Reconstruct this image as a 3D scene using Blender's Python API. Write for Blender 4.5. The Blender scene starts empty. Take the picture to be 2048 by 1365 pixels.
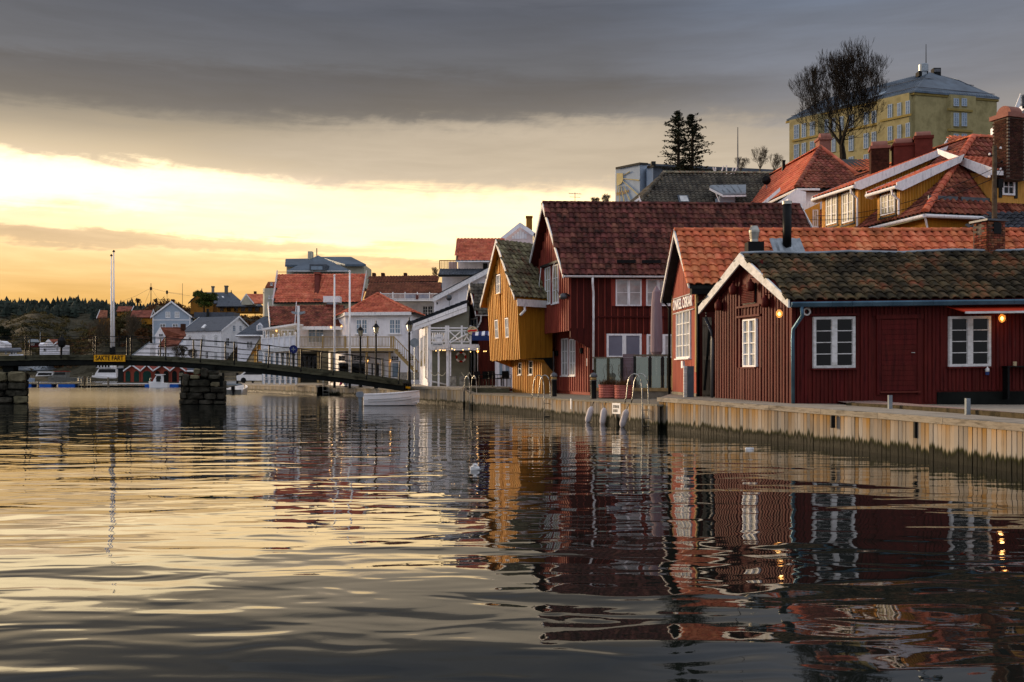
import bpy, math, random
from mathutils import Vector, Matrix, noise
random.seed(7)
SC = bpy.context.scene
COL = SC.collection
F, CX, HY, EYE = 1991.0, 1024.0, 748.0, 1.8
R = math.radians
PI = math.pi
# ------------------------------------------------------------------ camera
cam = bpy.data.cameras.new('camera'); camo = bpy.data.objects.new('camera', cam); COL.objects.link(camo)
camo.location = (0, 0, EYE); camo.rotation_euler = (R(90), 0, 0)
cam.sensor_width = 36; cam.lens = 35; cam.shift_y = 65.5 / 2048; cam.clip_start = .1; cam.clip_end = 4000
SC.camera = camo
SC.view_settings.view_transform = 'Standard'; SC.view_settings.look = 'None'
SC.view_settings.exposure = 0; SC.view_settings.gamma = 1
SC.view_settings.use_curve_mapping = False

# ------------------------------------------------------------------ node helper
class NT:
    def __init__(s, tree): s.t = tree; s.n = tree.nodes; s.l = tree.links
    def node(s, ty, **kw):
        n = s.n.new(ty)
        for k, v in kw.items(): setattr(n, k, v)
        return n
    def set(s, sock, v):
        if isinstance(v, bpy.types.NodeSocket): s.l.new(v, sock)
        elif isinstance(v, (tuple, list)) and len(v) == 3 and sock.type == 'RGBA': sock.default_value = (*v, 1)
        else: sock.default_value = v
    def math(s, op, a, b=None, c=None, clamp=False):
        n = s.node('ShaderNodeMath', operation=op, use_clamp=clamp); s.set(n.inputs[0], a)
        if b is not None: s.set(n.inputs[1], b)
        if c is not None: s.set(n.inputs[2], c)
        return n.outputs[0]
    def ramp(s, fac, stops, interp='LINEAR'):
        n = s.node('ShaderNodeValToRGB'); cr = n.color_ramp; cr.interpolation = interp
        while len(cr.elements) > len(stops): cr.elements.remove(cr.elements[-1])
        while len(cr.elements) < len(stops): cr.elements.new(.5)
        for e, (p, c) in zip(cr.elements, stops):
            e.position = p; e.color = (*c, 1) if len(c) == 3 else c
        s.set(n.inputs[0], fac); return n.outputs[0]
    def mix(s, fac, a, b, mode='MIX'):
        n = s.node('ShaderNodeMixRGB', blend_type=mode); s.set(n.inputs[0], fac); s.set(n.inputs[1], a); s.set(n.inputs[2], b)
        return n.outputs[0]
    def noise(s, vec, scale, detail=4, rough=.55, dist=0, out=0):
        n = s.node('ShaderNodeTexNoise'); n.noise_dimensions = '3D'
        if vec is not None: s.set(n.inputs['Vector'], vec)
        n.inputs['Scale'].default_value = scale; n.inputs['Detail'].default_value = detail
        n.inputs['Roughness'].default_value = rough; n.inputs['Distortion'].default_value = dist
        return n.outputs[out]
    def mapping(s, vec, scale=(1, 1, 1), loc=(0, 0, 0), rot=(0, 0, 0)):
        n = s.node('ShaderNodeMapping'); s.set(n.inputs['Vector'], vec)
        n.inputs['Scale'].default_value = scale; n.inputs['Location'].default_value = loc; n.inputs['Rotation'].default_value = rot
        return n.outputs[0]
    def maprange(s, v, a, b, c=0, d=1, smooth=True):
        n = s.node('ShaderNodeMapRange', interpolation_type='SMOOTHSTEP' if smooth else 'LINEAR')
        s.set(n.inputs[0], v)
        for i, q in enumerate((a, b, c, d)): s.set(n.inputs[i + 1], q)
        return n.outputs[0]
    def comb(s, x, y, z):
        n = s.node('ShaderNodeCombineXYZ'); s.set(n.inputs[0], x); s.set(n.inputs[1], y); s.set(n.inputs[2], z); return n.outputs[0]

# ------------------------------------------------------------------ sky
SUN_AZ, SUN_EL = -38.0, 9.0
world = bpy.data.worlds.new('World'); SC.world = world; world.use_nodes = True
w = NT(world.node_tree); w.n.clear()
tc = w.node('ShaderNodeTexCoord'); sx = w.node('ShaderNodeSeparateXYZ'); w.l.new(tc.outputs['Generated'], sx.inputs[0])
X, Y, Z = sx.outputs
hor = w.math('SQRT', w.math('ADD', w.math('MULTIPLY', X, X), w.math('MULTIPLY', Y, Y)))
EL = w.math('MULTIPLY', w.math('ARCTAN2', Z, hor), 180 / PI)
AZ = w.math('MULTIPLY', w.math('ARCTAN2', X, Y), 180 / PI)
EL = w.math('MAXIMUM', EL, 0.0)
# clouds lie in long thin bands: noise in (azimuth, stretched elevation)
cv = w.comb(w.math('MULTIPLY', AZ, .05), w.math('MULTIPLY', EL, .34), 0.0)
n1 = w.math('SUBTRACT', w.noise(cv, 1.0, 5, .5, .3), .5)
cv2 = w.comb(w.math('ADD', w.math('MULTIPLY', AZ, .16), w.math('MULTIPLY', EL, .12)), w.math('MULTIPLY', EL, 1.3), 3.0)
n2 = w.math('SUBTRACT', w.noise(cv2, 1.0, 6, .6, .4), .5)
cv3 = w.comb(w.math('SUBTRACT', w.math('MULTIPLY', AZ, .9), w.math('MULTIPLY', EL, .7)), w.math('MULTIPLY', EL, 1.6), 9.0)
n3 = w.math('SUBTRACT', w.noise(cv3, 1.0, 4, .6, .5), .5)
ELW = w.math('ADD', EL, w.math('ADD', w.math('MULTIPLY', n1, 2.6), w.math('MULTIPLY', n2, 1.3)))
ELW = w.math('MAXIMUM', ELW, 0.0)
def epos(e): return min(1.0, e / 60.0)
def eramp(stops): return w.ramp(w.math('DIVIDE', ELW, 60.0), [(epos(a), c) for a, c in stops])
left = eramp([(0, (.66, .34, .085)), (3.6, (.92, .52, .15)), (6, (1.1, .72, .32)), (8, (1.3, .90, .50)), (10, (1.2, .93, .68)), (11.6, (.74, .58, .38)), (13.4, (.36, .30, .225)), (16, (.165, .158, .16)), (20, (.108, .112, .132)), (30, (.20, .21, .25)), (60, (.88, .91, 1.02))])
right = eramp([(0, (.70, .50, .28)), (6, (.75, .58, .36)), (9, (.64, .53, .39)), (12, (.42, .365, .31)), (15, (.235, .23, .245)), (20, (.16, .185, .24)), (30, (.19, .21, .26)), (60, (.88, .91, 1.02))])
back = eramp([(0, (.58, .59, .65)), (10, (.66, .67, .75)), (30, (.78, .81, .92)), (60, (.88, .91, 1.02))])
azr = w.maprange(w.math('ADD', AZ, w.math('MULTIPLY', n1, 14)), 2, 19)
azb = w.maprange(w.math('ABSOLUTE', w.math('ADD', AZ, 15)), 55, 105)
col = w.mix(azr, left, right)
def blob(az, el, wa, we, soft=.5, warp=1.0, tilt=0.0):
    e = w.math('ADD', EL, w.math('ADD', w.math('MULTIPLY', n2, 2.2 * warp), w.math('MULTIPLY', n3, .8 * warp)))
    a = w.math('DIVIDE', w.math('SUBTRACT', AZ, az), wa)
    e = w.math('SUBTRACT', e, w.math('MULTIPLY', w.math('SUBTRACT', AZ, az), tilt))
    b = w.math('DIVIDE', w.math('SUBTRACT', e, el), we)
    d = w.math('ADD', w.math('MULTIPLY', a, a), w.math('MULTIPLY', b, b))
    return w.maprange(d, 1.0 - soft, 1.0 + soft, 1, 0)
# glow of the hidden sun through the gap, and the second bright gap low in the middle
col = w.mix(w.math('MULTIPLY', blob(-25, 10.0, 13, 1.2, .85, 1.0), .95), col, (2.2, 1.72, 1.0))
col = w.mix(w.math('MULTIPLY', blob(-4, 8.6, 17, 1.9, .85, .8, .02), .95), col, (2.1, 1.5, .76))
# dark bank of cloud with a crisp lower lip on the upper left
col = w.mix(w.math('MULTIPLY', blob(-17, 15.3, 28, 1.3, .75, .8, .015), .6), col, (.13, .112, .10))
# beige veil between the two gaps
col = w.mix(w.math('MULTIPLY', blob(1, 12.3, 16, 1.9, .75, 1.2, .01), .85), col, (.60, .49, .36))
# thin streaks low on the left
col = w.mix(w.math('MULTIPLY', blob(-20, 7.15, 14, .42, .8, .8), .55), col, (.42, .31, .20))
col = w.mix(w.math('MULTIPLY', blob(-4, 6.35, 7, .22, .8, .9), .35), col, (.55, .38, .22))
# overall thin streaking
st = w.math('ADD', 1.0, w.math('ADD', w.math('MULTIPLY', n2, .42), w.math('MULTIPLY', n1, .35)))
stn = w.node('ShaderNodeVectorMath', operation='SCALE'); w.set(stn.inputs[0], col); w.set(stn.inputs['Scale'], st)
# the glow grows towards the veiled sun, left of the frame
gl = w.math('MULTIPLY', w.maprange(AZ, -48, -29, 1, 0), w.math('MULTIPLY', w.maprange(AZ, -100, -70, 0, 1), w.maprange(EL, 3, 20, 1, 0)))
st2 = w.node('ShaderNodeVectorMath', operation='SCALE'); w.l.new(stn.outputs[0], st2.inputs[0]); w.set(st2.inputs['Scale'], w.math('ADD', 1.0, w.math('MULTIPLY', gl, 1.8)))
col = w.mix(azb, st2.outputs[0], back)
# the clear sky above the cloud, faint through it
sky = w.node('ShaderNodeTexSky'); sky.sky_type = 'NISHITA'; sky.sun_disc = False
sky.sun_elevation = R(SUN_EL); sky.sun_rotation = R(SUN_AZ)
bg1 = w.node('ShaderNodeBackground'); w.l.new(sky.outputs[0], bg1.inputs[0]); bg1.inputs[1].default_value = .004
bg2 = w.node('ShaderNodeBackground'); w.set(bg2.inputs[0], col); bg2.inputs[1].default_value = 1.0
ad = w.node('ShaderNodeAddShader'); w.l.new(bg1.outputs[0], ad.inputs[0]); w.l.new(bg2.outputs[0], ad.inputs[1])
wo = w.node('ShaderNodeOutputWorld'); w.l.new(ad.outputs[0], wo.inputs[0])
# ------------------------------------------------------------------ sun (veiled, low on the left)
sl = bpy.data.lights.new('sun', 'SUN'); sl.energy = 4.8; sl.angle = R(14); sl.color = (1, .73, .46)
so = bpy.data.objects.new('sun', sl); COL.objects.link(so)
sd = Vector((math.sin(R(-56)) * math.cos(R(SUN_EL)), math.cos(R(-56)) * math.cos(R(SUN_EL)), math.sin(R(SUN_EL))))
sky.sun_rotation = R(-56)
so.rotation_euler = sd.to_track_quat('Z', 'Y').to_euler(); so.location = (-60, 60, 40)

# ------------------------------------------------------------------ materials
MATS = {}
def c3(h):
    r, g, b = int(h[0:2], 16), int(h[2:4], 16), int(h[4:6], 16)
    f = lambda x: (x / 255 / 12.92) if x / 255 <= .04045 else ((x / 255 + .055) / 1.055) ** 2.4
    return (f(r), f(g), f(b))
def mat(name, cols, rough=.75, scale=3.0, detail=6, isl=0.0, bump=0.0, bscale=25, st=(1, 1, 1), metal=0, spec=.10, emit=None, glass=False, wear=0.0):
    m = bpy.data.materials.new(name); m.use_nodes = True; t = NT(m.node_tree); b = t.n['Principled BSDF']
    geo = t.node('ShaderNodeNewGeometry'); pos = t.mapping(geo.outputs['Position'], st)
    if len(cols) == 1: cols = [cols[0], tuple(x * .8 for x in cols[0])]
    nz = t.noise(pos, scale, detail, .6)
    k = len(cols); stops = [(.34 + .32 * i / (k - 1), c) for i, c in enumerate(cols)]
    c = t.ramp(nz, stops)
    if wear:
        big = t.noise(t.mapping(geo.outputs['Position'], (1, 1, .35), (4, 2, 7)), .75, 5, .6); fine = t.noise(t.mapping(geo.outputs['Position'], (7, 7, .5), (1, 8, 3)), 1.4, 8, .7)
        sc_ = t.node('ShaderNodeVectorMath', operation='SCALE'); t.set(sc_.inputs[0], c)
        t.set(sc_.inputs['Scale'], t.math('ADD', 1.0, t.math('ADD', t.math('MULTIPLY', t.math('SUBTRACT', big, .5), 2.2 * wear), t.math('MULTIPLY', t.math('SUBTRACT', fine, .5), 1.8 * wear))))
        c = sc_.outputs[0]
        c = t.mix(t.math('MULTIPLY', t.maprange(fine, .66, .76, 0, 1), wear), c, (.16, .11, .08))
    if isl:
        oi = t.node('ShaderNodeObjectInfo')
        rnd = t.math('FRACT', t.math('ADD', oi.outputs['Random'], geo.outputs['Random Per Island']))
        v = t.node('ShaderNodeHueSaturation'); t.set(v.inputs['Color'], c)
        t.set(v.inputs['Value'], t.math('ADD', 1 - isl, t.math('MULTIPLY', rnd, 2 * isl)))
        t.set(v.inputs['Hue'], t.math('ADD', .5 - isl * .03, t.math('MULTIPLY', t.math('FRACT', t.math('MULTIPLY', rnd, 7.3)), isl * .06)))
        c = v.outputs[0]
    t.set(b.inputs['Base Color'], c); b.inputs['Roughness'].default_value = rough
    b.inputs['Metallic'].default_value = metal; b.inputs['Specular IOR Level'].default_value = spec
    if bump:
        bn = t.node('ShaderNodeBump'); bn.inputs['Distance'].default_value = bump; bn.inputs['Strength'].default_value = 1
        t.set(bn.inputs['Height'], t.noise(pos, bscale, 5, .6)); t.l.new(bn.outputs[0], b.inputs['Normal'])
    if emit:
        b.inputs['Emission Color'].default_value = (*emit[0], 1); b.inputs['Emission Strength'].default_value = emit[1]
    MATS[name] = m; return m
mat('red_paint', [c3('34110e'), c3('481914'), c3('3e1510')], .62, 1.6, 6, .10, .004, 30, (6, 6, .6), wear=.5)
mat('red_gable', [c3('72302a'), c3('8a4234'), c3('7a372c')], .6, 1.6, 6, .10, .004, 30, (6, 6, .6), wear=.5)  # lit copy of the red for sun-facing gables, light put into the colour
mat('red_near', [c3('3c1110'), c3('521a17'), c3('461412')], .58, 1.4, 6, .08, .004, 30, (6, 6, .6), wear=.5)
mat('ochre_paint', [c3('a87a34'), c3('c4924a'), c3('b28440')], .65, 1.4, 6, .10, .004, 30, (6, 6, .6), wear=.5)
mat('ochre_dark', [c3('94661e'), c3('a87626')], .65, 1.4, 6, .06, .004, 30, (6, 6, .6), wear=.5)  # darker ochre copy for sides turned from the sun, shade put into the colour
mat('white_paint', [c3('d6d6d8'), c3('e6e6e8'), c3('c4c4c8')], .5, 2.2, 6, .04, .002, 30, (3, 3, 1), wear=.16)
mat('white_worn', [c3('aeaeaa'), c3('c6c6c6'), c3('d0d0d0')], .6, 4.5, 8, .05, .004, 40, (1, 1, 2))
mat('white_wall', [c3('dcdce2'), c3('e8e8ee'), c3('d2d2da')], .6, .8, 5, .03, 0, wear=.16)
mat('grey_wall', [c3('8d9aa8'), c3('97a4b3')], .7, .8, 5, .03)
mat('sage_wall', [c3('6f7064'), c3('7d7e72')], .7, 1.2, 5, .05, .002, 20)
mat('cream_wall', [c3('a8a494'), c3('b8b4a2')], .7, .8, 5, wear=.16)
mat('pink_wall', [c3('cbb9bb'), c3('d8c8c8')], .7, .8, 5)
mat('beige_wall', [c3('a39474'), c3('b3a384')], .7, .8, 5)
mat('school_wall', [c3('827956'), c3('928862'), c3('7a714f')], .85, .35, 6, 0, .006, 6, wear=.16)
mat('school_trim', [c3('7c6c3c'), c3('8c7a46')], .8, .8, 6)
mat('brown_wall', [c3('7a5220'), c3('8c6228')], .8, .8, 6)
mat('dark_trim', [c3('1c1d1c'), c3('2a2c2a')], .5, 3, 5)
mat('tile_moss', [c3('18150f'), c3('363024'), c3('50432f'), c3('70462f')], .9, 1.5, 8, .34, .008, 22, wear=.32)
mat('tile_mossy_green', [c3('5e4636'), c3('565140'), c3('746e56'), c3('4a472c')], .9, 1.9, 8, .38, .008, 22, wear=.32)
mat('tile_red_old', [c3('2a1a16'), c3('54302a'), c3('6c4238')], .72, 2.3, 8, .38, .006, 22, wear=.32)
mat('tile_orange', [c3('905036'), c3('c26a46'), c3('ce845e')], .75, 1.8, 8, .20, .005, 22, wear=.32)
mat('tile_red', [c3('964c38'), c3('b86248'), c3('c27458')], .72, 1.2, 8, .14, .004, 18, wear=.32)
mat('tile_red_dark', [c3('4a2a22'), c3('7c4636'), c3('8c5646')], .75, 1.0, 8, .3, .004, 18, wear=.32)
mat('tile_brown', [c3('5c3628'), c3('7c4c38')], .78, 1.0, 8, .2, .004, 18, wear=.32)
mat('tile_grey', [c3('2e2c28'), c3('4c4840'), c3('5c564a')], .85, 1.2, 8, .3, .005, 18, wear=.32)
mat('tile_black', [c3('23262b'), c3('363a42')], .45, 1.2, 8, .2)
mat('slate', [c3('3e434a'), c3('525861'), c3('474c54')], .6, 1.0, 8, .15, .004, 14)
mat('metal_roof', [c3('3f4a56'), c3('52606e')], .38, .5, 5, .05, 0, 20, (1, 1, 1), .35)
mat('lichen_ridge', [c3('3a3428'), c3('8a8570'), c3('6b4032')], .9, 6, 8, .35, .008, 30)
mat('blue_gutter', [c3('3a5264'), c3('4d6878')], .38, 2, 6, .12, 0, 20, (1, 1, 1), .5)
mat('zinc', [c3('70787f'), c3('8c949b')], .4, 3, 6, .08, 0, 20, (1, 1, 1), .6)
mat('alu', [c3('84847f'), c3('a4a49e')], .3, 3, 4, 0, 0, 20, (1, 1, 1), .8)
mat('dark_metal', [c3('0b0c0d'), c3('141517')], .45, 3, 4)
mat('mid_metal', [c3('4a4c50'), c3('5a5d62')], .45, 3, 4, 0, 0, 20, (1, 1, 1), .3)
mat('brick', [c3('4e2a20'), c3('7a4432'), c3('5f4a3c')], .9, 7, 8, .45, .006, 40)
mat('mortar', [c3('58504a'), c3('756c62')], .95, 8, 6, 0, .004, 40)
mat('brick_dark', [c3('2c1a15'), c3('462a20')], .9, 6, 8, .35, .006, 40)
mat('chimney_red', [c3('54261f'), c3('622e27')], .75, 3, 5)
mat('chimney_clay', [c3('7c5248'), c3('8c6054')], .75, 3, 5)
mat('granite', [c3('55524c'), c3('76726a'), c3('8a857a')], .9, 6, 8, .3, .02, 12)
mat('concrete', [c3('5f5a4f'), c3('817a6c'), c3('6b665a')], .92, 2.2, 9, .05, .006, 30)
mat('concrete_mossy', [c3('2a271c'), c3('4a4232'), c3('383426')], .95, 3.2, 9, .05, .01, 25)
mat('deck', [c3('776f64'), c3('948b7e'), c3('837a6e')], .9, 1.3, 9, .08, .004, 40)
mat('gravel', [c3('66504a'), c3('927c74'), c3('7a645c')], .95, 30, 6, .0, .02, 45)
mat('cap_wood', [c3('5c564c'), c3('8e877b'), c3('766f64')], .85, 1.6, 9, .15, .006, 30, (1, 1, 7))
mat('new_wood', [c3('8e7850'), c3('a48c62')], .7, 2, 6, .12, .002, 30, (4, 4, 1))
mat('old_board', [c3('5a5448'), c3('7a7262')], .85, 2, 8, .15, .004, 30, (5, 5, .7))
mat('bridge_wood', [c3('2c2c22'), c3('4e4d3e'), c3('3a3a2c')], .9, 1.2, 8, .2, .006, 20, (1, 1, 3))
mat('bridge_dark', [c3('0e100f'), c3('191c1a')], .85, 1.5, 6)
mat('stone_dark', [c3('181712'), c3('34322a'), c3('45423a')], .9, 2.5, 9, .3, .05, 5)
mat('stone_light', [c3('4a4636'), c3('716b54')], .9, 2.5, 9, .2, .04, 6)
mat('terrain', [c3('17160e'), c3('2a2719'), c3('403d31'), c3('221f13')], .95, .22, 9, 0, .3, 1.0)
mat('forest', [c3('1c2420'), c3('2a322c'), c3('353a34')], .95, .05, 6, .4)  # distance haze put into the colour as a paler, bluish tone
mat('brush_olive', [c3('2c2a16'), c3('4a4326'), c3('5c4a2c')], .95, .3, 6, .35)
mat('brush_brown', [c3('3c2a1a'), c3('5c4028'), c3('4a3a28')], .95, .3, 6, .35)
mat('needles', [c3('12170f'), c3('20271a')], .9, 1, 6, .4)
mat('leaf_green', [c3('2a3214'), c3('44501f')], .9, 1, 6, .4)
mat('bark', [c3('17130f'), c3('2c2620')], .95, 6, 8)
mat('bark_light', [c3('3a332a'), c3('5a5042')], .95, 6, 8)
mat('blue_plastic', [c3('174a9a'), c3('1c58b0')], .4, 3, 4)
mat('sign_yellow', [c3('d99a12'), c3('e3a61a')], .5, 3, 4)
mat('sign_black', [(.012, .012, .012)], .5)
mat('sign_blue', [c3('1a2150'), c3('222b62')], .4, 3, 4)
mat('boat_white', [c3('dededf'), c3('ececee')], .35, 2, 5, 0, 0, 20, (1, 1, 1), 0, .5)
mat('boat_grey', [c3('5c5c58'), c3('74746e')], .6, 2, 5)
mat('outboard', [c3('6a727a'), c3('7c858d')], .35, 3, 4)
mat('fender', [c3('a9a2a4'), c3('bdb6b8')], .55, 4, 5)
mat('pot_pink', [c3('94544c'), c3('ab6a60')], .8, 3, 6)
mat('parasol', [c3('7c6c72'), c3('8a7a80')], .85, 2, 6, 0, .01, 8, (4, 4, .5))
mat('curtain', [c3('b4b4b0'), c3('c8c8c4')], .9, 2, 5, 0, .02, 8, (6, 6, .3))
mat('panel_grey', [c3('6a6a78'), c3('787886')], .6, 1, 4)
mat('awning_red', [c3('a8301c'), c3('bb3c24')], .8, 2, 4)
mat('pink_cloth', [c3('b03a68'), c3('c44a78')], .9, 6, 4)
mat('grey_cloth', [c3('7a7e86'), c3('8e929a')], .9, 6, 4)
mat('skin', [c3('b88a70'), c3('c89a80')], .7, 6, 4)
mat('hair', [c3('1c1410'), c3('2c2018')], .8, 6, 4)
mat('lifebuoy_red', [c3('8c1a14'), c3('a02218')], .6, 6, 4)
mat('rope', [c3('b0a890'), c3('c8c0a8')], .9, 10, 4)
mat('awning_blue', [c3('243560'), c3('2c3f6e')], .8, 3, 4)
mat('bulb', [(1, .6, .2)], .3, emit=((1, .5, .12), 9))
mat('bulb_soft', [(1, .7, .3)], .3, emit=((1, .55, .18), 5))
mat('lit_pane', [(1, .8, .4)], .3, emit=((1, .78, .3), 1.2))
mat('mural_gold', [c3('b0a070'), c3('c0b080')], .7, 1, 4)
mat('letter_gold', [c3('a8803a'), c3('b89048')], .6, 3, 4)
mat('plastic_white', [c3('d0d0d0'), c3('e0e0e0')], .5, 5, 5)
mat('door_green', [c3('14302a'), c3('1c3c34')], .6, 2, 4)
mat('oval_cream', [c3('c4b690'), c3('d0c29c')], .6, 5, 4)
mat('oval_red', [c3('c0281c'), c3('d0342a')], .5, 5, 4)
def glassmat(name, base, rough=.03, spec=.5):
    m = bpy.data.materials.new(name); m.use_nodes = True; t = NT(m.node_tree); b = t.n['Principled BSDF']
    geo = t.node('ShaderNodeNewGeometry')
    t.set(b.inputs['Base Color'], t.ramp(t.noise(geo.outputs['Position'], 1.7, 5), [(.35, base), (.7, tuple(x * 1.8 + .001 for x in base))]))
    b.inputs['Roughness'].default_value = rough; b.inputs['IOR'].default_value = 1.52; b.inputs['Specular IOR Level'].default_value = spec
    bn = t.node('ShaderNodeBump'); bn.inputs['Distance'].default_value = .004; bn.inputs['Strength'].default_value = 1
    t.set(bn.inputs['Height'], t.noise(geo.outputs['Position'], 2.2, 2)); t.l.new(bn.outputs[0], b.inputs['Normal'])
    MATS[name] = m
glassmat('glass_dark', (.0015, .0018, .002), .03, .2); glassmat('glass_curtain', c3('8a8c8c')); glassmat('glass_blue', c3('56697a'), .08, .8)  # blue glass: reflected sky put into its base colour
glassmat('glass_warm', c3('8a8570'), .03, .9); glassmat('glass_screen', (.03, .035, .03), .02, 1.0)  # warm glass: reflected sunset put into its base colour
mat('wall_mauve', [c3('6a5a60'), c3('7c6c70')], .85, 2, 6, .12, .004, 30, (.5, .5, 5))
m_ = bpy.data.materials.new('screen_glass'); m_.use_nodes = True; _b = m_.node_tree.nodes['Principled BSDF']; _b.inputs['Base Color'].default_value = (.26, .30, .25, 1); _b.inputs['Metallic'].default_value = .6; _b.inputs['Roughness'].default_value = .03; _b.inputs['Alpha'].default_value = .72; _b.inputs['Specular IOR Level'].default_value = 1.0; MATS['screen_glass'] = m_
# quay planks: honey coloured above, bleached grey lower down, black-green weed at the water
def quaymat(name, top, low):
    m = bpy.data.materials.new(name); m.use_nodes = True; t = NT(m.node_tree); b = t.n['Principled BSDF']
    geo = t.node('ShaderNodeNewGeometry'); oi = t.node('ShaderNodeObjectInfo')
    sp = t.node('ShaderNodeSeparateXYZ'); t.l.new(geo.outputs['Position'], sp.inputs[0])
    rnd = t.math('FRACT', t.math('ADD', oi.outputs['Random'], geo.outputs['Random Per Island']))
    pos = t.mapping(geo.outputs['Position'], (9, 9, .7))
    g = t.noise(pos, 1.6, 8, .65); big = t.noise(geo.outputs['Position'], .5, 4)
    zz = t.math('ADD', sp.outputs[2], t.math('ADD', t.math('MULTIPLY', t.math('SUBTRACT', g, .5), .55), t.math('MULTIPLY', t.math('SUBTRACT', rnd, .5), .35)))
    c = t.ramp(zz, [(.25, low), (.62, tuple((a + b_) / 2 for a, b_ in zip(top, low))), (.85, top)])
    c = t.mix(t.maprange(big, .42, .62, 0, .45), c, tuple(x * .62 for x in low))
    hs = t.node('ShaderNodeHueSaturation'); t.set(hs.inputs['Color'], c); t.set(hs.inputs['Value'], t.math('ADD', .72, t.math('MULTIPLY', t.math('FRACT', t.math('MULTIPLY', rnd, 5.7)), .5)))
    t.set(hs.inputs['Saturation'], t.math('ADD', .5, t.math('MULTIPLY', rnd, .6)))
    c = t.mix(t.math('MULTIPLY', t.maprange(g, .3, .45, 1, 0), .5), hs.outputs[0], (.05, .035, .02))
    tide = t.math('ADD', sp.outputs[2], t.math('ADD', t.math('MULTIPLY', t.math('SUBTRACT', g, .5), .5), t.math('MULTIPLY', rnd, .10)))
    c = t.mix(t.maprange(tide, .27, .38, 1, 0), c, (.022, .024, .007))
    c = t.mix(t.maprange(tide, .20, .31, 1, 0), c, (.004, .005, .003))
    t.set(b.inputs['Base Color'], c); t.set(b.inputs['Roughness'], t.maprange(tide, .15, .35, .55, .85))
    b.inputs['Specular IOR Level'].default_value = .05
    bn = t.node('ShaderNodeBump'); bn.inputs['Distance'].default_value = .008; t.set(bn.inputs['Height'], g); t.l.new(bn.outputs[0], b.inputs['Normal'])
    MATS[name] = m
quaymat('quay_plank', c3('8e7044'), c3('8c857a')); quaymat('quay_plank_grey', c3('94866c'), c3('847c6e'))
# water
def watermat():
    m = bpy.data.materials.new('water'); m.use_nodes = True; t = NT(m.node_tree); b = t.n['Principled BSDF']
    geo = t.node('ShaderNodeNewGeometry'); pos = geo.outputs['Position']
    sp = t.node('ShaderNodeSeparateXYZ'); t.l.new(pos, sp.inputs[0])
    a = t.noise(t.mapping(pos, (.42, 1.0, 1), (3, 1, 0), (0, 0, R(-6))), .80, 1, .40, .5)
    bb = t.noise(t.mapping(pos, (.46, 1.0, 1), (7, 5, 0), (0, 0, R(9))), 2.6, 1, .5, .5)
    cc = t.noise(t.mapping(pos, (.7, 1.0, 1), (1, 9, 0)), 9.0, 3, .6, .3)
    big = t.noise(t.mapping(pos, (.35, 1, 1), (2, 2, 0)), .33, 2, .5)
    rough_zone = t.math('MULTIPLY', t.maprange(t.math('ADD', sp.outputs[1], t.math('MULTIPLY', t.math('SUBTRACT', t.noise(t.mapping(pos, (.25, 1, 1)), .10, 3), .5), 20)), 49, 56), t.maprange(sp.outputs[1], 78, 112, 1, .35))
    fade = t.maprange(sp.outputs[1], 10, 46, 1, .9)
    h = t.math('ADD', t.math('MULTIPLY', a, .036), t.math('MULTIPLY', bb, .0085))
    h = t.math('MULTIPLY', h, fade)
    h = t.math('ADD', h, t.math('MULTIPLY', cc, t.math('ADD', .0002, t.math('MULTIPLY', rough_zone, .0030))))
    h = t.math('ADD', h, t.math('MULTIPLY', big, .022))
    bn = t.node('ShaderNodeBump'); bn.inputs['Distance'].default_value = 1.0; bn.inputs['Strength'].default_value = 1
    t.set(bn.inputs['Height'], h); t.l.new(bn.outputs[0], b.inputs['Normal'])
    b.inputs['Base Color'].default_value = (.006, .008, .007, 1)
    b.inputs['Roughness'].default_value = .015; b.inputs['IOR'].default_value = 1.34; b.inputs['Specular IOR Level'].default_value = .74
    t.set(b.inputs['Roughness'], t.math('ADD', t.math('ADD', .012, t.maprange(sp.outputs[1], 40, 95, 0, .10)), t.math('MULTIPLY', rough_zone, .10)))
    MATS['water'] = m
watermat()

# ------------------------------------------------------------------ geometry helpers
def P(px, py, D): return Vector(((px - CX) / F * D, D, EYE - (py - HY) / F * D))
def G(px, D): return Vector(((px - CX) / F * D, D))
def ZY(py, D): return EYE - (py - HY) / F * D

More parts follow.
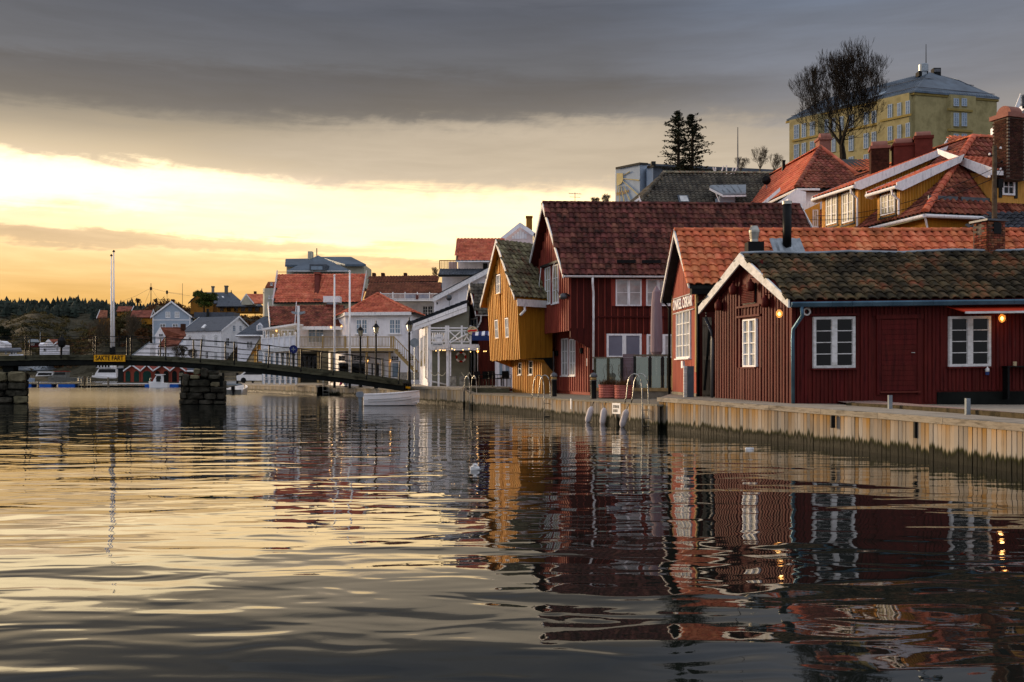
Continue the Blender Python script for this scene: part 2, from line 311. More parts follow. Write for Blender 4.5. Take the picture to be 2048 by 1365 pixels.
class MB:
    def __init__(s, fn=None): s.v = []; s.f = []; s.fn = fn
    def add(s, vs, fs):
        n = len(s.v)
        s.v += [s.fn(*v) if s.fn else Vector(v) for v in vs]
        s.f += [tuple(i + n for i in f) for f in fs]
        return s
    def box(s, x0, x1, y0, y1, z0, z1):
        return s.add([(x0, y0, z0), (x1, y0, z0), (x1, y1, z0), (x0, y1, z0), (x0, y0, z1), (x1, y0, z1), (x1, y1, z1), (x0, y1, z1)],
              [(0, 3, 2, 1), (4, 5, 6, 7), (0, 1, 5, 4), (1, 2, 6, 5), (2, 3, 7, 6), (3, 0, 4, 7)])
    def prism(s, pts, d):
        n = len(pts); d = Vector(d); a = [Vector(p) for p in pts]; b = [p + d for p in a]
        return s.add([tuple(p) for p in a + b], [tuple(range(n - 1, -1, -1)), tuple(range(n, 2 * n))] + [(i, (i + 1) % n, (i + 1) % n + n, i + n) for i in range(n)])
    def poly(s, pts): return s.add([tuple(p) for p in pts], [tuple(range(len(pts)))])
    def tube(s, pts, r, n=6, cap=True):
        pts = [Vector(p) for p in pts]; k = len(pts); rr = r if isinstance(r, (list, tuple)) else [r] * k
        vs = []
        up = Vector((0, 0, 1))
        for i, p in enumerate(pts):
            t = (pts[min(i + 1, k - 1)] - pts[max(i - 1, 0)])
            if t.length < 1e-9: t = Vector((0, 0, 1))
            t.normalize()
            ref = up if abs(t.z) < .95 else Vector((0, 1, 0))
            a = t.cross(ref).normalized(); b = a.cross(t)
            for j in range(n):
                q = 2 * PI * j / n
                vs.append(tuple(p + (a * math.cos(q) + b * math.sin(q)) * rr[i]))
        fs = [(i * n + j, i * n + (j + 1) % n, (i + 1) * n + (j + 1) % n, (i + 1) * n + j) for i in range(k - 1) for j in range(n)]
        if cap: fs += [tuple(range(n - 1, -1, -1)), tuple((k - 1) * n + j for j in range(n))]
        return s.add(vs, fs)
    def lathe(s, prof, c=(0, 0, 0), n=12, axis='z'):
        vs = []
        for r, z in prof:
            for j in range(n):
                q = 2 * PI * j / n; a, b = r * math.cos(q), r * math.sin(q)
                vs.append((c[0] + a, c[1] + b, c[2] + z) if axis == 'z' else ((c[0] + a, c[1] + z, c[2] + b) if axis == 'y' else (c[0] + z, c[1] + a, c[2] + b)))
        k = len(prof)
        fs = [(i * n + j, i * n + (j + 1) % n, (i + 1) * n + (j + 1) % n, (i + 1) * n + j) for i in range(k - 1) for j in range(n)]
        fs += [tuple(range(n - 1, -1, -1)), tuple((k - 1) * n + j for j in range(n))]
        return s.add(vs, fs)
    def mesh(s, name, m, smooth=False):
        me = bpy.data.meshes.new(name); me.from_pydata([tuple(v) for v in s.v], [], s.f); me.materials.append(MATS[m])
        if smooth: me.polygons.foreach_set('use_smooth', [True] * len(me.polygons))
        me.update(); return me
    def build(s, name, m, parent=None, smooth=False, loc=None, stuff=False):
        o = bpy.data.objects.new(name, s.mesh(name, m, smooth)); COL.objects.link(o)
        if parent: o.parent = parent
        if loc is not None: o.location = loc
        if stuff: o['kind'] = 'stuff'
        return o
def inst(name, me, parent, M4):
    o = bpy.data.objects.new(name, me); COL.objects.link(o); o.parent = parent; o.matrix_basis = M4
    return o
def tag(o, label=None, cat=None, group=None, kind=None):
    if label: o['label'] = label
    if cat: o['category'] = cat
    if group: o['group'] = group
    if kind: o['kind'] = kind
    return o
def thing(name, label, cat, loc=(0, 0, 0), group=None, rz=0):
    o = bpy.data.objects.new(name, None); COL.objects.link(o); o.location = loc; o.rotation_euler = (0, 0, rz); o.empty_display_size = .2
    return tag(o, label, cat, group)
def copy_tree(o, parent=None):
    c = o.copy(); COL.objects.link(c)
    if parent: c.parent = parent
    for ch in list(o.children):
        copy_tree(ch, c)
    return c
def text_mesh(s, size, name, m, parent, M4, ext=.01, sx=1.0):
    cu = bpy.data.curves.new(name, 'FONT'); cu.body = s; cu.size = size; cu.extrude = ext; cu.align_x = 'CENTER'; cu.align_y = 'CENTER'; cu.offset = size * .018
    cu.materials.append(MATS[m])
    o = bpy.data.objects.new(name, cu); COL.objects.link(o); 
    if parent: o.parent = parent
    dg = bpy.context.evaluated_depsgraph_get(); me = bpy.data.meshes.new_from_object(o.evaluated_get(dg)); bpy.data.objects.remove(o)
    o = bpy.data.objects.new(name, me); COL.objects.link(o); o.parent = parent
    if not me.materials: me.materials.append(MATS[m])
    o.matrix_basis = M4 @ Matrix.Diagonal((sx, 1, 1, 1)); return o

# building frame: x along the ridge, y across the gable (both horizontal, may be out of square), z up
class Fr:
    def __init__(s, O, ux, uy, zs=0): s.O = Vector(O); s.ux = Vector(ux); s.uy = Vector(uy); s.zs = zs
    def m(s, x, y, z): q = s.ux * x + s.uy * y; return Vector((q.x, q.y, z + s.zs * x))
    def px_x(s, c, px, py):   # camera ray with plane x=c -> (y, z)
        dx = (px - CX) / F; ax, ay = s.O.x + c * s.ux.x, s.O.y + c * s.ux.y
        # a + t*uy = k*(dx,1)
        det = s.uy.x - dx * s.uy.y; t = (dx * ay - ax) / det; k = ay + t * s.uy.y
        return t, ZY(py, k) - s.O.z - s.zs * c
    def px_y(s, c, px, py):   # plane y=c -> (x, z)
        dx = (px - CX) / F; ax, ay = s.O.x + c * s.uy.x, s.O.y + c * s.uy.y
        det = s.ux.x - dx * s.ux.y; t = (dx * ay - ax) / det; k = ay + t * s.ux.y
        return t, ZY(py, k) - s.O.z - s.zs * t
def pip(p, poly):
    x, y = p; c = False; n = len(poly); j = n - 1
    for i in range(n):
        if (poly[i][1] > y) != (poly[j][1] > y) and x < (poly[j][0] - poly[i][0]) * (y - poly[i][1]) / (poly[j][1] - poly[i][1]) + poly[i][0]: c = not c
        j = i
    return c
_T = {}
def tile_tpl(tw, tl, seg, amp):
    key = (round(tw, 3), round(tl, 3), seg, amp)
    if key in _T: return _T[key]
    vs = []; 
    def zf(q): return 1.45 * amp * (math.sin(2 * PI * q - .6) * .8 + .25 * math.sin(4 * PI * q))
    ov = .10 * tl
    for (y, lift) in ((-.02, .050), (tl + ov, .002)):
        for k in range(seg + 1):
            q = k / seg; yy = y - (.012 * math.cos(2 * PI * q - 2.2) if lift > .01 else 0)
            vs.append((q * tw * 1.06, yy, zf(q) + lift + amp))
    for k in range(seg + 1):
        q = k / seg; vs.append((q * tw * 1.06, -.02 - .012 * math.cos(2 * PI * q - 2.2), zf(q) + .018 + amp))
    n = seg + 1
    fs = [(k, k + 1, n + k + 1, n + k) for k in range(seg)] + [(2 * n + k, 2 * n + k + 1, k + 1, k) for k in range(seg)]
    _T[key] = (vs, fs, {}); return _T[key]
def tile_poly(parent, pts, tw, tl, m, ind=0, seg=6, amp=.03, name='roof_tile', jit=1.0):
    """cover a flat sloping polygon (points relative to the parent) with overlapping clay tiles"""
    pts = [Vector(p) for p in pts]
    n = (pts[1] - pts[0]).cross(pts[2] - pts[0]).normalized()
    if n.z < 0: n = -n
    u = Vector((0, 0, 1)).cross(n).normalized()
    # keep courses parallel to the eave (lowest edge)
    k = min(range(len(pts)), key=lambda i: pts[i].z + pts[(i + 1) % len(pts)].z)
    e = pts[(k + 1) % len(pts)] - pts[k]
    if abs(e.normalized().z) < .25: u = e.normalized()
    if u.x < 0: u = -u
    v = n.cross(u).normalized()
    if v.z < 0: v = -v
    o = pts[0]
    pj = [((p - o).dot(u), (p - o).dot(v)) for p in pts]
    u0, u1 = min(a for a, b in pj), max(a for a, b in pj); v0, v1 = min(b for a, b in pj), max(b for a, b in pj)
    nu = max(1, round((u1 - u0) / tw)); nv = max(1, round((v1 - v0) / tl)); tw = (u1 - u0) / nu; tl = (v1 - v0) / nv
    vs, fs, cache = tile_tpl(tw, tl, seg, amp)
    spots = []
    for j in range(nv):
        for i in range(nu):
            cu, cv_ = u0 + (i + .5) * tw, v0 + (j + .5) * tl
            if pip((cu, cv_), pj): spots.append((o + u * (u0 + i * tw) + v * (v0 + j * tl), cu, cv_))
    W = Vector(parent.location)
    spots.sort(key=lambda q: (q[0] + W).length)
    if m not in cache: cache[m] = MB().add(vs, fs).mesh(name, m, False)
    flip = n.dot(u.cross(v)) < 0
    nn = n
    rest = MB()
    for idx, (p, _, _) in enumerate(spots):
        a = random.gauss(0, .012) * jit; dz = abs(random.gauss(0, .006)) * jit; dv = random.gauss(0, .008) * jit
        uu = (u * math.cos(a) + v * math.sin(a)); vv = (v * math.cos(a) - u * math.sin(a)); q = p + nn * dz + v * dv
        if idx < ind:
            M4 = Matrix(((uu.x, vv.x, nn.x, q.x), (uu.y, vv.y, nn.y, q.y), (uu.z, vv.z, nn.z, q.z), (0, 0, 0, 1)))
            inst(name, cache[m], parent, M4)
        else:
            rest.add([tuple(q + uu * x + vv * y + nn * z) for x, y, z in vs], fs)
    if rest.f: rest.build('roof_tiles', m, parent, stuff=True)
def ridge_caps(parent, a, b, m, r=.11, step=.36, name='ridge_tile', ind=True):
    a, b = Vector(a), Vector(b); L = (b - a).length; n = max(1, round(L / step)); d = (b - a) / n; t = d.normalized()
    s = t.cross(Vector((0, 0, 1))).normalized(); up = s.cross(t)
    vs = []; sg = 6
    for y, rr in ((-.03, r * 1.1), (d.length, r * .92)):
        for k in range(sg + 1):
            q = PI * k / sg - .15 + .3 * k / sg * 0; vs.append((math.cos(q) * rr, y, math.sin(q) * rr - .02))
    fs = [(k, k + 1, sg + 2 + k, sg + 1 + k) for k in range(sg)] + [tuple(range(sg, -1, -1))]
    me = None; rest = MB()
    for i in range(n):
        p = a + d * i
        M4 = Matrix(((s.x, t.x, up.x, p.x), (s.y, t.y, up.y, p.y), (s.z, t.z, up.z, p.z), (0, 0, 0, 1)))
        if ind:
            if me is None: me = MB().add(vs, fs).mesh(name, m)
            inst(name, me, parent, M4)
        else: rest.add([tuple(M4 @ Vector(v)) for v in vs], fs)
    if rest.f: rest.build('ridge_tiles', m, parent)
def rock_mesh(x0, x1, y0, y1, z0, z1, seed, name='stone', m='stone_dark', rd=.22, jit=.06):
    rnd = random.Random(seed); mb = MB(); idx = {}; vs = []
    c = Vector(((x0 + x1) / 2, (y0 + y1) / 2, (z0 + z1) / 2)); h = Vector(((x1 - x0) / 2, (y1 - y0) / 2, (z1 - z0) / 2)); hm = min(h)
    for i in range(4):
        for j in range(4):
            for k in range(4):
                if i in (0, 3) or j in (0, 3) or k in (0, 3):
                    g = [-1, -.62, .62, 1]; p = Vector((g[i], g[j], g[k]))
                    w_ = sum(1 for q in (i, j, k) if q in (0, 3))
                    sh = 1 - (w_ - 1) * rd * .38
                    q = Vector((p.x * h.x * sh, p.y * h.y * sh, p.z * h.z * sh)) if w_ > 1 else Vector((p.x * h.x, p.y * h.y, p.z * h.z))
                    q += Vector((rnd.uniform(-1, 1), rnd.uniform(-1, 1), rnd.uniform(-1, 1))) * hm * jit * 2
                    idx[(i, j, k)] = len(vs); vs.append(tuple(c + q))
    fs = []
    for a in range(3):
        for b in range(3):
            for s_ in (0, 3):
                fs.append((idx[(s_, a, b)], idx[(s_, a + 1, b)], idx[(s_, a + 1, b + 1)], idx[(s_, a, b + 1)]))
                fs.append((idx[(a, s_, b)], idx[(a + 1, s_, b)], idx[(a + 1, s_, b + 1)], idx[(a, s_, b + 1)]))
                fs.append((idx[(a, b, s_)], idx[(a + 1, b, s_)], idx[(a + 1, b + 1, s_)], idx[(a, b + 1, s_)]))
    return mb.add(vs, fs)

class House:
    """gabled building; A near corner, Lf far end of the gable wall, Rt far end of the long wall: each (px, D)"""
    def __init__(s, name, label, cat, A, Lf, Rt, zb, ze, zr, og=.35, oe=.35, zs=0, yr=.5, group=None, ze2=None):
        a, l, r = G(*A), G(*Lf), G(*Rt); s.W = (l - a).length; s.L = (r - a).length
        s.fr = Fr((a.x, a.y, zb), (r - a) / s.L, (l - a) / s.W, zs)
        s.t = thing(name, label, cat, (a.x, a.y, zb), group)
        s.ze = ze - zb; s.zr = zr - zb; s.yr = yr * s.W; s.og = og; s.oe = oe
        s.ze2 = (ze2 - zb) if ze2 is not None else s.ze
        s.sl = (s.zr - s.ze) / s.yr; s.sl2 = (s.zr - s.ze2) / (s.W - s.yr)
    def mb(s): return MB(s.fr.m)
    def walls(s, m, x0=0, z0=0, name='wall', m2=None):
        z = -.4
        s.mb().prism([(x0, 0, z0 + z), (x0, s.W, z0 + z), (x0, s.W, s.ze2 - .06), (x0, s.yr, s.zr - .06), (x0, 0, s.ze - .06)], (s.L - x0, 0, 0)).build(name, m, s.t)
    def zroof(s, y): return s.ze + s.sl * y if y <= s.yr else s.zr - s.sl2 * (y - s.yr)
    def roof(s, m, tw=.3, tl=.34, ind=0, seg=6, amp=.03, barge='white_paint', gut='white_paint', slab='dark_trim', ridge=None, bh=.22, back=True, ridge_ind=True, gr=.06, both=False):
        og, oe, t = s.og, s.oe, .12
        ye, yb = -oe, s.W + oe; z0, zr, z1 = s.ze - s.sl * oe, s.zr, s.ze2 - s.sl2 * oe
        rf = s.mb().prism([(-og + .03, ye, z0), (-og + .03, s.yr, zr), (-og + .03, yb, z1), (-og + .03, yb, z1 - t), (-og + .03, s.yr, zr - t * 1.3), (-og + .03, ye, z0 - t)], (s.L + 2 * og - .06, 0, 0)).build('roof', slab, s.t)
        q = .012
        A, B, C, D = s.fr.m(-og + .05, ye - .03, z0 + q), s.fr.m(s.L + og - .05, ye - .03, z0 + q), s.fr.m(s.L + og - .05, s.yr, zr + q), s.fr.m(-og + .05, s.yr, zr + q)
        if m: tile_poly(s.t, [A, B, C, D], tw, tl, m, ind, seg, amp)
        if back and m:
            A, B, C, D = s.fr.m(-og + .05, yb, z1 + q), s.fr.m(s.L + og - .05, yb, z1 + q), s.fr.m(s.L + og - .05, s.yr, zr + q), s.fr.m(-og + .05, s.yr, zr + q)
            tile_poly(s.t, [A, B, C, D], tw, tl, m, 0, 3 if not both else seg, amp)
        if ridge: ridge_caps(s.t, s.fr.m(-og + .02, s.yr, zr + .06), s.fr.m(s.L + og - .02, s.yr, zr + .06), ridge, ind=ridge_ind)
        if barge:
            for xs, xe in ((-og - .03, .05), (s.L + og, .05)):
                if xs > 0 and s.L > 60: continue
                tp = .09
                s.mb().prism([(xs, ye - .04, z0 + tp - s.sl * .04), (xs, s.yr, zr + tp), (xs, s.yr, zr + tp - bh * 1.25), (xs, ye - .04, z0 + tp - bh)], (xe, 0, 0)).build('bargeboard', barge, s.t)
                s.mb().prism([(xs, yb + .04, z1 + tp - s.sl2 * .04), (xs, s.yr + .004, zr + tp), (xs, s.yr + .004, zr + tp - bh * 1.25), (xs, yb + .04, z1 + tp - bh)], (xe, 0, 0)).build('bargeboard', barge, s.t)
        if gut:
            mb = s.mb(); n = 8
            pr = [(ye - .04 + gr * math.cos(a), z0 - .02 + gr * 1.2 * math.sin(a)) for a in [PI + PI * k / n for k in range(n + 1)]]
            mb.prism([(-og + .02, y, z) for y, z in pr], (s.L + 2 * og - .04, 0, 0)); mb.build('gutter', gut, s.t)
    def bx(s, plane, c, sg, mb, s0, s1, o0, o1, z0, z1):
        if plane == 'x': mb.box(min(c + sg * o0, c + sg * o1), max(c + sg * o0, c + sg * o1), min(s0, s1), max(s0, s1), z0, z1)
        else: mb.box(min(s0, s1), max(s0, s1), min(c + sg * o0, c + sg * o1), max(c + sg * o0, c + sg * o1), z0, z1)
        return mb
    def loc(s, plane, c, px, py): return s.fr.px_x(c, px, py) if plane == 'x' else s.fr.px_y(c, px, py)
    def win(s, plane, pxa, pya, pxb, pyb, cols=2, rows=3, c=0.0, sg=-1, fm='white_paint', glass='glass_dark', fw=.055, mull=.09, mt=.022, sill='white_paint', d=.05, ind=True, name='window', trim=None, tt=.09, sillw=.06, mz=None):
        """window whose corners appear at the given picture points on that wall plane"""
        s0, z1 = s.loc(plane, c, pxa, pya); s1, z0 = s.loc(plane, c, pxb, pyb)
        if mz: z0, z1 = mz
        if s0 > s1: s0, s1 = s1, s0
        B = lambda mb, *a: s.bx(plane, c, sg, mb, *a)
        mb = s.mb()
        B(mb, s0, s1, 0.001, d, z1 - fw, z1); B(mb, s0, s1, 0.001, d, z0, z0 + fw); B(mb, s0, s0 + fw, 0.001, d, z0 + fw, z1 - fw); B(mb, s1 - fw, s1, 0.001, d, z0 + fw, z1 - fw)
        sm = (s0 + s1) / 2; cells = [(s0 + fw, s1 - fw)]
        if mull:
            B(mb, sm - mull / 2, sm + mull / 2, 0.001, d + .008, z0 + fw, z1 - fw); cells = [(s0 + fw, sm - mull / 2), (sm + mull / 2, s1 - fw)]
        wo_ = mb.build(name, fm, s.t); gmb = s.mb(); mm = s.mb(); anym = False
        for a, b in cells:
            nc = max(1, cols // 2) if mull else cols
            if ind:
                for i in range(nc):
                    for j in range(rows):
                        g = s.mb(); B(g, a + (b - a) * i / nc, a + (b - a) * (i + 1) / nc, .004, .016, z0 + fw + (z1 - z0 - 2 * fw) * j / rows, z0 + fw + (z1 - z0 - 2 * fw) * (j + 1) / rows); g.build('pane', glass, wo_)
            else: B(gmb, a, b, .004, .016, z0 + fw, z1 - fw)
            for i in range(1, nc): q = a + (b - a) * i / nc; B(mm, q - mt / 2, q + mt / 2, .017, d - .01, z0 + fw, z1 - fw); anym = True
            for j in range(1, rows): q = z0 + fw + (z1 - z0 - 2 * fw) * j / rows; B(mm, a, b, .017, d - .014, q - mt / 2, q + mt / 2); anym = True
        if gmb.f: gmb.build('pane', glass, wo_)
        if anym: mm.build('muntin', fm, wo_)
        if sill: q = s.mb(); B(q, s0 - .05, s1 + .05, .001, d + sillw, z0 - .05, z0 - .003); q.build('sill', sill, wo_)
        if trim:
            q = s.mb(); B(q, s0 - tt, s0 - .002, .001, d - .015, z0 - tt, z1 + tt); B(q, s1 + .002, s1 + tt, .001, d - .015, z0 - tt, z1 + tt); B(q, s0 - tt * 1.5, s1 + tt * 1.5, .002, d + .02, z1 + .002, z1 + tt); B(q, s0 - tt * 1.2, s1 + tt * 1.2, .002, d + .015, z0 - tt, z0 - .052); q.build('casing', trim, wo_)
        return (s0, s1, z0, z1)
    def boards(s, plane, c, sg, s0, s1, z0, ztop, pitch, bw, th, m, name='board', ind=False, holes=(), lean=None, tsh=0.0, jit=.0):
        joined = s.mb(); i = 0; q = s0 + bw / 2
        while q < s1 - bw / 3:
            a, b = q - bw / 2, q + bw / 2; zt = ztop(q) if callable(ztop) else ztop; zb_ = z0(q) if callable(z0) else z0
            segs = [(zb_ + random.uniform(-jit, jit), zt)]
            for (h0, h1, k0, k1) in holes:
                if b > h0 - .01 and a < h1 + .01:
                    ns = []
                    for (p0, p1) in segs:
                        if k0 > p0: ns.append((p0, min(p1, k0)))
                        if k1 < p1: ns.append((max(p0, k1), p1))
                    segs = [x for x in ns if x[1] - x[0] > .02] if True else ns
            tt_ = th + random.uniform(-.3, .3) * th * tsh
            for (p0, p1) in segs:
                if p1 <= p0 + .03: continue
                mb = s.mb() if ind else joined; s.bx(plane, c, sg, mb, a, b, .0012, tt_, p0, p1)
                if lean: mb_l = lean
                if ind: mb.build(name, m, s.t)
            q += pitch
        if not ind and joined.f: joined.build(name + 's' if name == 'board' else name, m, s.t, stuff=True)
def downpipe(parent, pts, r, m, name='downpipe'): return MB().tube(pts, r, 8).build(name, m, parent, smooth=True)
def wm(t):
    L = Vector(t.location)
    return MB(lambda x, y, z: Vector((x, y, z)) - L)
# ================================================================== setting: water, quays, ground
w_ = MB(); w_.poly([(-1500, -60, 0), (1500, -60, 0), (1500, 1500, 0), (-1500, 1500, 0)])
tag(w_.build('water', 'water'), kind='structure')

def interp(tab, x):
    if x <= tab[0][0]: return tab[0][1]
    for (a, va), (b, vb) in zip(tab, tab[1:]):
        if x <= b:
            k = (x - a) / (b - a); k = k * k * (3 - 2 * k); return va + (vb - va) * k
    return tab[-1][1]
PXN = [-900, -300, 0, 60, 150, 210, 270, 330, 400, 470, 540, 600, 700, 850, 950, 1100, 1300, 1500, 1800, 2048, 2600]
TZ = {  # ground height at (distance, column)
 50: [-2]*15 + [-2, .3, .3, .3, .3, .3],
 58: [-2]*14 + [.3, .5, .7, .8, .9, .9, .9],
 70: [-2]*13 + [.3, .5, 1, 2, 3, 3.2, 3.2, 3.2],
 90: [-2]*11 + [.2, .5, .6, 2, 5, 7, 8, 9, 9, 9],
 112: [-2]*10 + [.2, .6, 1.5, 4, 8, 10, 12, 14, 15, 15, 15],
 150: [-2]*9 + [-1, .5, 8, 12, 13, 14, 15, 18, 21, 23, 24, 24],
 200: [-2]*9 + [.3, 9, 13, 14, 15, 16, 17, 20, 24, 27, 28, 28],
 235: [-2]*8 + [.3, 3, 12, 14, 14, 15, 16, 17, 20, 24, 27, 28, 28],
 247: [.8, .8, .8, .8, .8, .8, .8, .8, .9, 8, 13, 14, 14, 15, 16, 17, 20, 24, 27, 28, 28],
 262: [2, 2, 2, 2, 3, 8, 9, 7, 9, 13, 14, 14, 14, 15, 16, 17, 20, 24, 27, 28, 28],
 285: [5, 5, 4.5, 5, 7.5, 14, 18, 12, 13, 16, 15, 15, 15, 15, 16, 17, 20, 24, 27, 28, 28],
 320: [10, 9, 8, 9, 10, 15, 20, 24.5, 21, 19, 17, 15, 15, 15, 16, 17, 20, 24, 27, 28, 28],
 370: [18, 17, 15, 19, 13, 15, 20, 24, 22, 19, 17, 15, 15, 15, 16, 17, 20, 24, 27, 28, 28],
 450: [26, 25, 25, 28, 25, 20, 20, 20, 20, 19, 17, 15, 15, 15, 16, 17, 20, 24, 27, 28, 28],
 560: [26, 26, 28, 27, 26, 24, 22, 20, 20, 19, 17, 15, 15, 15, 16, 17, 20, 24, 27, 28, 28],
 700: [48, 48, 47, 47, 47, 47, 46, 44, 40, 30, 20, 15, 15, 15, 16, 17, 20, 24, 27, 28, 28],
 860: [54, 54, 53, 53, 53, 53, 51, 48, 44, 34, 24, 15, 15, 15, 16, 17, 20, 24, 27, 28, 28],
 1200: [44, 44, 44, 44, 44, 44, 44, 40, 36, 30, 22, 15, 15, 15, 16, 17, 20, 24, 27, 28, 28]}
TD = sorted(TZ)
def ground(px, D):
    if D <= TD[0]: return interp(list(zip(PXN, TZ[TD[0]])), px)
    for a, b in zip(TD, TD[1:]):
        if D <= b:
            k = (D - a) / (b - a); return interp(list(zip(PXN, TZ[a])), px) * (1 - k) + interp(list(zip(PXN, TZ[b])), px) * k
    return interp(list(zip(PXN, TZ[TD[-1]])), px)
def groundz(px, D):
    z = ground(px, D)
    if z > 1.2:
        X = (px - CX) / F * D; q = min(1, (z - 1.2) / 4)
        z += q * (noise.noise(Vector((X * .05, D * .05, 0))) * min(3.0, D * .010) + abs(noise.noise(Vector((X * .16, D * .16, 5)))) * min(1.8, D * .005))
    return z
vs = []; fs = []
cols_ = [(-900 + 12 * i) for i in range(292)]; rows_ = []
d = 50.0
while d < 1200: rows_.append(d); d *= 1.022
for D in rows_:
    for px in cols_:
        vs.append(((px - CX) / F * D, D, groundz(px, D)))
nc = len(cols_)
for j in range(len(rows_) - 1):
    for i in range(nc - 1):
        a = j * nc + i
        if max(vs[a][2], vs[a + 1][2], vs[a + nc][2], vs[a + nc + 1][2]) > -1.9: fs.append((a, a + 1, a + nc + 1, a + nc))
tag(MB().add(vs, fs).build('hillside', 'terrain', smooth=True), kind='structure')

def quay(name, pts, back, capm, cap_h, plankm, pw, ind, deckm='deck', cap_out=.05, z_bot=-.35, capind=2.6, fac=1):
    """pts: list of (px, D, z) along the edge; back: same count of (px, D)"""
    E = [Vector((G(a, b).x, G(a, b).y, z)) for a, b, z in pts]; Bk = [G(a, b) for a, b in back]
    root = thing(name, None, None, (E[0].x, E[0].y, 0)); root['kind'] = 'structure'
    mb = wm(root)
    for i in range(len(E) - 1):
        a, b = E[i], E[i + 1]; c, d = Bk[i + 1], Bk[i]
        mb.poly([(a.x, a.y, a.z), (b.x, b.y, b.z), (c.x, c.y, b.z), (d.x, d.y, a.z)])
    mb.build('deck', deckm, root)
    mb = wm(root)
    for i in range(len(E) - 1):
        a, b = E[i], E[i + 1]; t = (b - a); t.z = 0; t.normalize(); nrm = Vector((-t.y, t.x, 0))
        if nrm.y > 0: nrm = -nrm
        if nrm.x > 0 and abs(nrm.x) > abs(nrm.y): nrm = -nrm
        q = -nrm * .06
        mb.poly([(a.x + q.x, a.y + q.y, -1), (b.x + q.x, b.y + q.y, -1), (b.x + q.x, b.y + q.y, b.z - .005), (a.x + q.x, a.y + q.y, a.z - .005)])
    mb.build('backing_wall', 'bridge_dark', root)
    # planks
    cum = [0]
    for i in range(len(E) - 1): cum.append(cum[-1] + (E[i + 1].xy - E[i].xy).length)
    def at(s):
        s = max(0, min(cum[-1] - 1e-4, s))
        for i in range(len(E) - 1):
            if s <= cum[i + 1]:
                k = (s - cum[i]) / (cum[i + 1] - cum[i]); t = (E[i + 1] - E[i]); t.z = 0; t.normalize(); n = Vector((-t.y, t.x, 0))
                if n.y > 0: n = -n
                if n.x > 0 and abs(n.x) > abs(n.y): n = -n
                return E[i].lerp(E[i + 1], k), t, n
    s = 0; joined = wm(root); k = 0
    while s < cum[-1] - pw:
        p, t, n = at(s + pw / 2); wd = pw * random.uniform(.86, 1.0) / 2 * .97; th = random.uniform(.028, .042); zt = p.z - cap_h; tilt = random.gauss(0, .004)
        mb = wm(root) if ind else joined
        a0 = p - t * wd; a1 = p + t * wd; o = n * th; bb = -n * .05
        pts_ = []
        for zz, sh in ((z_bot, tilt), (zt, 0)):
            for q in (a0 + bb, a1 + bb, a1 + o, a0 + o): pts_.append((q.x + t.x * sh, q.y + t.y * sh, zz))
        mb.add(pts_, [(0, 3, 2, 1), (4, 5, 6, 7), (0, 1, 5, 4), (1, 2, 6, 5), (2, 3, 7, 6), (3, 0, 4, 7)])
        if ind: mb.build('plank', plankm, root)
        s += pw
    if joined.f: joined.build('planks', plankm, root, stuff=True)
    # cap beams
    if capm:
        s = 0; Lb = capind
        while s < cum[-1] - .2:
            e = min(cum[-1], s + Lb * random.uniform(.85, 1.1)); n_ = max(1, int((e - s) / .8)); ps = [at(s + (e - s - .012) * i / n_) for i in range(n_ + 1)]
            zj = random.uniform(-.006, .006)
            for i in range(1):
                vs_ = []; f_ = []
                for p, t, n in ps:
                    o = n * (cap_out + .03); b_ = -n * .17
                    for q, zz in ((p + o, p.z - cap_h + .002), (p + o, p.z + .012 + zj), (p + b_, p.z + .012 + zj), (p + b_, p.z - cap_h + .002)): vs_.append((q.x, q.y, zz))
                for j in range(n_):
                    for c in range(4): f_.append((j * 4 + c, j * 4 + (c + 1) % 4, (j + 1) * 4 + (c + 1) % 4, (j + 1) * 4 + c))
                f_ += [(0, 1, 2, 3), tuple(n_ * 4 + c for c in (3, 2, 1, 0))]
                wm(root).add(vs_, f_).build('cap_beam', capm, root)
            s = e
    return root, at, cum[-1]
QR, atR, lenR = quay('quay', [(2500, 13.2, .87), (2048, 18, .885), (1800, 21.9, .905), (1585, 26, .93), (1400, 30, 1.0), (1318, 32.4, 1.02)],
     [(3300, 28), (2900, 30), (2500, 32), (1900, 36), (1560, 38), (1340, 38.5)], 'cap_wood', .125, 'quay_plank', .142, True)
QM, atM, lenM = quay('quay', [(1317, 32.0, .80), (1240, 35.4, .79), (1120, 40.6, .77), (1060, 44.6, .78), (1000, 48.4, .77), (945, 52, .75)],
     [(1420, 42), (1420, 44), (1400, 52), (1300, 58), (1180, 60), (1010, 60)], 'concrete', .05, 'quay_plank', .15, False, 'concrete', .02, fac=2)
# step between the two quay levels at the left end of the middle quay
QE, _, _ = quay('quay', [(944.5, 52.05, .75), (940, 54.4, .75), (928, 56.0, .98)], [(1010, 60.1), (1005, 61), (1000, 62)], None, .02, 'quay_plank_grey', .16, False, 'concrete')
QL, atL, lenL = quay('quay', [(927.5, 55.6, 1.0), (880, 58.5, 1.0), (826, 62.0, .99), (798, 64.0, .98)], [(1000, 62.2), (990, 80), (900, 80), (790, 80)], 'cap_wood', .12, 'quay_plank_grey', .2, False, 'deck')
QP, atP, lenP = quay('quay', [(800, 72, .72), (730, 77, .72), (690, 80.5, .74), (653, 84, .76)], [(1000, 80.2), (900, 95), (800, 96), (655, 96)], 'cap_wood', .11, 'quay_plank_grey', .3, False, 'deck')
QQ, atQ, lenQ = quay('quay', [(634, 82.5, .80), (590, 88, .76), (545, 94, .72), (486, 102, .70)], [(654, 96.1), (640, 112), (600, 116), (480, 120)], 'cap_wood', .11, 'quay_plank_grey', .3, False, 'deck')
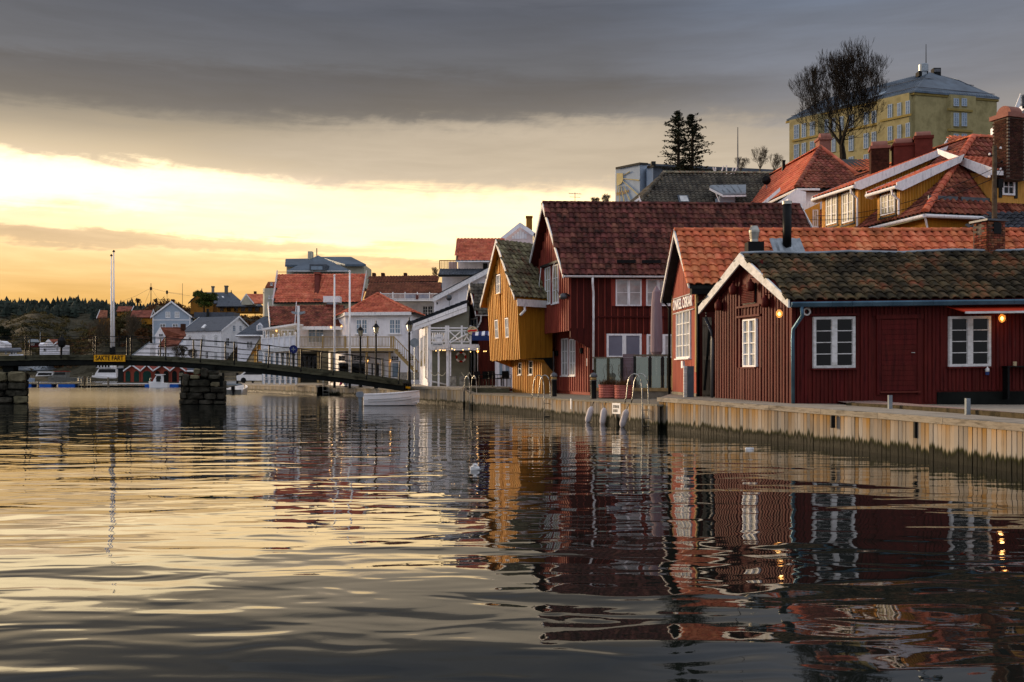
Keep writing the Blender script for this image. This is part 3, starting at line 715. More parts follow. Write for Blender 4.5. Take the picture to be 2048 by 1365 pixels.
mb = MB(); mb.poly([tuple(P(652.5, 0, 84).xy) + (.73,), tuple(P(634.5, 0, 82.6).xy) + (.73,), tuple(P(654, 0, 96).xy) + (.73,), tuple(P(656, 0, 96).xy) + (.73,)])
tag(mb.build('pavement', 'deck'), kind='structure')
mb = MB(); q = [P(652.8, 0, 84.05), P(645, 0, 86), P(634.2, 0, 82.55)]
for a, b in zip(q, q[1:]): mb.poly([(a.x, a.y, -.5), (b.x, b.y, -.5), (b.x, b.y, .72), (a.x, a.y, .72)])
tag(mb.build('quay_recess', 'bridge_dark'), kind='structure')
# black rubber strips under the cap of the near quay
for px, D, h in ((1833, 21.35, .36), (1667, 24.2, .3)):
    p = P(px, 0, D); mb = MB(); mb.box(-.045, .045, -.05, .03, -h, 0)
    tag(mb.build('rubber_strip', 'dark_metal', loc=(p.x - .05, p.y - .10, .79)), 'black rubber strip on the quay planks ' + ('below the terrace corner' if px > 1800 else 'left of the wider gap, smaller of the two'), 'rubber strip')
# raised gravel strip with a mossy kerb in front of the near house
ke = [(1722, 28.55), (1703, 27.3), (1780, 25.6), (1935, 22.2), (2048, 20.0), (2300, 16.2)]
root = thing('kerb', None, None, tuple(P(1703, 0, 27.3).xy) + (.92,)); root['kind'] = 'structure'
for (a, b) in zip(ke, ke[1:]):
    p, q = G(*a), G(*b); t = (q - p).normalized(); n = Vector((t.y, -t.x)) * .0; r = Vector((-t.y, t.x)) * .14
    if r.y < 0: r = -r
    mb = wm(root); z0, z1 = .86, 1.0
    mb.add([(p.x, p.y, z0), (q.x - t.x * .01, q.y - t.y * .01, z0), (q.x + r.x - t.x * .01, q.y + r.y - t.y * .01, z0), (p.x + r.x, p.y + r.y, z0), (p.x, p.y, z1), (q.x - t.x * .01, q.y - t.y * .01, z1), (q.x + r.x - t.x * .01, q.y + r.y - t.y * .01, z1), (p.x + r.x, p.y + r.y, z1)],
           [(0, 3, 2, 1), (4, 5, 6, 7), (0, 1, 5, 4), (1, 2, 6, 5), (2, 3, 7, 6), (3, 0, 4, 7)]); mb.build('kerb_beam', 'concrete_mossy', root)
mb = MB(); f_ = [G(a, b + .12) for a, b in ke[1:]]
for i in range(len(f_) - 1): mb.poly([(f_[i].x, f_[i].y, .985), (f_[i + 1].x, f_[i + 1].y, .985), (f_[i + 1].x, 30, 1.03), (f_[i].x, 30, 1.03)])
tag(mb.build('gravel_terrace', 'gravel'), kind='structure')
for i, (px, py, D) in enumerate(((1780, 817, 25.2), (1935, 827, 21.9))):
    p = P(px, py, D); mb = MB().box(-.045, .045, -.045, .045, 0, .37).box(-.05, .05, -.05, .05, -.02, .03); 
    tag(mb.build('post', 'zinc', loc=(p.x, p.y, .89)), 'short grey steel post at the kerb ' + ('before the red door' if i == 0 else 'before the window beneath the awning'), 'post', 'steel posts at the kerb')

# ================================================================== near red house
N = House('red_boathouse', 'low dark red boathouse with mossy tile roof and white gable trim on the near quay', 'boathouse', (1585, 28.7), (1430, 33.1), (2420, 28.7), .92, 4.09, 5.46, og=.33, oe=.38, zs=.012, ze2=4.2)
N.walls('red_near')
N.roof('tile_moss', .295, .345, ind=300, seg=8, amp=.034, barge='white_worn', gut=None, slab='red_near', bh=.27, back=True)
z0 = N.ze - N.sl * N.oe
mb = N.mb()
nseg = 22
for i in range(nseg):
    a = -N.og + .04 + (N.L + .6) * i / nseg; b = -N.og + .04 + (N.L + .6) * (i + 1) / nseg - .006
    N.mb().prism([(a, -N.oe - .01, z0 - .02), (a, -N.oe - .10, z0 - .02), (a, -N.oe - .12, z0 - .06), (a, -N.oe - .09, z0 - .16), (a, -N.oe - .01, z0 - .18)], (b - a, 0, 0)).build('gutter', 'blue_gutter', N.t)
pts = [N.fr.m(-N.og + (N.L + .6) * i / 30, N.yr + random.uniform(-.01, .01), N.zr + .085 + .02 * math.sin(i * .9) - .02 * (1 if 8 < i < 13 else 0)) for i in range(31)]
MB().tube(pts, .05, 8).build('ridge_flashing', 'zinc', N.t, smooth=True)
w1 = N.win('y', 1624.6, 634.6, 1708, 736, 2, 4, fw=.075, mull=.15, mt=.025, sill='red_near', trim=None, d=.07, fm='white_worn')
w2 = N.win('y', 1895.6, 633.5, 1978.7, 733, 2, 4, fw=.075, mull=.15, mt=.025, sill='red_near', d=.07, fm='white_worn')
N.mb().box(w1[0] - .1, w1[1] + .1, -.10, -.0012, w1[3] + .03, w1[3] + .09).build('casing', 'red_near', N.t)
# door
dx0, dz1 = N.loc('y', 0, 1760, 640); dx1, dz0 = N.loc('y', 0, 1832, 782)
dr = N.mb().box(dx0, dx1, -.035, -.001, dz0, dz1).build('door', 'red_near', N.t)
for i in range(14):
    a = dz0 + (dz1 - dz0) * i / 14; N.mb().box(dx0 + .02, dx1 - .02, -.047, -.0355, a + .012, a + (dz1 - dz0) / 14 - .004).build('board', 'red_near', dr)
N.mb().box(dx0 - .12, dx0 - .004, -.06, -.001, dz0 - .1, dz1 + .1).box(dx1 + .004, dx1 + .12, -.06, -.001, dz0 - .1, dz1 + .1).box(dx0 - .16, dx1 + .16, -.09, -.0615, dz1 + .02, dz1 + .14).build('door_frame', 'red_near', N.t)
N.mb().box(dx0 - .05, dx1 + .05, -.12, -.036, dz0 - .05, dz0 - .004).build('doorstep', 'chimney_red', N.t)
hx, hz = N.loc('y', 0, 1825, 706)
MB().tube([N.fr.m(hx, -.05, hz), N.fr.m(hx, -.10, hz), N.fr.m(hx - .1, -.10, hz)], .011, 6).build('handle', 'alu', dr)
holes = [(w1[0] - .06, w1[1] + .06, w1[2] - .05, w1[3] + .04), (w2[0] - .06, w2[1] + .06, w2[2] - .05, w2[3] + .04), (dx0 - .13, dx1 + .13, -1, dz1 + .12)]
N.boards('y', 0, -1, .10, N.L, lambda q: .0 + (.33 if q > 4.1 else 0), N.ze - .08, .115, .10, .022, 'red_near', 'board', True, holes, jit=.004, tsh=.9)
N.boards('y', 0, -1, .10, N.L, lambda q: .02 + (.33 if q > 4.1 else 0), N.ze - .08, .23, .06, .045, 'red_near', 'batten', False, [(h[0], h[1], h[2], h[3]) if k == 2 else (h[0], h[1], h[2], h[3]) for k, h in enumerate(holes)], tsh=.3)
N.mb().box(4.15, N.L, -.05, -.004, -.1, .30).build('plinth', 'bridge_dark', N.t)
# gable
g1 = N.win('x', 1489.5, 640, 1515.8, 734, 2, 4, c=0, fw=.05, mull=.06, mt=.03, sill='red_near', d=.075, glass='glass_curtain', fm='white_paint')
ghole = [(g1[0] - .28, g1[1] + .25, g1[2] - .02, N.zr)]
N.boards('x', 0, -1, .10, N.W - .05, .0, lambda q: N.zroof(q) - .16, .163, .085, .085, 'red_near', 'batten', False, ghole, tsh=.25)
N.boards('x', 0, -1, g1[0] - .22, g1[1] + .25, .0, g1[2] - .06, .125, .065, .07, 'red_near', 'panel_batten', False)
mb = N.mb().box(-.06, -.0015, g1[0] - .30, g1[0] - .20, g1[2] - .1, N.zroof(N.yr) - .2).box(-.06, -.0015, g1[1] + .18, g1[1] + .28, g1[2] - .1, N.zroof(N.yr) - .2); mb.build('panel_frame', 'red_near', N.t)
ly0, lz1 = N.loc('x', 0, 1512.5, 556); ly1, lz0 = N.loc('x', 0, 1487.5, 610)
lv = N.mb().box(-.03, -.0015, ly0, ly1, lz0, lz1 - .15).build('louvre_vent', 'dark_trim', N.t)
for i in range(11):
    a = lz0 + .03 + (lz1 - .2 - lz0) * i / 11
    N.mb().prism([(-.075, ly0, a), (-.03, ly0, a + .055), (-.03, ly0, a + .07), (-.078, ly0, a + .018)], (0, ly1 - ly0, 0)).build('slat', 'red_near', lv)
for zz in (N.loc('x', 0, 1500, 612)[1], N.loc('x', 0, 1500, 631.5)[1]):
    N.mb().box(-.12, -.0016, g1[0] - .30, g1[1] + .28, zz - .05, zz + .01).build('ledge', 'red_near', N.t)
bz0, bz1 = N.loc('x', 0, 1500, 630.5)[1], N.loc('x', 0, 1500, 613.5)[1]
for i in range(7):
    a = g1[0] - .2 + (g1[1] - g1[0] + .4) * i / 6; N.mb().box(-.09, -.05, a - .022, a + .022, bz0, bz1 - .03).build('baluster', 'red_near', N.t)
N.mb().box(-.055, .06, -.06, .10, 0, N.ze - .1).build('corner_board', 'red_near', N.t)
# four red bell lamps hanging on the gable
for i, (px, py, w_h) in enumerate(((1437, 612, 'lowest on the left slope'), (1466, 580, 'high on the left slope'), (1501, 573, 'in front of the louvre'), (1530, 605, 'on the right slope'))):
    y, z = N.loc('x', -.22, px, py); p = N.fr.m(-.22, y, z) + Vector(N.t.location)
    t = thing('bell_lamp', 'dark red bell-shaped outdoor lamp hanging under the gable, ' + w_h, 'lamp', tuple(p), 'red bell lamps on the near gable')
    MB().lathe([(.02, .22), (.05, .2), (.055, .15), (.10, .12), (.13, .06), (.13, -.06), (.10, -.15), (.05, -.16)], (0, 0, 0), 12).build('lamp_shade', 'red_near', t, smooth=True)
    MB().tube([(0, 0, .2), (0, 0, .27), (.22, .03, .27)], .016, 6).build('bracket', 'red_near', t)
def bulb_lamp(p, arm, label, group='lit bulb lamps', m='bulb', r=.07):
    t = thing('wall_lamp', label, 'lamp', tuple(p), group)
    MB().lathe([(.02, .13), (.05, .11), (.095, .05), (.10, -.02), (.07, -.09), (.015, -.115)], (0, 0, 0), 12).build('glass_cage', 'cage_glass', t, smooth=True)
    MB().lathe([(.015, .05), (r * .6, .0), (r * .55, -.03), (.01, -.06)], (0, 0, 0), 8).build('bulb', m, t, smooth=True)
    MB().tube([(0, 0, .12), (0, 0, .17), arm], .014, 6).build('bracket', 'chimney_red', t)
    l = bpy.data.lights.new('bulb_light', 'POINT'); l.energy = 1.6; l.color = (1, .55, .2); l.shadow_soft_size = .06
    lo = bpy.data.objects.new('bulb_light', l); COL.objects.link(lo); lo.parent = t; lo.location = (0, 0, -.17)
    return t
m = bpy.data.materials.new('cage_glass'); m.use_nodes = True; _t = NT(m.node_tree); _b = _t.n['Principled BSDF']
_b.inputs['Base Color'].default_value = (1, .62, .2, 1); _b.inputs['Roughness'].default_value = .05; _b.inputs['Alpha'].default_value = .35
_b.inputs['Emission Color'].default_value = (1, .45, .08, 1); _b.inputs['Emission Strength'].default_value = .22
MATS['cage_glass'] = m
p = N.fr.m(-.2, .25, 0); p = P(1558.5, 628, 28.6); bulb_lamp(p, (.12, .1, .14), 'lit amber bulb lamp on the right corner of the near red gable')
p = P(2004, 637, 28.35); bulb_lamp(p, (0, .28, .17), 'lit amber bulb lamp hanging right of the window by the awning')
# round vent, sensor and bottle on the long wall
vx, vz = N.loc('y', 0, 1612, 624); mb = N.mb(); mb.lathe([(.115, 0), (.115, -.05), (.075, -.06), (.07, -.02)], (vx, -.0, vz), 20, 'y'); mb.build('round_vent', 'white_paint', N.t)
N.mb().lathe([(.068, 0), (.068, -.03)], (vx, -.0, vz), 16, 'y').build('vent_opening', 'dark_metal', N.t)
# awning
ax0, az1 = N.loc('y', -.05, 1893, 615); ax1, az0 = N.loc('y', -.6, 2048, 625)
aw = thing('awning', 'retracted red fabric awning with a pale front bar above the right window', 'awning', tuple(N.fr.m(ax0, -.05, az1) + Vector(N.t.location)))
L0 = N.fr.m(ax0, -.05, az1)
mb = MB(lambda x, y, z: N.fr.m(x, y, z) - L0); mb.prism([(ax0, -.06, az1 + .03), (ax0 + .03, -.75, az1 - .16), (ax0 + .03, -.75, az1 - .19), (ax0, -.06, az1 - .0)], (4.5, 0, 0)); mb.build('canopy', 'awning_red', aw)
mb = MB(lambda x, y, z: N.fr.m(x, y, z) - L0); mb.box(ax0 + .02, ax0 + 4.5, -.80, -.752, az1 - .225, az1 - .165); mb.build('front_bar', 'white_worn', aw)
bx_, bz_ = N.loc('y', -.05, 1971, 742); p = N.fr.m(bx_, -.12, bz_) + Vector(N.t.location)
t = thing('soap_dispenser', 'small white and blue bottle hanging on the dark wall below the right window', 'bottle', tuple(p))
MB().lathe([(.02, .12), (.025, .08), (.055, .06), (.058, -.03)], (0, 0, 0), 10).build('cap', 'plastic_white', t, smooth=True); MB().lathe([(.057, -.031), (.052, -.12)], (0, 0, 0), 10).build('body', 'awning_blue', t)
bx_, bz_ = N.loc('y', -.05, 2021.5, 728); p = N.fr.m(bx_, -.2, bz_) + Vector(N.t.location)
tag(MB().lathe([(.05, 0), (.052, .12), (.046, .12), (.044, .03)], (0, 0, -.06), 12).build('cup', 'beige_wall', loc=tuple(p)), 'small beige cup standing on the wall table at the right edge', 'cup')
t = thing('wall_table', 'narrow black shelf table against the dark red wall at the right edge', 'table', (p.x, p.y, .97 + .1))
MB().box(-.3, 1.2, -.18, .18, p.z - 1.07 - .10, p.z - 1.07 - .065).build('tabletop', 'dark_metal', t); MB().box(-.28, -.22, -.15, .15, 0, p.z - 1.07 - .1).build('leg', 'dark_metal', t)
# downpipes of the near house
gz = N.ze - N.sl * N.oe - .16
downpipe(N.t, [N.fr.m(.02, -N.oe - .05, gz), N.fr.m(.04, -N.oe - .05, gz - .25), N.fr.m(-.05, -.12, gz - .62), N.fr.m(-.05, -.10, gz - .9), N.fr.m(-.04, -.10, .02)], .055, 'blue_gutter')
downpipe(N.t, [N.fr.m(-.10, N.W + .42, gz + .2), N.fr.m(-.12, N.W + .38, gz - .05), N.fr.m(-.1, N.W + .03, gz - .5), N.fr.m(-.1, N.W, gz - .8), N.fr.m(-.1, N.W, .0)], .055, 'mid_metal')
# roof furniture behind the ridge
rt = thing('roof_vent', 'galvanised cowl vent on a black box behind the mossy ridge', 'roof vent', tuple(P(1508.5, 512, 31.5)))
MB().box(-.25, .25, -.25, .25, -.35, .42).build('vent_box', 'dark_metal', rt); MB().lathe([(.13, .43), (.13, .52), (.17, .74), (.17, .80), (.11, .93), (.11, .94)], (0, 0, 0), 16).build('cowl', 'alu', rt, smooth=False)
tag(MB().box(-.4, .4, -.2, .25, -.3, .19).build('roof_hatch', 'chimney_red', loc=tuple(P(1764.5, 512, 31.6))), 'low dark red box hatch behind the mossy ridge', 'hatch')
# brick chimney with real bricks
ch = thing('brick_chimney', 'weathered brick chimney with a slab on short piers rising behind the mossy ridge', 'chimney', tuple(P(1978, 512, 31.2) - Vector((0, 0, .4))), rz=R(17))
MB().box(-.33, .33, -.30, .30, 0, 1.38).build('core', 'mortar', ch)
bmesh_ = MB().box(-.1, .1, -.0475, .0475, -.03, .03).mesh('brick', 'brick')
hmesh_ = MB().box(-.046, .046, -.0475, .0475, -.03, .03).mesh('brick', 'brick')
for c in range(19):
    z = .04 + c * .074
    for sgn, (ax, wd, dp) in ((1, ('x', .66, -.30)), (2, ('y', .60, -.33))):
        k = wd / .215; off = (c % 2) * .1075
        x = -wd / 2 - off + .1
        while x < wd / 2:
            me = bmesh_; xx = x
            if x - .1 < -wd / 2 - .03: xx = x + .054; me = hmesh_
            if x + .1 > wd / 2 + .03: xx = x - .054; me = hmesh_
            j = random.uniform(-.006, .008)
            if ax == 'x': M4 = Matrix.Translation((xx, dp - j, z))
            else: M4 = Matrix.Translation((dp - j, xx, z)) @ Matrix.Rotation(R(90), 4, 'Z')
            if not (c >= 14 and abs(xx) < .14): inst('brick', me, ch, M4)
            x += .215
MB().box(-.42, .42, -.39, .39, 1.44, 1.50).build('cap_slab', 'mid_metal', ch); MB().box(-.14, .14, -.355, -.33, 1.05, 1.40).build('flue_opening', 'dark_metal', ch)

# ================================================================== orange-roofed red house with the sign
O = House('sign_boathouse', 'red wooden boathouse with steep bright orange tile roof and lettered sign', 'boathouse', (1394, 34.6), (1345, 38.3), (2500, 34.6), .86, 5.15, 7.0, og=.36, oe=.30, ze2=4.98)
O.walls('red_gable')
O.roof('tile_orange', .305, .36, ind=300, seg=8, amp=.034, barge='white_worn', gut=None, slab='dark_trim', ridge='tile_orange', bh=.2, back=True)
z0 = O.ze - O.sl * O.oe
O.mb().box(-.25, O.L, -O.oe + .02, -.001, z0 - .30, z0 - .10).build('fascia', 'dark_metal', O.t)
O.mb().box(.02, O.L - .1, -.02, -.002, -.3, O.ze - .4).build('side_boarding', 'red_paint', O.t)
go = O.win('x', 1355, 625.7, 1382.5, 716, 4, 4, fw=.06, mull=.08, mt=.03, sill='white_paint', glass='glass_curtain', d=.06)
O.boards('x', 0, -1, .06, O.W - .03, .28, lambda q: O.zroof(q) - .15, .15, .142, .02, 'red_gable', 'board', False, [go[:2] + (go[2] - .05, go[3] + .02)], tsh=.7)
O.mb().box(-.04, O.L * .3, -.0, O.W, -.3, .26).build('foundation', 'concrete', O.t)
zy, zz = O.loc('x', -.05, 1369, 606)
nrm_dir = Vector((-O.fr.ux.x, -O.fr.ux.y, 0)); ty = Vector((-O.fr.uy.x, -O.fr.uy.y, 0)); 
zz2 = O.loc('x', -.05, 1388, 593)[1]
sg_ = thing('shop_sign', 'white raised letters ONKEL OSKAR above the gable window of the red boathouse', 'sign', tuple(O.fr.m(-.05, O.W / 2 - .1, zz - .02) + Vector(O.t.location)))
tn = ty.cross(Vector((0, 0, 1)))
M4 = Matrix(((ty.x, 0, tn.x, 0), (ty.y, 0, tn.y, 0), (0, 1, 0, 0), (0, 0, 0, 1)))
text_mesh('ONKEL OSKAR', .54, 'lettering', 'white_paint', sg_, M4 @ Matrix.Translation((0, 0, .045)), .012, .80)
mb = MB(); h_ = 1.55
for z_, w2_ in ((.27, h_), (-.29, h_)): mb.tube([tuple(ty * -w2_ + Vector((0, 0, z_)) + tn * .02), tuple(ty * w2_ + Vector((0, 0, z_)) + tn * .02)], .02, 4)
mb.build('sign_rail', 'white_worn', sg_)
O.mb().box(-.05, .03, -.05, .10, 1.0, O.ze - .25).build('corner_board', 'new_wood', O.t)
O.mb().box(-.03, .03, O.W - .08, O.W + .03, .3, O.ze - .35).build('corner_board', 'new_wood', O.t)
vy, vz = O.loc('x', 0, 1369, 729); O.mb().box(-.10, -.022, vy - .12, vy + .12, vz - .14, vz + .12).build('vent_box', 'white_paint', O.t)
downpipe(O.t, [O.fr.m(.5, -.32, z0 - .1), O.fr.m(.25, -.2, z0 - .45), O.fr.m(-.0, -.15, z0 - .62), O.fr.m(-.0, -.15, 0)], .05, 'dark_metal')
downpipe(O.t, [O.fr.m(-.25, O.W + .35, z0 - .05), O.fr.m(-.22, O.W + .3, z0 - .3), O.fr.m(-.1, O.W + .1, z0 - .55), O.fr.m(-.1, O.W + .1, 0)], .05, 'dark_metal')
# black flue with lead flashing, standing on the orange roof
fx_, D_ = 1574, 35.2
fl = thing('flue_pipe', 'tall black flue pipe with lead flashing on the orange tile roof', 'flue', tuple(P(fx_, 497, D_)))
MB().tube([(0, 0, -.3), (0, 0, 1.55)], .155, 14).build('pipe', 'dark_metal', fl, smooth=True); MB().lathe([(.17, 1.55), (.17, 1.66), (.13, 1.66)], (0, 0, 0), 14).build('collar', 'alu', fl)
mb = MB()
for i in range(9):
    a = -.55 + i * .12; mb.prism([(a, -.42, -.26 + .05 * (i % 2)), (a + .13, -.42, -.26 + .05 * ((i + 1) % 2)), (a + .13, .3, .38 + .03 * ((i + 1) % 2)), (a, .3, .38 + .03 * (i % 2))], (0, 0, -.02))
mb.build('lead_flashing', 'zinc', fl)
# plank door between the two houses
p0, p1 = P(1405, 795, 34.4), P(1424, 795, 34.3); t = thing('plank_door', 'tall grey weathered plank door with diagonal brace between the red houses', 'door', (p0.x, p0.y, .9))
n_ = 4; W_ = p1.x - p0.x
for i in range(n_): MB().box(W_ * i / n_ + .004, W_ * (i + 1) / n_ - .004, -.02, .02, .05, 2.85).build('plank', 'old_board', t)
for z_ in (.25, 1.45, 2.65): MB().box(.0, W_, -.05, -.021, z_ - .07, z_ + .07).build('ledger', 'old_board', t)
MB().prism([(.02, -.05, .33), (.10, -.05, .33), (W_ - .02, -.05, 2.56), (W_ - .10, -.05, 2.56)], (0, .028, 0)).build('brace', 'bridge_dark', t)
# slate slab and white stacked posts leaning by the sign house
p = P(1380.5, 800, 33.6); tag(MB().box(-.115, .115, -.05, .03, 0, 1.13).build('slate_slab', 'slate', loc=(p.x, p.y, .93)), 'dark blue-grey slate slab standing upright before the sign house', 'slab')
p = P(1370.5, 800, 33.8); t = thing('stacked_pillar', 'narrow white pillar of stacked blocks beside the slate slab', 'pillar', (p.x, p.y, .9))
for i in range(13): MB().box(-.055, .055, -.06, .06, i * .09, i * .09 + .084).build('block', 'white_worn', t)

# ================================================================== big red house with jettied gable
B = House('jettied_red_house', 'tall red timber house with steep dark red tile roof and overhanging upper gable', 'house', (1141, 47.4), (1071, 53), (1646, 48), .8, 6.93, 10.37, og=.48, oe=.40)
jx = .93; zf_ = 3.97 - .8
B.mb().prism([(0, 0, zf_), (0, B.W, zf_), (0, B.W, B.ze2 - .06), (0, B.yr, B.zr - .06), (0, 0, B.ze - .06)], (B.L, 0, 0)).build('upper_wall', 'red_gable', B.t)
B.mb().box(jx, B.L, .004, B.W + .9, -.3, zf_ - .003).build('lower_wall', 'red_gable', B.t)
B.mb().box(jx + .03, B.L, -.04, B.W, -.3, .13).build('foundation', 'concrete', B.t)
B.mb().prism([(0, 0, zf_), (0, 0, zf_ - .43), (jx, 0, zf_ - .96), (jx, 0, zf_)], (0, .12, 0)).build('bracket', 'red_paint', B.t)
B.mb().prism([(0, B.W, zf_), (0, B.W, zf_ - .43), (jx, B.W, zf_ - 1.2), (jx, B.W, zf_)], (0, -.12, 0)).build('bracket', 'red_paint', B.t)
B.roof('tile_red_old', .30, .36, ind=300, seg=6, amp=.036, barge='white_worn', gut='white_paint', slab='red_paint', ridge='tile_red_old', bh=.24, gr=.075)
for i in range(3):
    x_ = 2.2 + i * 3.1
    for k in range(2): B.mb().box(x_ + k * 1.2, x_ + k * 1.2 + .9, -.1, -.06, B.ze + .15, B.ze + .30).build('snow_guard', 'dark_metal', B.t)
H1 = []
H1.append(B.win('y', 1231, 558.7, 1282.5, 612.6, 2, 2, fw=.06, mull=.12, glass='glass_curtain', sill='red_paint'))
H1.append(B.win('y', 1292, 558.7, 1340, 612.6, 2, 2, fw=.06, mull=.12, glass='glass_curtain', sill='red_paint'))
H1.append(B.win('y', 1213, 668, 1282.5, 716, 2, 1, fw=.09, mull=.18, glass='panel_grey', sill=None))
H1.append(B.win('y', 1293, 669, 1360, 716, 2, 2, fw=.09, mull=.16, glass='glass_curtain', sill=None))
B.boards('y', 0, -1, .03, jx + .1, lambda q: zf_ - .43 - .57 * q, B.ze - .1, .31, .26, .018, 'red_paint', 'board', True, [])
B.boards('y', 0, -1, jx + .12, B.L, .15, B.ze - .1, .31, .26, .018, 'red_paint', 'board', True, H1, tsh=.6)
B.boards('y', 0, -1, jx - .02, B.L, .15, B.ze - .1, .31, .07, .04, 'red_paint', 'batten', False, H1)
lx0, lz = B.loc('y', 0, 1180, 633.5); B.mb().box(lx0, B.L, -.09, -.042, lz - .05, lz + .02).build('ledge', 'red_paint', B.t)
GH = []
for a, b in (((1091.5, 537), (1102, 607)), ((1106.8, 532), (1118, 606))): GH.append(B.win('x', a[0], a[1], b[0], b[1], 2, 3, fw=.06, mull=0, mt=.03, sill='white_paint', glass='glass_warm', d=.06))
B.boards('x', 0, -1, .06, B.W - .03, zf_ - .12, lambda q: B.zroof(q) - .2, .34, .13, .075, 'red_gable', 'batten', False, [(h[0] - .04, h[1] + .04, h[2] - .05, h[3] + .03) for h in GH], jit=.01)
hy0 = min(h[0] for h in GH); hy1 = max(h[1] for h in GH); hz1 = max(h[3] for h in GH)
B.mb().box(-.22, -.045, hy0 - .35, hy1 + .3, hz1 + .04, hz1 + .14).build('awning_box', 'dark_trim', B.t)
for y_ in (hy0 + .1, hy1 + .15): downpipe(B.t, [B.fr.m(-.2, y_, hz1 + .05), B.fr.m(-.35, y_ - .15, hz1 - .9), B.fr.m(-.05, y_ - .2, hz1 - 1.5)], .022, 'white_worn', 'awning_arm')
GL = []
for a, b in (((1124.5, 678), (1137, 752)), ((1140.5, 679), (1152.5, 752))): GL.append(B.win('x', a[0], a[1], b[0], b[1], 2, 3, c=jx, fw=.06, mull=0, mt=.035, sill='white_paint', glass='glass_curtain', d=.06))
B.boards('x', jx, -1, .06, B.W + .85, .13, zf_ - .02, .34, .13, .075, 'red_gable', 'batten', False, [(h[0] - .04, h[1] + .04, h[2] - .05, h[3] + .03) for h in GL] + [(B.W - .25, B.W + .9, 0, 2.3)])
B.mb().box(jx - .06, jx - .002, B.W - .2, B.W + .8, .0, 2.2).build('door', 'white_paint', B.t)
for px, py in ((1113, 707), (1163.5, 702)):
    y_, z_ = B.loc('x', jx - .12, px, py); L0 = B.fr.m(jx - .12, y_, z_); t = thing('wall_lamp', 'small black cylinder wall lamp ' + ('left' if px < 1130 else 'right') + ' of the tall gable windows under the overhang', 'lamp', tuple(L0 + Vector(B.t.location)), 'lamps under the red overhang')
    MB().lathe([(.07, .14), (.10, .1), (.10, -.1), (.06, -.14)], (0, 0, 0), 10).build('lamp_body', 'dark_metal', t); MB().box(0, .1, -.02, .02, -.03, .03).build('bracket', 'dark_metal', t)
y_, z_ = B.loc('x', -.25, 1133, 592); L0 = B.fr.m(-.3, .15, z_); t = thing('gable_lamp', 'round black outdoor lamp on an arm at the corner of the upper red gable', 'lamp', tuple(L0 + Vector(B.t.location)))
MB().lathe([(.03, .15), (.13, .11), (.2, 0), (.19, -.08), (.1, -.15)], (0, 0, 0), 14).build('lamp_shade', 'mid_metal', t, smooth=True); MB().tube([(0, 0, .1), (.15, -.1, .12), (.3, -.15, 0)], .04, 6).build('bracket', 'dark_metal', t)
gz = B.ze - B.sl * B.oe - .08
x_ = B.loc('y', -.4, 1185, 560)[0]
downpipe(B.t, [B.fr.m(x_, -.42, gz), B.fr.m(x_, -.42, gz - .25), B.fr.m(x_ + .15, -.1, gz - .75), B.fr.m(x_ + .15, -.1, gz - 1.1), B.fr.m(x_ + .15, -.1, 1.2)], .055, 'white_paint')
for px, py in ((1105.5, 729), (1176.5, 725)):
    y_, z_ = B.loc('x', jx, px, py); B.mb().box(jx - .06, jx - .046, y_ - .06, y_ + .06, z_ - .18, z_ + .18).build('house_plate', 'white_paint', B.t)

# ================================================================== leaning ochre house
Yh = House('leaning_yellow_house', 'crooked ochre yellow timber house with mossy roof and leaning overhanging gable', 'house', (1036, 50), (975, 55.2), (1105, 51.6), .8, 5.95, 8.8, og=.42, oe=.34)
zb_ = 2.55 - .8; jy = 1.75; LE = .21 / (Yh.ze - zb_)
class LeanFr(Fr):
    def m(s, x, y, z): return Fr.m(s, x + LE * max(0, min(6, s.zr_ - z)) * max(0, 1 - x / 1.2), y, z)
Yh.fr.__class__ = LeanFr; Yh.fr.zr_ = Yh.ze
_old = Yh.loc
def yloc(plane, c, px, py):
    s_, z_ = _old(plane, c, px, py)
    if plane == 'x' and c < .5: s_, z_ = _old(plane, c + LE * max(0, Yh.ze - z_), px, py)
    return s_, z_
Yh.loc = yloc
Yh.mb().prism([(0, 0, zb_), (0, Yh.W, zb_), (0, Yh.W, Yh.ze2 - .06), (0, Yh.yr, Yh.zr - .06), (0, 0, Yh.ze - .06)], (Yh.L, 0, 0)).build('upper_wall', 'ochre_dark', Yh.t)
Yh.mb().box(jy, Yh.L, .05, Yh.W - .3, -.3, zb_ + .3).build('lower_wall', 'ochre_paint', Yh.t)
Yh.mb().prism([(.16, Yh.W - .05, zb_ - .0), (jy, Yh.W - .3, zb_ - .42), (jy, Yh.W - .3, zb_)], (0, -.1, 0)).build('bracket', 'ochre_dark', Yh.t)
Yh.mb().prism([(0.3, .01, zb_ + .01), (jy + .0, .01, zb_ - .02), (Yh.L, .01, zb_ - .62), (Yh.L, .01, zb_ + .1)], (0, -.05, 0)).build('sagging_beam', 'bridge_dark', Yh.t)
Yh.roof('tile_mossy_green', .31, .36, ind=220, seg=8, amp=.04, barge='white_worn', gut=None, slab='ochre_dark', ridge=None, bh=.24, back=True)
z0 = Yh.ze - Yh.sl * Yh.oe
Yh.mb().box(-.25, Yh.L, -Yh.oe - .02, -Yh.oe + .03, z0 - .42, z0 - .06).build('fascia', 'white_paint', Yh.t)
downpipe(Yh.t, [Yh.fr.m(.3, -.3, z0 - .4), Yh.fr.m(.3, -.3, z0 - .6), Yh.fr.m(.1, -.16, z0 - .8), Yh.fr.m(.05, -.1, z0 - .85)], .07, 'white_paint')
YH = []
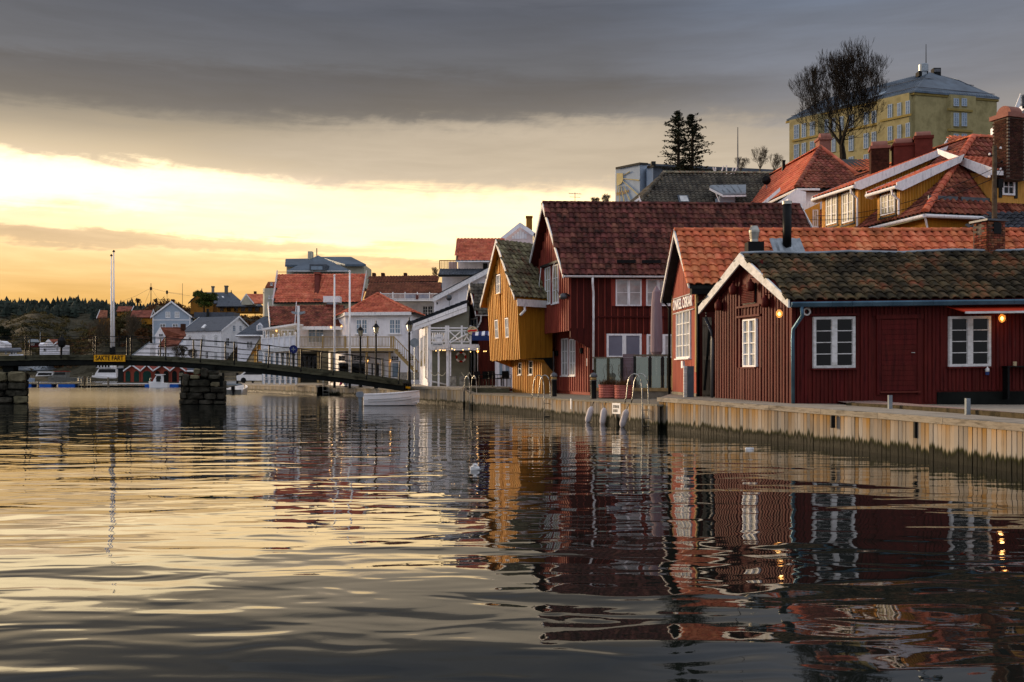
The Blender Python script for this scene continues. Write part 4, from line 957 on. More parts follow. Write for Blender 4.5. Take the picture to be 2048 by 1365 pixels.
for a, b in (((993.8, 551), (1001.5, 587)), ((990.4, 641), (998.3, 677)), ((1010.8, 637), (1018.8, 675.5))): YH.append(Yh.win('x', a[0], a[1], b[0], b[1], 2, 2, fw=.055, mull=0, mt=.03, sill='ochre_paint', glass='glass_curtain', d=.06))
Yh.boards('x', 0, -1, .05, Yh.W - .03, zb_ - .03, lambda q: Yh.zroof(q) - .2, .30, .13, .08, 'ochre_paint', 'batten', False, [(h[0] - .05, h[1] + .05, h[2] - .06, h[3] + .05) for h in YH], jit=.03)
YL = []
for a, b in (((1038, 726), (1044, 750)), ((1059, 722), (1066.4, 750))): YL.append(Yh.win('x', a[0], a[1], b[0], b[1], 1, 2, c=jy, fw=.05, mull=0, mt=.03, sill='white_worn', glass='glass_dark', d=.06))
Yh.boards('x', jy, -1, .07, Yh.W - .35, -.1, zb_ - .02, .30, .13, .08, 'ochre_paint', 'batten', False, [(h[0] - .05, h[1] + .05, h[2] - .06, h[3] + .05) for h in YL])
Yh.boards('y', 0, -1, .1, Yh.L, lambda q: zb_ + .03 - .12 * q, Yh.ze - .15, .36, .34, .025, 'ochre_dark', 'board', True, [], tsh=.5)
# ================================================================== things on the middle quay
def pool_ladder(px, py0, D, label, w=.42, n=4, h=.95, yaw=0.0):
    p = P(px, py0, D); zt = EYE - (py0 - HY) / F * D
    t = thing('quay_ladder', label, 'ladder', (p.x, p.y, zt), 'metal ladders on the quay edge', rz=yaw)
    for s in (-1, 1):
        pts = [(s * w / 2, 0, -1.5), (s * w / 2, -.02, -.1), (s * w / 2, 0, h * .55)]
        pts += [(s * w / 2, .28 - .28 * math.cos(q), h * .55 + .45 * h * math.sin(q)) for q in [PI * k / 8 for k in range(1, 8)]]
        pts += [(s * w / 2, .60, h * .2), (s * w / 2, .66, -.02)]
        MB().tube(pts, .022, 7).build('rail', 'alu', t, smooth=True)
    for k in range(n): MB().box(-w / 2, w / 2, -.03, .02, -.25 - k * .27, -.225 - k * .27).build('rung', 'alu', t)
pool_ladder(1290, 806, 32.6, 'curved aluminium bathing ladder where the timber-capped quay begins', .38, yaw=R(50))
pool_ladder(1094, 796, 41.8, 'curved aluminium bathing ladder on the quay by the left bollard lamp', .42, yaw=R(50))
pool_ladder(946, 789, 51.8, 'narrow arched ladder at the step in the quay before the cafe terrace', .42, yaw=R(30))
pool_ladder(652, 776, 82.6, 'small metal ladder in the dark recess of the far quay below the bridge', .5, h=.7)
for px, py, D, lab in ((1108, 793.5, 43.4, 'black bollard lamp with amber lens beside the white door of the red house'), (1187, 798, 39.9, 'black bollard lamp with amber lens left of the pink tubs')):
    p = P(px, py, D); t = thing('bollard_lamp', lab, 'bollard lamp', tuple(p), 'black bollard lamps on the quay')
    MB().lathe([(.125, 0), (.12, .02), (.12, .72), (.13, .74)], (0, 0, 0), 16).build('post', 'dark_metal', t, smooth=True)
    MB().lathe([(.12, .745), (.12, .86)], (0, 0, 0), 16).build('lens', 'new_wood', t, smooth=True)
    MB().lathe([(.155, .865), (.16, .89), (.14, .96), (.09, 1.02), (.02, 1.05)], (0, 0, 0), 16).build('cap', 'mid_metal', t, smooth=True)
    MB().lathe([(.15, .72), (.15, .745)], (0, 0, 0), 16).build('collar', 'mid_metal', t)
rnd = random.Random(3)
for px, py, D, lab in ((1214.5, 796, 41.2, 'left of the two ribbed pink tubs with dry heather'), (1246.5, 797.5, 40.4, 'right ribbed pink tub with dry heather, nearer the glass screen gap')):
    p = P(px, py, D); t = thing('planter_tub', lab, 'planter', tuple(p), 'ribbed pink tubs')
    pr = [(.33, 0)]
    for k in range(5): pr += [(.34, .02 + k * .10), (.365, .05 + k * .10), (.34, .08 + k * .10)]
    pr += [(.37, .51), (.37, .54), (.33, .54), (.32, .48)]
    MB().lathe(pr, (0, 0, 0), 20).build('tub', 'pot_pink', t, smooth=False)
    mb = MB()
    for _ in range(260):
        a = rnd.uniform(0, 2 * PI); r = rnd.uniform(0, .3); q = Vector((r * math.cos(a), r * math.sin(a), .5)); e = q + Vector((math.cos(a) * rnd.uniform(.0, .16), math.sin(a) * rnd.uniform(0, .16), rnd.uniform(.1, .28)))
        mb.tube([q, e], [.007, .003], 3, False)
    mb.build('heather', 'brush_brown', t, stuff=True)
    mb = MB()
    for _ in range(5):
        q = Vector((rnd.uniform(-.2, .2), rnd.uniform(-.2, .2), .5)); pts = [q.copy()]
        for k in range(9): q = q + Vector((rnd.uniform(-.07, .07), rnd.uniform(-.05, .05), .10)); pts.append(q.copy())
        mb.tube(pts, [.014 - .001 * i for i in range(10)], 4, False)
    mb.build('twisted_branches', 'bark_light', t)
# glass wind screen on a low plinth
def Q(px, D): return Vector(((px - CX) / F * D, D, 0))
s0 = Q(1190, 41.6); s1 = Q(1337, 40.6)
gt = thing('glass_screen', 'wood-framed glass wind screen around the terrace of the big red house', 'wind screen', (s0.x, s0.y, .78))
sd_ = (s1 - s0).normalized(); sn = Vector((-sd_.y, sd_.x, 0)); SL = (s1 - s0).length
def smb(): return MB(lambda x, y, z: sd_ * x + sn * y + Vector((0, 0, z)))
zq = lambda py, D=41: ZY(py, D) - .78
def sx_(px): 
    dx = (px - CX) / F; det = sd_.x - dx * sd_.y; return (dx * s0.y - s0.x) / det
smb().box(-.05, SL + .05, .0, .30, -.1, zq(783)).build('plinth', 'concrete', gt)
smb().box(-.06, SL + .06, -.05, .12, zq(783) + .003, zq(776)).build('sill_beam', 'new_wood', gt)
for a, b, tp in ((1190, 1216, 717), (1217, 1243, 717), (1270, 1299, 714), (1301, 1324, 713), (1326, 1336, 713)):
    smb().box(sx_(a) + .05, sx_(b) - .05, -.012, .012, zq(776), zq(tp)).build('pane', 'screen_glass', gt)
for a in (1190, 1216.5, 1243.5, 1269.5, 1300, 1325, 1337):
    smb().box(sx_(a) - .045, sx_(a) + .045, -.05, .05, zq(776) + .003, zq(715 if a < 1250 else 712)).build('post', 'dark_trim' if a in (1243.5, 1300, 1269.5, 1325) else 'bridge_wood', gt)
smb().box(-.1, sx_(1244), -.06, .06, zq(717) + .004, zq(714)).build('top_rail', 'old_board', gt); smb().box(sx_(1268), SL + .1, -.06, .06, zq(713.5) + .004, zq(709.5)).build('top_rail', 'old_board', gt)
for k in range(10): smb().box(sx_(1244.5), sx_(1268.5), .08, .11, zq(776) + .14 * k, zq(776) + .14 * k + .134).build('board', 'wall_mauve', gt)
# terrace furniture just behind the glass
smb().box(.1, SL, 1.3, 1.36, zq(776), zq(776) + .5).build('bench_back', 'new_wood', gt)
pr_ = thing('closed_parasol', 'tall closed mauve parasol standing on the terrace of the big red house', 'parasol', tuple(P(1313, 775, 42.2)))
MB().lathe([(.10, 1.25), (.26, 1.5), (.25, 2.6), (.22, 3.6), (.17, 4.05), (.05, 4.25), (.02, 4.3)], (0, 0, 0), 12).build('canopy', 'parasol', pr_, smooth=False)
MB().tube([(0, 0, -.2), (0, 0, 4.2)], .035, 8).build('pole', 'white_worn', pr_)
# fenders
for px, py, D, k, lab in ((1185, 806, 36.9, 1, 'left of the three grey fenders on the quay planks'), (1209, 808, 35.9, 0, 'middle of the three grey fenders, left of the small white notice'), (1255, 811, 33.6, 2, 'rightmost grey fender, right of the small white notice')):
    p = P(px, py, D); t = thing('fender', lab, 'fender', (p.x, p.y - .12, p.z), 'grey fenders hanging on the quay', )
    t.rotation_euler = (0, R(16 if k != 0 else 7), 0)
    MB().lathe([(.03, -.14), (.06, -.17), (.105, -.24), (.115, -.3), (.115, -.62), (.10, -.70), (.05, -.76), (.03, -.78)], (0, 0, 0), 12).build('fender_body', 'fender', t, smooth=True)
    MB().tube([(0, 0, -.16), (.02, .02, .0), (.05, .2, .05)], .018, 5).build('rope', 'dark_trim', t)
s_ = 0
def quay_notice(px, py, D, w, h, name, label):
    p = P(px, py, D); t = thing(name, label, 'sign', tuple(p)); t.rotation_euler = (0, 0, R(-62) + PI / 2 - R(28)); return t
p = P(1238, 817, 33.3); t = thing('notice_board', 'small white notice with dark lettering on the quay between two fenders', 'sign', (p.x - .10, p.y - .16, p.z)); t.rotation_euler = (0, 0, R(-62))
MB().box(-.24, .24, -.012, .0, -.18, .18).build('panel', 'plastic_white', t)
for z_ in (.06, -.08):
    for i in range(4 if z_ > 0 else 3): MB().box(-.17 + i * .09, -.11 + i * .09, -.018, -.0125, z_ - .045, z_ + .05).build('letter', 'sign_black', t)
p = P(1146, 808, 38.2); t = thing('depth_marker', 'narrow white vertical plate on the quay planks left of the fenders', 'marker', (p.x - .08, p.y - .12, p.z)); t.rotation_euler = (0, 0, R(-62))
MB().box(-.04, .04, -.02, .0, -.2, .2).build('plate', 'plastic_white', t)
# floating scrap
p = P(950, 940, 1.8 * F / 192); t = thing('floating_bag', 'crumpled white plastic bag floating on the dark water', 'plastic bag', (p.x, p.y, 0))
rock_mesh(-.09, .09, -.06, .06, -.02, .07, 5, jit=.25, rd=.7).build('bag', 'plastic_white', t); rock_mesh(-.04, .05, -.05, .05, .06, .12, 8, jit=.25, rd=.7).build('handle', 'plastic_white', t)
p = P(1499, 898, 1.8 * F / 150); tag(rock_mesh(-.10, .10, -.05, .05, -.01, .03, 9, jit=.2, rd=.7).build('floating_paper', 'plastic_white', loc=(p.x, p.y, 0)), 'small flat white scrap floating near the quay below the near house', 'litter')
# white boat with outboard
def open_boat(px, py, L, Wd, yaw, label, motor='outboard', hgt=.62):
    D = EYE * F / (py - HY); p = P(px, py, D); t = thing('open_boat', label, 'boat', (p.x, p.y, 0), rz=yaw)
    n = 14; vs = []; fs = []
    def sec(k):   # k 0 stern .. 1 bow
        hw = Wd / 2 * (1 - max(0, (k - .45) / .55) ** 2.2 * .985) * (.92 + .08 * min(1, k * 4)); sh = hgt + .20 * k ** 2; keel = -.12 + .30 * max(0, k - .7) ** 2 * 4
        x = -L / 2 + L * k
        return [(x, -hw, sh), (x + .04 * k, -hw * .97, sh * .55), (x - .05 * k * 3, -hw * .82, .04), (x - .25 * k, 0, keel), (x - .05 * k * 3, hw * .82, .04), (x + .04 * k, hw * .97, sh * .55), (x, hw, sh)]
    for i in range(n): vs += sec(i / (n - 1))
    for i in range(n - 1):
        for j in range(6): fs.append((i * 7 + j, i * 7 + j + 1, (i + 1) * 7 + j + 1, (i + 1) * 7 + j))
    fs.append(tuple(range(7)))
    MB().add(vs, fs).build('hull', 'boat_white', t, smooth=False)
    vs = []; fs = []
    for i in range(n):
        s = sec(i / (n - 1)); a, b = Vector(s[0]), Vector(s[6]); c = Vector((a.x, 0, .16))
        up = Vector((0, 0, .045)); inn = .14 * (b.y - a.y) / 1.6 + .015
        vs += [tuple(a + Vector((0, -.03, 0))), tuple(a + Vector((0, -.03, .05))), tuple(a + Vector((0, inn, .05))), tuple(a + Vector((0, inn + .02, -.1))), tuple(Vector((a.x, a.y * .75, .16))), tuple(Vector((a.x, b.y * .75, .16))), tuple(b + Vector((0, -inn - .02, -.1))), tuple(b + Vector((0, -inn, .05))), tuple(b + Vector((0, .03, .05))), tuple(b + Vector((0, .03, 0)))]
    for i in range(n - 1):
        for j in range(9): fs.append((i * 10 + j, i * 10 + j + 1, (i + 1) * 10 + j + 1, (i + 1) * 10 + j))
    MB().add(vs, fs).build('gunwale', 'boat_white', t)
    for z_ in (.22, .36): 
        for s in (-1, 1): MB().tube([Vector(sec(i / (n - 1))[0 if s < 0 else 6]) * 1.0 - Vector((0, s * -.012, hgt - z_)) for i in range(1, n - 2)], .010, 4).build('rubbing_strake', 'boat_grey', t)
    MB().box(-L * .30, -L * .16, -Wd * .4, Wd * .4, .30, .36).build('thwart', 'boat_white', t); MB().box(L * .08, L * .2, -Wd * .4, Wd * .4, .30, .36).build('thwart', 'boat_white', t)
    o = thing_part('outboard_motor', t, (-L / 2 - .12, 0, 0), motor)
    return t
def thing_part(name, parent, loc, m):
    q = Vector(loc); mb = MB(lambda x, y, z: Vector((x * .85, y * .85, z * .84 - .04)) + q)
    mb.prism([(.10, -.15, .60), (-.30, -.15, .64), (-.36, -.15, .80), (-.30, -.15, .98), (.08, -.15, 1.0), (.16, -.15, .86)], (0, .30, 0))
    cowl = mb.build(name, m, parent)
    mb = MB(lambda x, y, z: Vector((x, y, z)) + q); mb.prism([(.02, -.05, .62), (-.20, -.05, .62), (-.14, -.05, .1), (-.12, -.05, -.3), (.02, -.05, -.3)], (0, .10, 0)); mb.build('leg', m, cowl)
    return cowl
wb = open_boat(783, 811.5, 3.15, 1.45, R(10), 'white open motorboat with grey outboard moored below the end of the bridge')
p0 = P(800, 777, 62); Lb = Vector(wb.location)
tag(MB().tube([Vector((1.4, .1, .85)) + Lb, P(806, 797, 60) , P(812, 785, 62)], .012, 4).build('mooring_rope', 'rope'), 'thin mooring rope from the white motorboat to the quay', 'rope')

# ================================================================== red annex, cafe building
RA = House('red_annex', 'narrow dark red gabled house squeezed between the cafe and the yellow house', 'house', (957, 67), (936, 70.8), (1030, 67), .98, 6.02, 7.98, og=.25, oe=.25)
RA.walls('red_paint'); RA.roof('tile_grey', .30, .36, ind=0, seg=6, amp=.036, barge='white_worn', gut='white_worn', slab='red_paint', bh=.22)
RA.boards('y', 0, -1, .05, RA.L, .1, RA.ze - .1, .3, .26, .02, 'red_paint', 'board', True)
RA.win('x', 936.5, 640, 955, 668, 3, 1, fw=.1, mull=0, glass='glass_blue', sill=None, ind=True)
for a, b in ((931.5, 941), (943, 949), (950.5, 956)): RA.win('x', a, 702, b, 752, 1, 1, fw=.045, mull=0, glass='glass_dark', sill=None, ind=False)
gz = RA.ze - RA.sl * RA.oe
downpipe(RA.t, [RA.fr.m(.12, -.28, gz - .03), RA.fr.m(.1, -.25, gz - .45), RA.fr.m(-.15, -.1, gz - .95), RA.fr.m(-.15, -.1, gz - 1.4)], .06, 'white_worn')
p = P(962, 672, 62.6); t = thing('folded_awning', 'folded blue and white striped awning on the dark red wall beside the yellow house', 'awning', tuple(p))
for i in range(6): MB().prism([(-.55 + i * .2, .3, .28), (-.55 + i * .2, -.6, .0), (-.55 + i * .2, -.6, -.05), (-.55 + i * .2, .3, .2)], (.195, 0, .012 * i)).build('stripe', 'white_paint' if i % 2 else 'sign_blue', t)
MB().box(-.55, .7, -.64, -.60, -.32, -.02).build('valance', 'awning_blue', t)
# cafe
z_ = .98
cf = thing('cafe_building', 'grey and white timber cafe with sloping roof, balcony and porch on the quay', 'building', tuple(P(862, 773, 66).xy) + (z_,))
Dc = 66.0; wmb = lambda: wm(cf)
def XZ(px, py, D=Dc): p = P(px, py, D); return p.x, p.z
def panel(mb, pts, D, th=.06):  # polygon standing across the view at distance D
    a = [P(px, py, D) for px, py in pts]; return mb.prism([tuple(q) for q in a], (0, th, 0))
panel(wmb(), [(858, 775), (937, 775), (937, 612), (858, 645)], Dc, 7.0).build('wall', 'sage_wall', cf)
x0, x1 = XZ(864, 0)[0], XZ(932, 0)[0]
zt = ZY(642, Dc)
for k in range(32):
    z0_ = z_ + .1 + k * .155
    if z0_ > ZY(628, Dc): break
    xa = x0
    zr0, zr1 = ZY(648, Dc), ZY(622, Dc)
    if z0_ + .15 > zr0: xa = x0 + (z0_ + .15 - zr0) / (zr1 - zr0) * (x1 - x0)
    if z0_ < ZY(700, Dc) and z0_ > ZY(712, Dc): continue
    wmb().add([(xa, Dc - .045, z0_), (x1, Dc - .045, z0_), (x1, Dc - .02, z0_ + .15), (xa, Dc - .02, z0_ + .15), (xa, Dc - .002, z0_), (x1, Dc - .002, z0_), (x1, Dc - .002, z0_ + .15), (xa, Dc - .002, z0_ + .15)], [(0, 1, 2, 3), (0, 4, 5, 1), (2, 6, 7, 3), (0, 3, 7, 4), (1, 5, 6, 2)]).build('board', 'sage_wall', cf)
panel(wmb(), [(855, 765), (862, 765), (862, 648), (855, 651)], Dc - .05, .12).build('corner_board', 'white_paint', cf)
# roof edge: two stepped boards over dark roofing
a, b = P(826.5, 662, Dc - .5), P(934, 623, Dc - .5); c, d = P(933.5, 607, Dc - .5), P(824, 649, Dc - .5)
wmb().prism([tuple(a), tuple(b), tuple((b + c) / 2), tuple((a + d) / 2)], (0, .05, 0)).build('bargeboard', 'white_paint', cf)
wmb().prism([tuple((a + d) / 2 + Vector((0, -.04, .02))), tuple((b + c) / 2 + Vector((0, -.04, .02))), tuple(c + Vector((0, -.04, 0))), tuple(d + Vector((0, -.04, 0)))], (0, .05, 0)).build('bargeboard', 'white_paint', cf)
wmb().prism([tuple(d + Vector((0, -.05, .01))), tuple(c + Vector((0, -.05, .01))), tuple(c + Vector((0, -.05, .12))), tuple(d + Vector((0, -.05, .12)))], (0, 8, 0)).build('roof', 'tile_black', cf)
for k in range(11):
    q = d.lerp(c, (k + .5) / 11) + Vector((0, -.08, .12)); wmb().prism([tuple(q + Vector((-.26, 0, -.05))), tuple(q + Vector((.26, 0, .11))), tuple(q + Vector((.24, 0, .17))), tuple(q + Vector((-.26, 0, .03)))], (0, 7.8, 0)).build('roof_tile', 'tile_black', cf)
# left wall going back
LW = Fr((P(856, 0, Dc).x, Dc, z_), (1, 0), (G(838.5, 77) - G(856, Dc)).normalized())
q = MB(lambda x, y, z: LW.m(x, y, z) + Vector((P(856, 0, Dc).x - cf.location.x, Dc - cf.location.y, 0)))
Lw = (G(838.5, 77) - G(856, Dc)).length
q.box(0, .2, 0, Lw, -.3, 4.2); q.build('side_wall', 'white_wall', cf)
for y0 in (1.2, 5.6):
    q = MB(q.fn); q.box(-.05, -.002, y0, y0 + 2.8, 1.2, 3.6); fr_ = q.build('window', 'white_paint', cf)
    for i in range(2):
        q = MB(q.fn); q.box(-.07, -.051, y0 + .15 + i * 1.3, y0 + 1.35 + i * 1.3, 1.35, 3.45); q.build('pane', 'glass_warm', fr_)
q = MB(q.fn); q.tube([(-.5, -.3, 4.35), (-.15, .2, 4.0), (-.12, .4, 3.8), (-.12, .4, .55), (.1, .1, .35), (1.2, -.6, .1)], .06, 7); q.build('downpipe', 'white_worn', cf, smooth=True)
# balcony on posts
Df = 63.5; zf0, zf1 = ZY(701, Df), ZY(689, Df); X0, X1, X2 = XZ(859, 0, Df)[0], XZ(896.5, 0, Df)[0], XZ(957, 0, Df)[0]
wmb().box(X0 - .05, X2, Df, Dc - .06, zf0 + .08, zf1 - .05).build('balcony_floor', 'white_worn', cf)
wmb().box(X0 - .08, X2 + .02, Df - .05, Df - .002, zf0, zf1).build('fascia', 'white_paint', cf)
zr0, zr1 = ZY(685, Df), ZY(656, Df)
wmb().box(X0, X2 - .5, Df - .03, Df + .05, zr1 - .05, zr1 + .03).build('handrail', 'white_paint', cf)
wmb().box(X0, X2 - .5, Df - .02, Df + .03, zr0, zr0 + .06).build('bottom_rail', 'white_paint', cf)
wmb().box(X0, X2 - .5, Df - .02, Df + .03, zr1 - .22, zr1 - .16).build('mid_rail', 'white_paint', cf)
pp = [859, 869, 880, 896.5, 923.5, 941, 950]
for i, px in enumerate((859, 892, 896.5, 923.5, 941)): wmb().box(XZ(px, 0, Df)[0] - .06, XZ(px, 0, Df)[0] + .06, Df - .045, Df + .06, zf1, zr1 + .14).build('railing_post', 'white_paint', cf)
for a, b in ((897.5, 922.5), (926, 941)):
    xa, xb = XZ(a, 0, Df)[0] + .05, XZ(b, 0, Df)[0] - .05
    for u, v in (((xa, zr0 + .06), (xb, zr1 - .24)), ((xa, zr1 - .24), (xb, zr0 + .06))): wmb().tube([(u[0], Df + (.02 if u[1] < v[1] else -.02), u[1]), (v[0], Df + (.02 if u[1] < v[1] else -.02), v[1])], .035, 4).build('cross_brace', 'white_paint', cf)
for i in range(7):
    xa = XZ(861 + i * 4.6, 0, Df)[0]; wmb().lathe([(.03, 0), (.065, .2), (.03, .45), (.06, .6)], (xa, Df, zr0 + .06), 6).build('baluster', 'white_paint', cf)
for px, wd in ((861, .16), (877, .12), (895, .17), (900.5, .10)):
    xa = XZ(px, 0, Df)[0]; wmb().box(xa - wd / 2, xa + wd / 2, Df + .06, Df + .06 + wd, z_ - .02, zf0 + .08).build('post', 'white_paint', cf)
wmb().tube([(XZ(901, 0, Df)[0], Df - .1, zf0 - .1), (XZ(901, 0, Df)[0], Df - .1, zf1 + .1), (XZ(936, 0, Df)[0], Df - .1, ZY(668, Df)), (XZ(940, 0, Df)[0], Df - .1, ZY(660, Df))], .05, 7).build('downpipe', 'white_paint', cf, smooth=True)
# lifebuoy
lb = thing('lifebuoy', 'dark red and white lifebuoy hanging under the cafe balcony', 'lifebuoy', tuple(P(922, 714.5, 65.5)))
for k in range(8):
    a0, a1 = PI / 4 * k + .4, PI / 4 * (k + 1) + .4
    MB().tube([(math.cos(a) * .30, 0, math.sin(a) * .30) for a in [a0 + (a1 - a0) * i / 4 for i in range(5)]], .065, 8).build('ring_segment', 'lifebuoy_red' if k % 2 else 'plastic_white', lb, smooth=True)
# hanging signs
ov = thing('oval_pub_sign', 'oval cream pub sign with red script banner on the cafe balcony corner', 'sign', tuple(P(945, 662, 62.8)))
MB().lathe([(.36, -.05), (.38, -.03), (.38, .03), (.36, .05)], (0, 0, 0), 24, 'y').build('rim', 'mid_metal', ov); MB().lathe([(.33, -.055), (.33, -.0501)], (0, 0, 0), 24, 'y').build('face', 'oval_cream', ov)
MB().prism([(-.27, -.06, -.12), (-.10, -.06, -.04), (.12, -.06, -.06), (.29, -.06, .0), (.27, -.06, .12), (.08, -.06, .07), (-.12, -.06, .09), (-.29, -.06, .02)], (0, -.01, 0)).build('banner', 'oval_red', ov)
MB().prism([(-.10, -.06, .13), (0, -.06, .19), (.10, -.06, .17), (.03, -.06, .25), (-.06, -.06, .22)], (0, -.01, 0)).build('emblem', 'sign_black', ov); MB().tube([(.1, 0, .36), (.1, .0, .5), (.45, 0, .4), (.55, .4, 0)], .02, 5).build('bracket', 'dark_metal', ov)
for o_ in (ov,): o_.scale = (1, 1, .82)
ws = thing('shop_sign', 'white round sign above a small lettered board hanging on the cafe balcony', 'sign', tuple(P(878, 680, 63.0)))
MB().lathe([(.27, -.03), (.27, .03)], (0, 0, .12), 20, 'y').build('disc', 'white_paint', ws)
MB().box(-.42, .25, -.03, .03, -.42, -.16).build('board', 'white_worn', ws); MB().tube([(-.45, 0, .48), (.4, 0, .5)], .018, 5).build('bracket', 'dark_metal', ws)
for i in range(6): MB().box(-.34 + i * .09, -.28 + i * .09, -.036, -.0305, -.33, -.25).build('letter', 'mid_metal', ws)
for i in range(4): MB().box(-.14 + i * .07, -.09 + i * .07, -.036, -.0305, .09, .15).build('letter', 'zinc', ws)
sl_ = thing('string_lights', 'string of tiny warm bulbs under the cafe balcony', 'string lights', tuple(P(905, 701, 63.8)))
pts = []; L0 = Vector(sl_.location)
for i, (px, py) in enumerate(((867, 700), (872, 702), (880, 701), (886, 701), (890, 701), (904, 698), (909, 700), (926, 700), (938, 698), (941, 704), (955, 698), (968, 703), (972, 703))):
    q = P(px, py, 63.7 - i * .15) - L0; pts.append(q + Vector((0, 0, .09)))
    MB().lathe([(.008, .035), (.024, .014), (.024, -.014), (.008, -.035)], tuple(q), 6).build('bulb', 'bulb_soft', sl_)
MB().tube(pts, .008, 4).build('cable', 'dark_metal', sl_)
bulb_lamp(P(955.5, 703, 66.2), (0, .3, .1), 'lit yellow globe lamp on the red annex wall beside the terrace')
# rope barrier, planters, tables and chairs
for k, (px, lab) in enumerate(((906.5, 'left square concrete planter under the balcony'), (925, 'right square concrete planter under the balcony'))):
    p = P(px, 773, 62.8); mb = MB().box(-.19, .19, -.19, .19, 0, .66).box(-.20, .20, -.20, .20, .62, .67); tag(mb.build('planter_box', 'granite', loc=(p.x, p.y, .99)), lab, 'planter', 'square planters before the cafe')
for k, (a, b, lab) in enumerate(((862, 877, 'slack white rope between the first two porch posts'), (877, 891, 'slack white rope right of the second porch post'), (923, 939, 'slack white rope loop right of the planters'), (939, 953, 'slack white rope loop nearest the terrace chairs'))):
    pts = [P(a + (b - a) * i / 8, 745 + (7 if k < 2 else 9) * (1 - (i / 4 - 1) ** 2), 63.0) for i in range(9)]; L0 = pts[0].copy()
    tag(MB().tube([q - L0 for q in pts], .022, 5).build('barrier_rope', 'rope', loc=tuple(L0)), lab, 'rope')
def chair(px, py, D, rz, label, m='dark_metal'):
    p = P(px, py, D); t = thing('terrace_chair', label, 'chair', (p.x, p.y, p.z), 'dark chairs on the cafe terrace', rz)
    for a, b in ((-.2, -.2), (.2, -.2), (-.2, .2), (.2, .2)): MB().tube([(a, b, 0), (a, b, .44)], .018, 5).build('leg', m, t)
    MB().box(-.23, .23, -.23, .23, .42, .46).build('seat', m, t)
    MB().prism([(-.22, .21, .47), (.22, .21, .47), (.20, .29, .88), (-.20, .29, .88)], (0, .03, 0)).build('backrest', m, t)
    for s in (-1, 1): MB().tube([(s * .24, .2, .66), (s * .24, -.2, .66), (s * .24, -.2, .46)], .016, 5).build('armrest', m, t)
p_ = [(956, 772, 60.5, .3), (966, 772, 61, -1.5), (976, 772.5, 60, 2.6), (985, 772, 59, .2), (995, 772, 58.6, 1.6), (1005, 773, 58, -.6), (1013, 773, 57.3, 2.9)]
dl = ['terrace chair nearest the rope loops', 'terrace chair beside the red annex doors', 'terrace chair left of the first table', 'terrace chair behind the first table', 'terrace chair between the two tables', 'terrace chair by the far table', 'terrace chair closest to the yellow house']
for (a, b, c_, d_), l_ in zip(p_, dl): chair(a, b, c_, d_, 'dark ' + l_)
for px, D, l_ in ((972, 59.5, 'dark cafe table in front of the red annex'), (999, 57.6, 'dark cafe table in front of the white terrace door')):
    p = P(px, 772, D); t = thing('cafe_table', l_, 'table', (p.x, p.y, 1.03)); MB().box(-.45, .45, -.35, .35, .70, .74).build('tabletop', 'dark_metal', t)
    for a, b in ((-.4, -.3), (.4, -.3), (-.4, .3), (.4, .3)): MB().tube([(a, b, 0), (a, b, .7)], .02, 5).build('leg', 'dark_metal', t)
mb = MB(); q = [P(927.5, 0, 56.3), P(1018, 0, 54.6), P(1024, 0, 60), P(925, 0, 62)]
mb.prism([(a.x, a.y, .985) for a in q], (0, 0, .045)); tag(mb.build('terrace_platform', 'old_board'), kind='structure')
mb = MB(); mb.prism([(a.x, a.y, .76) for a in (P(928.5, 0, 55.9), P(1019, 0, 54.0), P(1019, 0, 54.6), P(929, 0, 56.4))], (0, 0, .2)); tag(mb.build('terrace_step', 'bridge_wood'), kind='structure')
wd_ = thing('white_annex', 'white boarded wall with terrace door behind the cafe tables', 'building', tuple(P(995, 768, 62).xy) + (1.0,))
wm(wd_).box(P(990, 0, 62).x, P(1030, 0, 62).x, 62, 63, .9, 4.5).build('wall', 'white_wall', wd_)
for a, b in ((998, 1006), (1010, 1020)):
    fo = wm(wd_).box(P(a, 0, 62).x, P(b, 0, 62).x, 61.93, 61.998, 1.6, 3.0).build('window', 'white_paint', wd_); wm(wd_).box(P(a + 1, 0, 62).x, P(b - 1, 0, 62).x, 61.91, 61.929, 1.7, 2.9).build('pane', 'glass_blue', fo)

# ================================================================== street lamps, poles
def street_lamp(px, ytop, D, zb, label):
    zt = ZY(ytop, D) - zb; p = P(px, 0, D); t = thing('street_lamp', label, 'street lamp', (p.x, p.y, zb), 'black lantern lamps by the white hotel')
    h = zt - .95
    MB().lathe([(.16, 0), (.16, .1), (.12, .2), (.11, .9), (.085, 1.0), (.075, 1.1), (.065, h - .2), (.09, h - .15), (.05, h)], (0, 0, 0), 10).build('post', 'dark_metal', t, smooth=True)
    MB().lathe([(.10, h + .01), (.20, h + .42)], (0, 0, 0), 6).build('lantern_glass', 'glass_warm', t)
    for k in range(6):
        a = PI / 3 * k; MB().tube([(.105 * math.cos(a), .105 * math.sin(a), h), (.215 * math.cos(a), .215 * math.sin(a), h + .44)], .013, 4).build('glazing_bar', 'dark_metal', t)
    MB().lathe([(.27, h + .44), (.22, h + .5), (.14, h + .62), (.05, h + .72), (.03, h + .80), (.045, h + .84), (.01, h + .95)], (0, 0, 0), 6).build('lamp_hood', 'dark_metal', t)
    MB().tube([(-.2, 0, h - .12), (-.2, 0, h + .1), (0, 0, h - .05), (.2, 0, h + .1), (.2, 0, h - .12)], .012, 4).build('scroll', 'dark_metal', t)
street_lamp(721, 648, 76, .75, 'black lantern street lamp leftmost of the three, before the left hotel window')
street_lamp(752, 641, 71, .75, 'black lantern street lamp between the two upstairs hotel windows')
street_lamp(818.5, 634, 63.8, .99, 'black lantern street lamp at the bridge end in front of the outdoor stair')
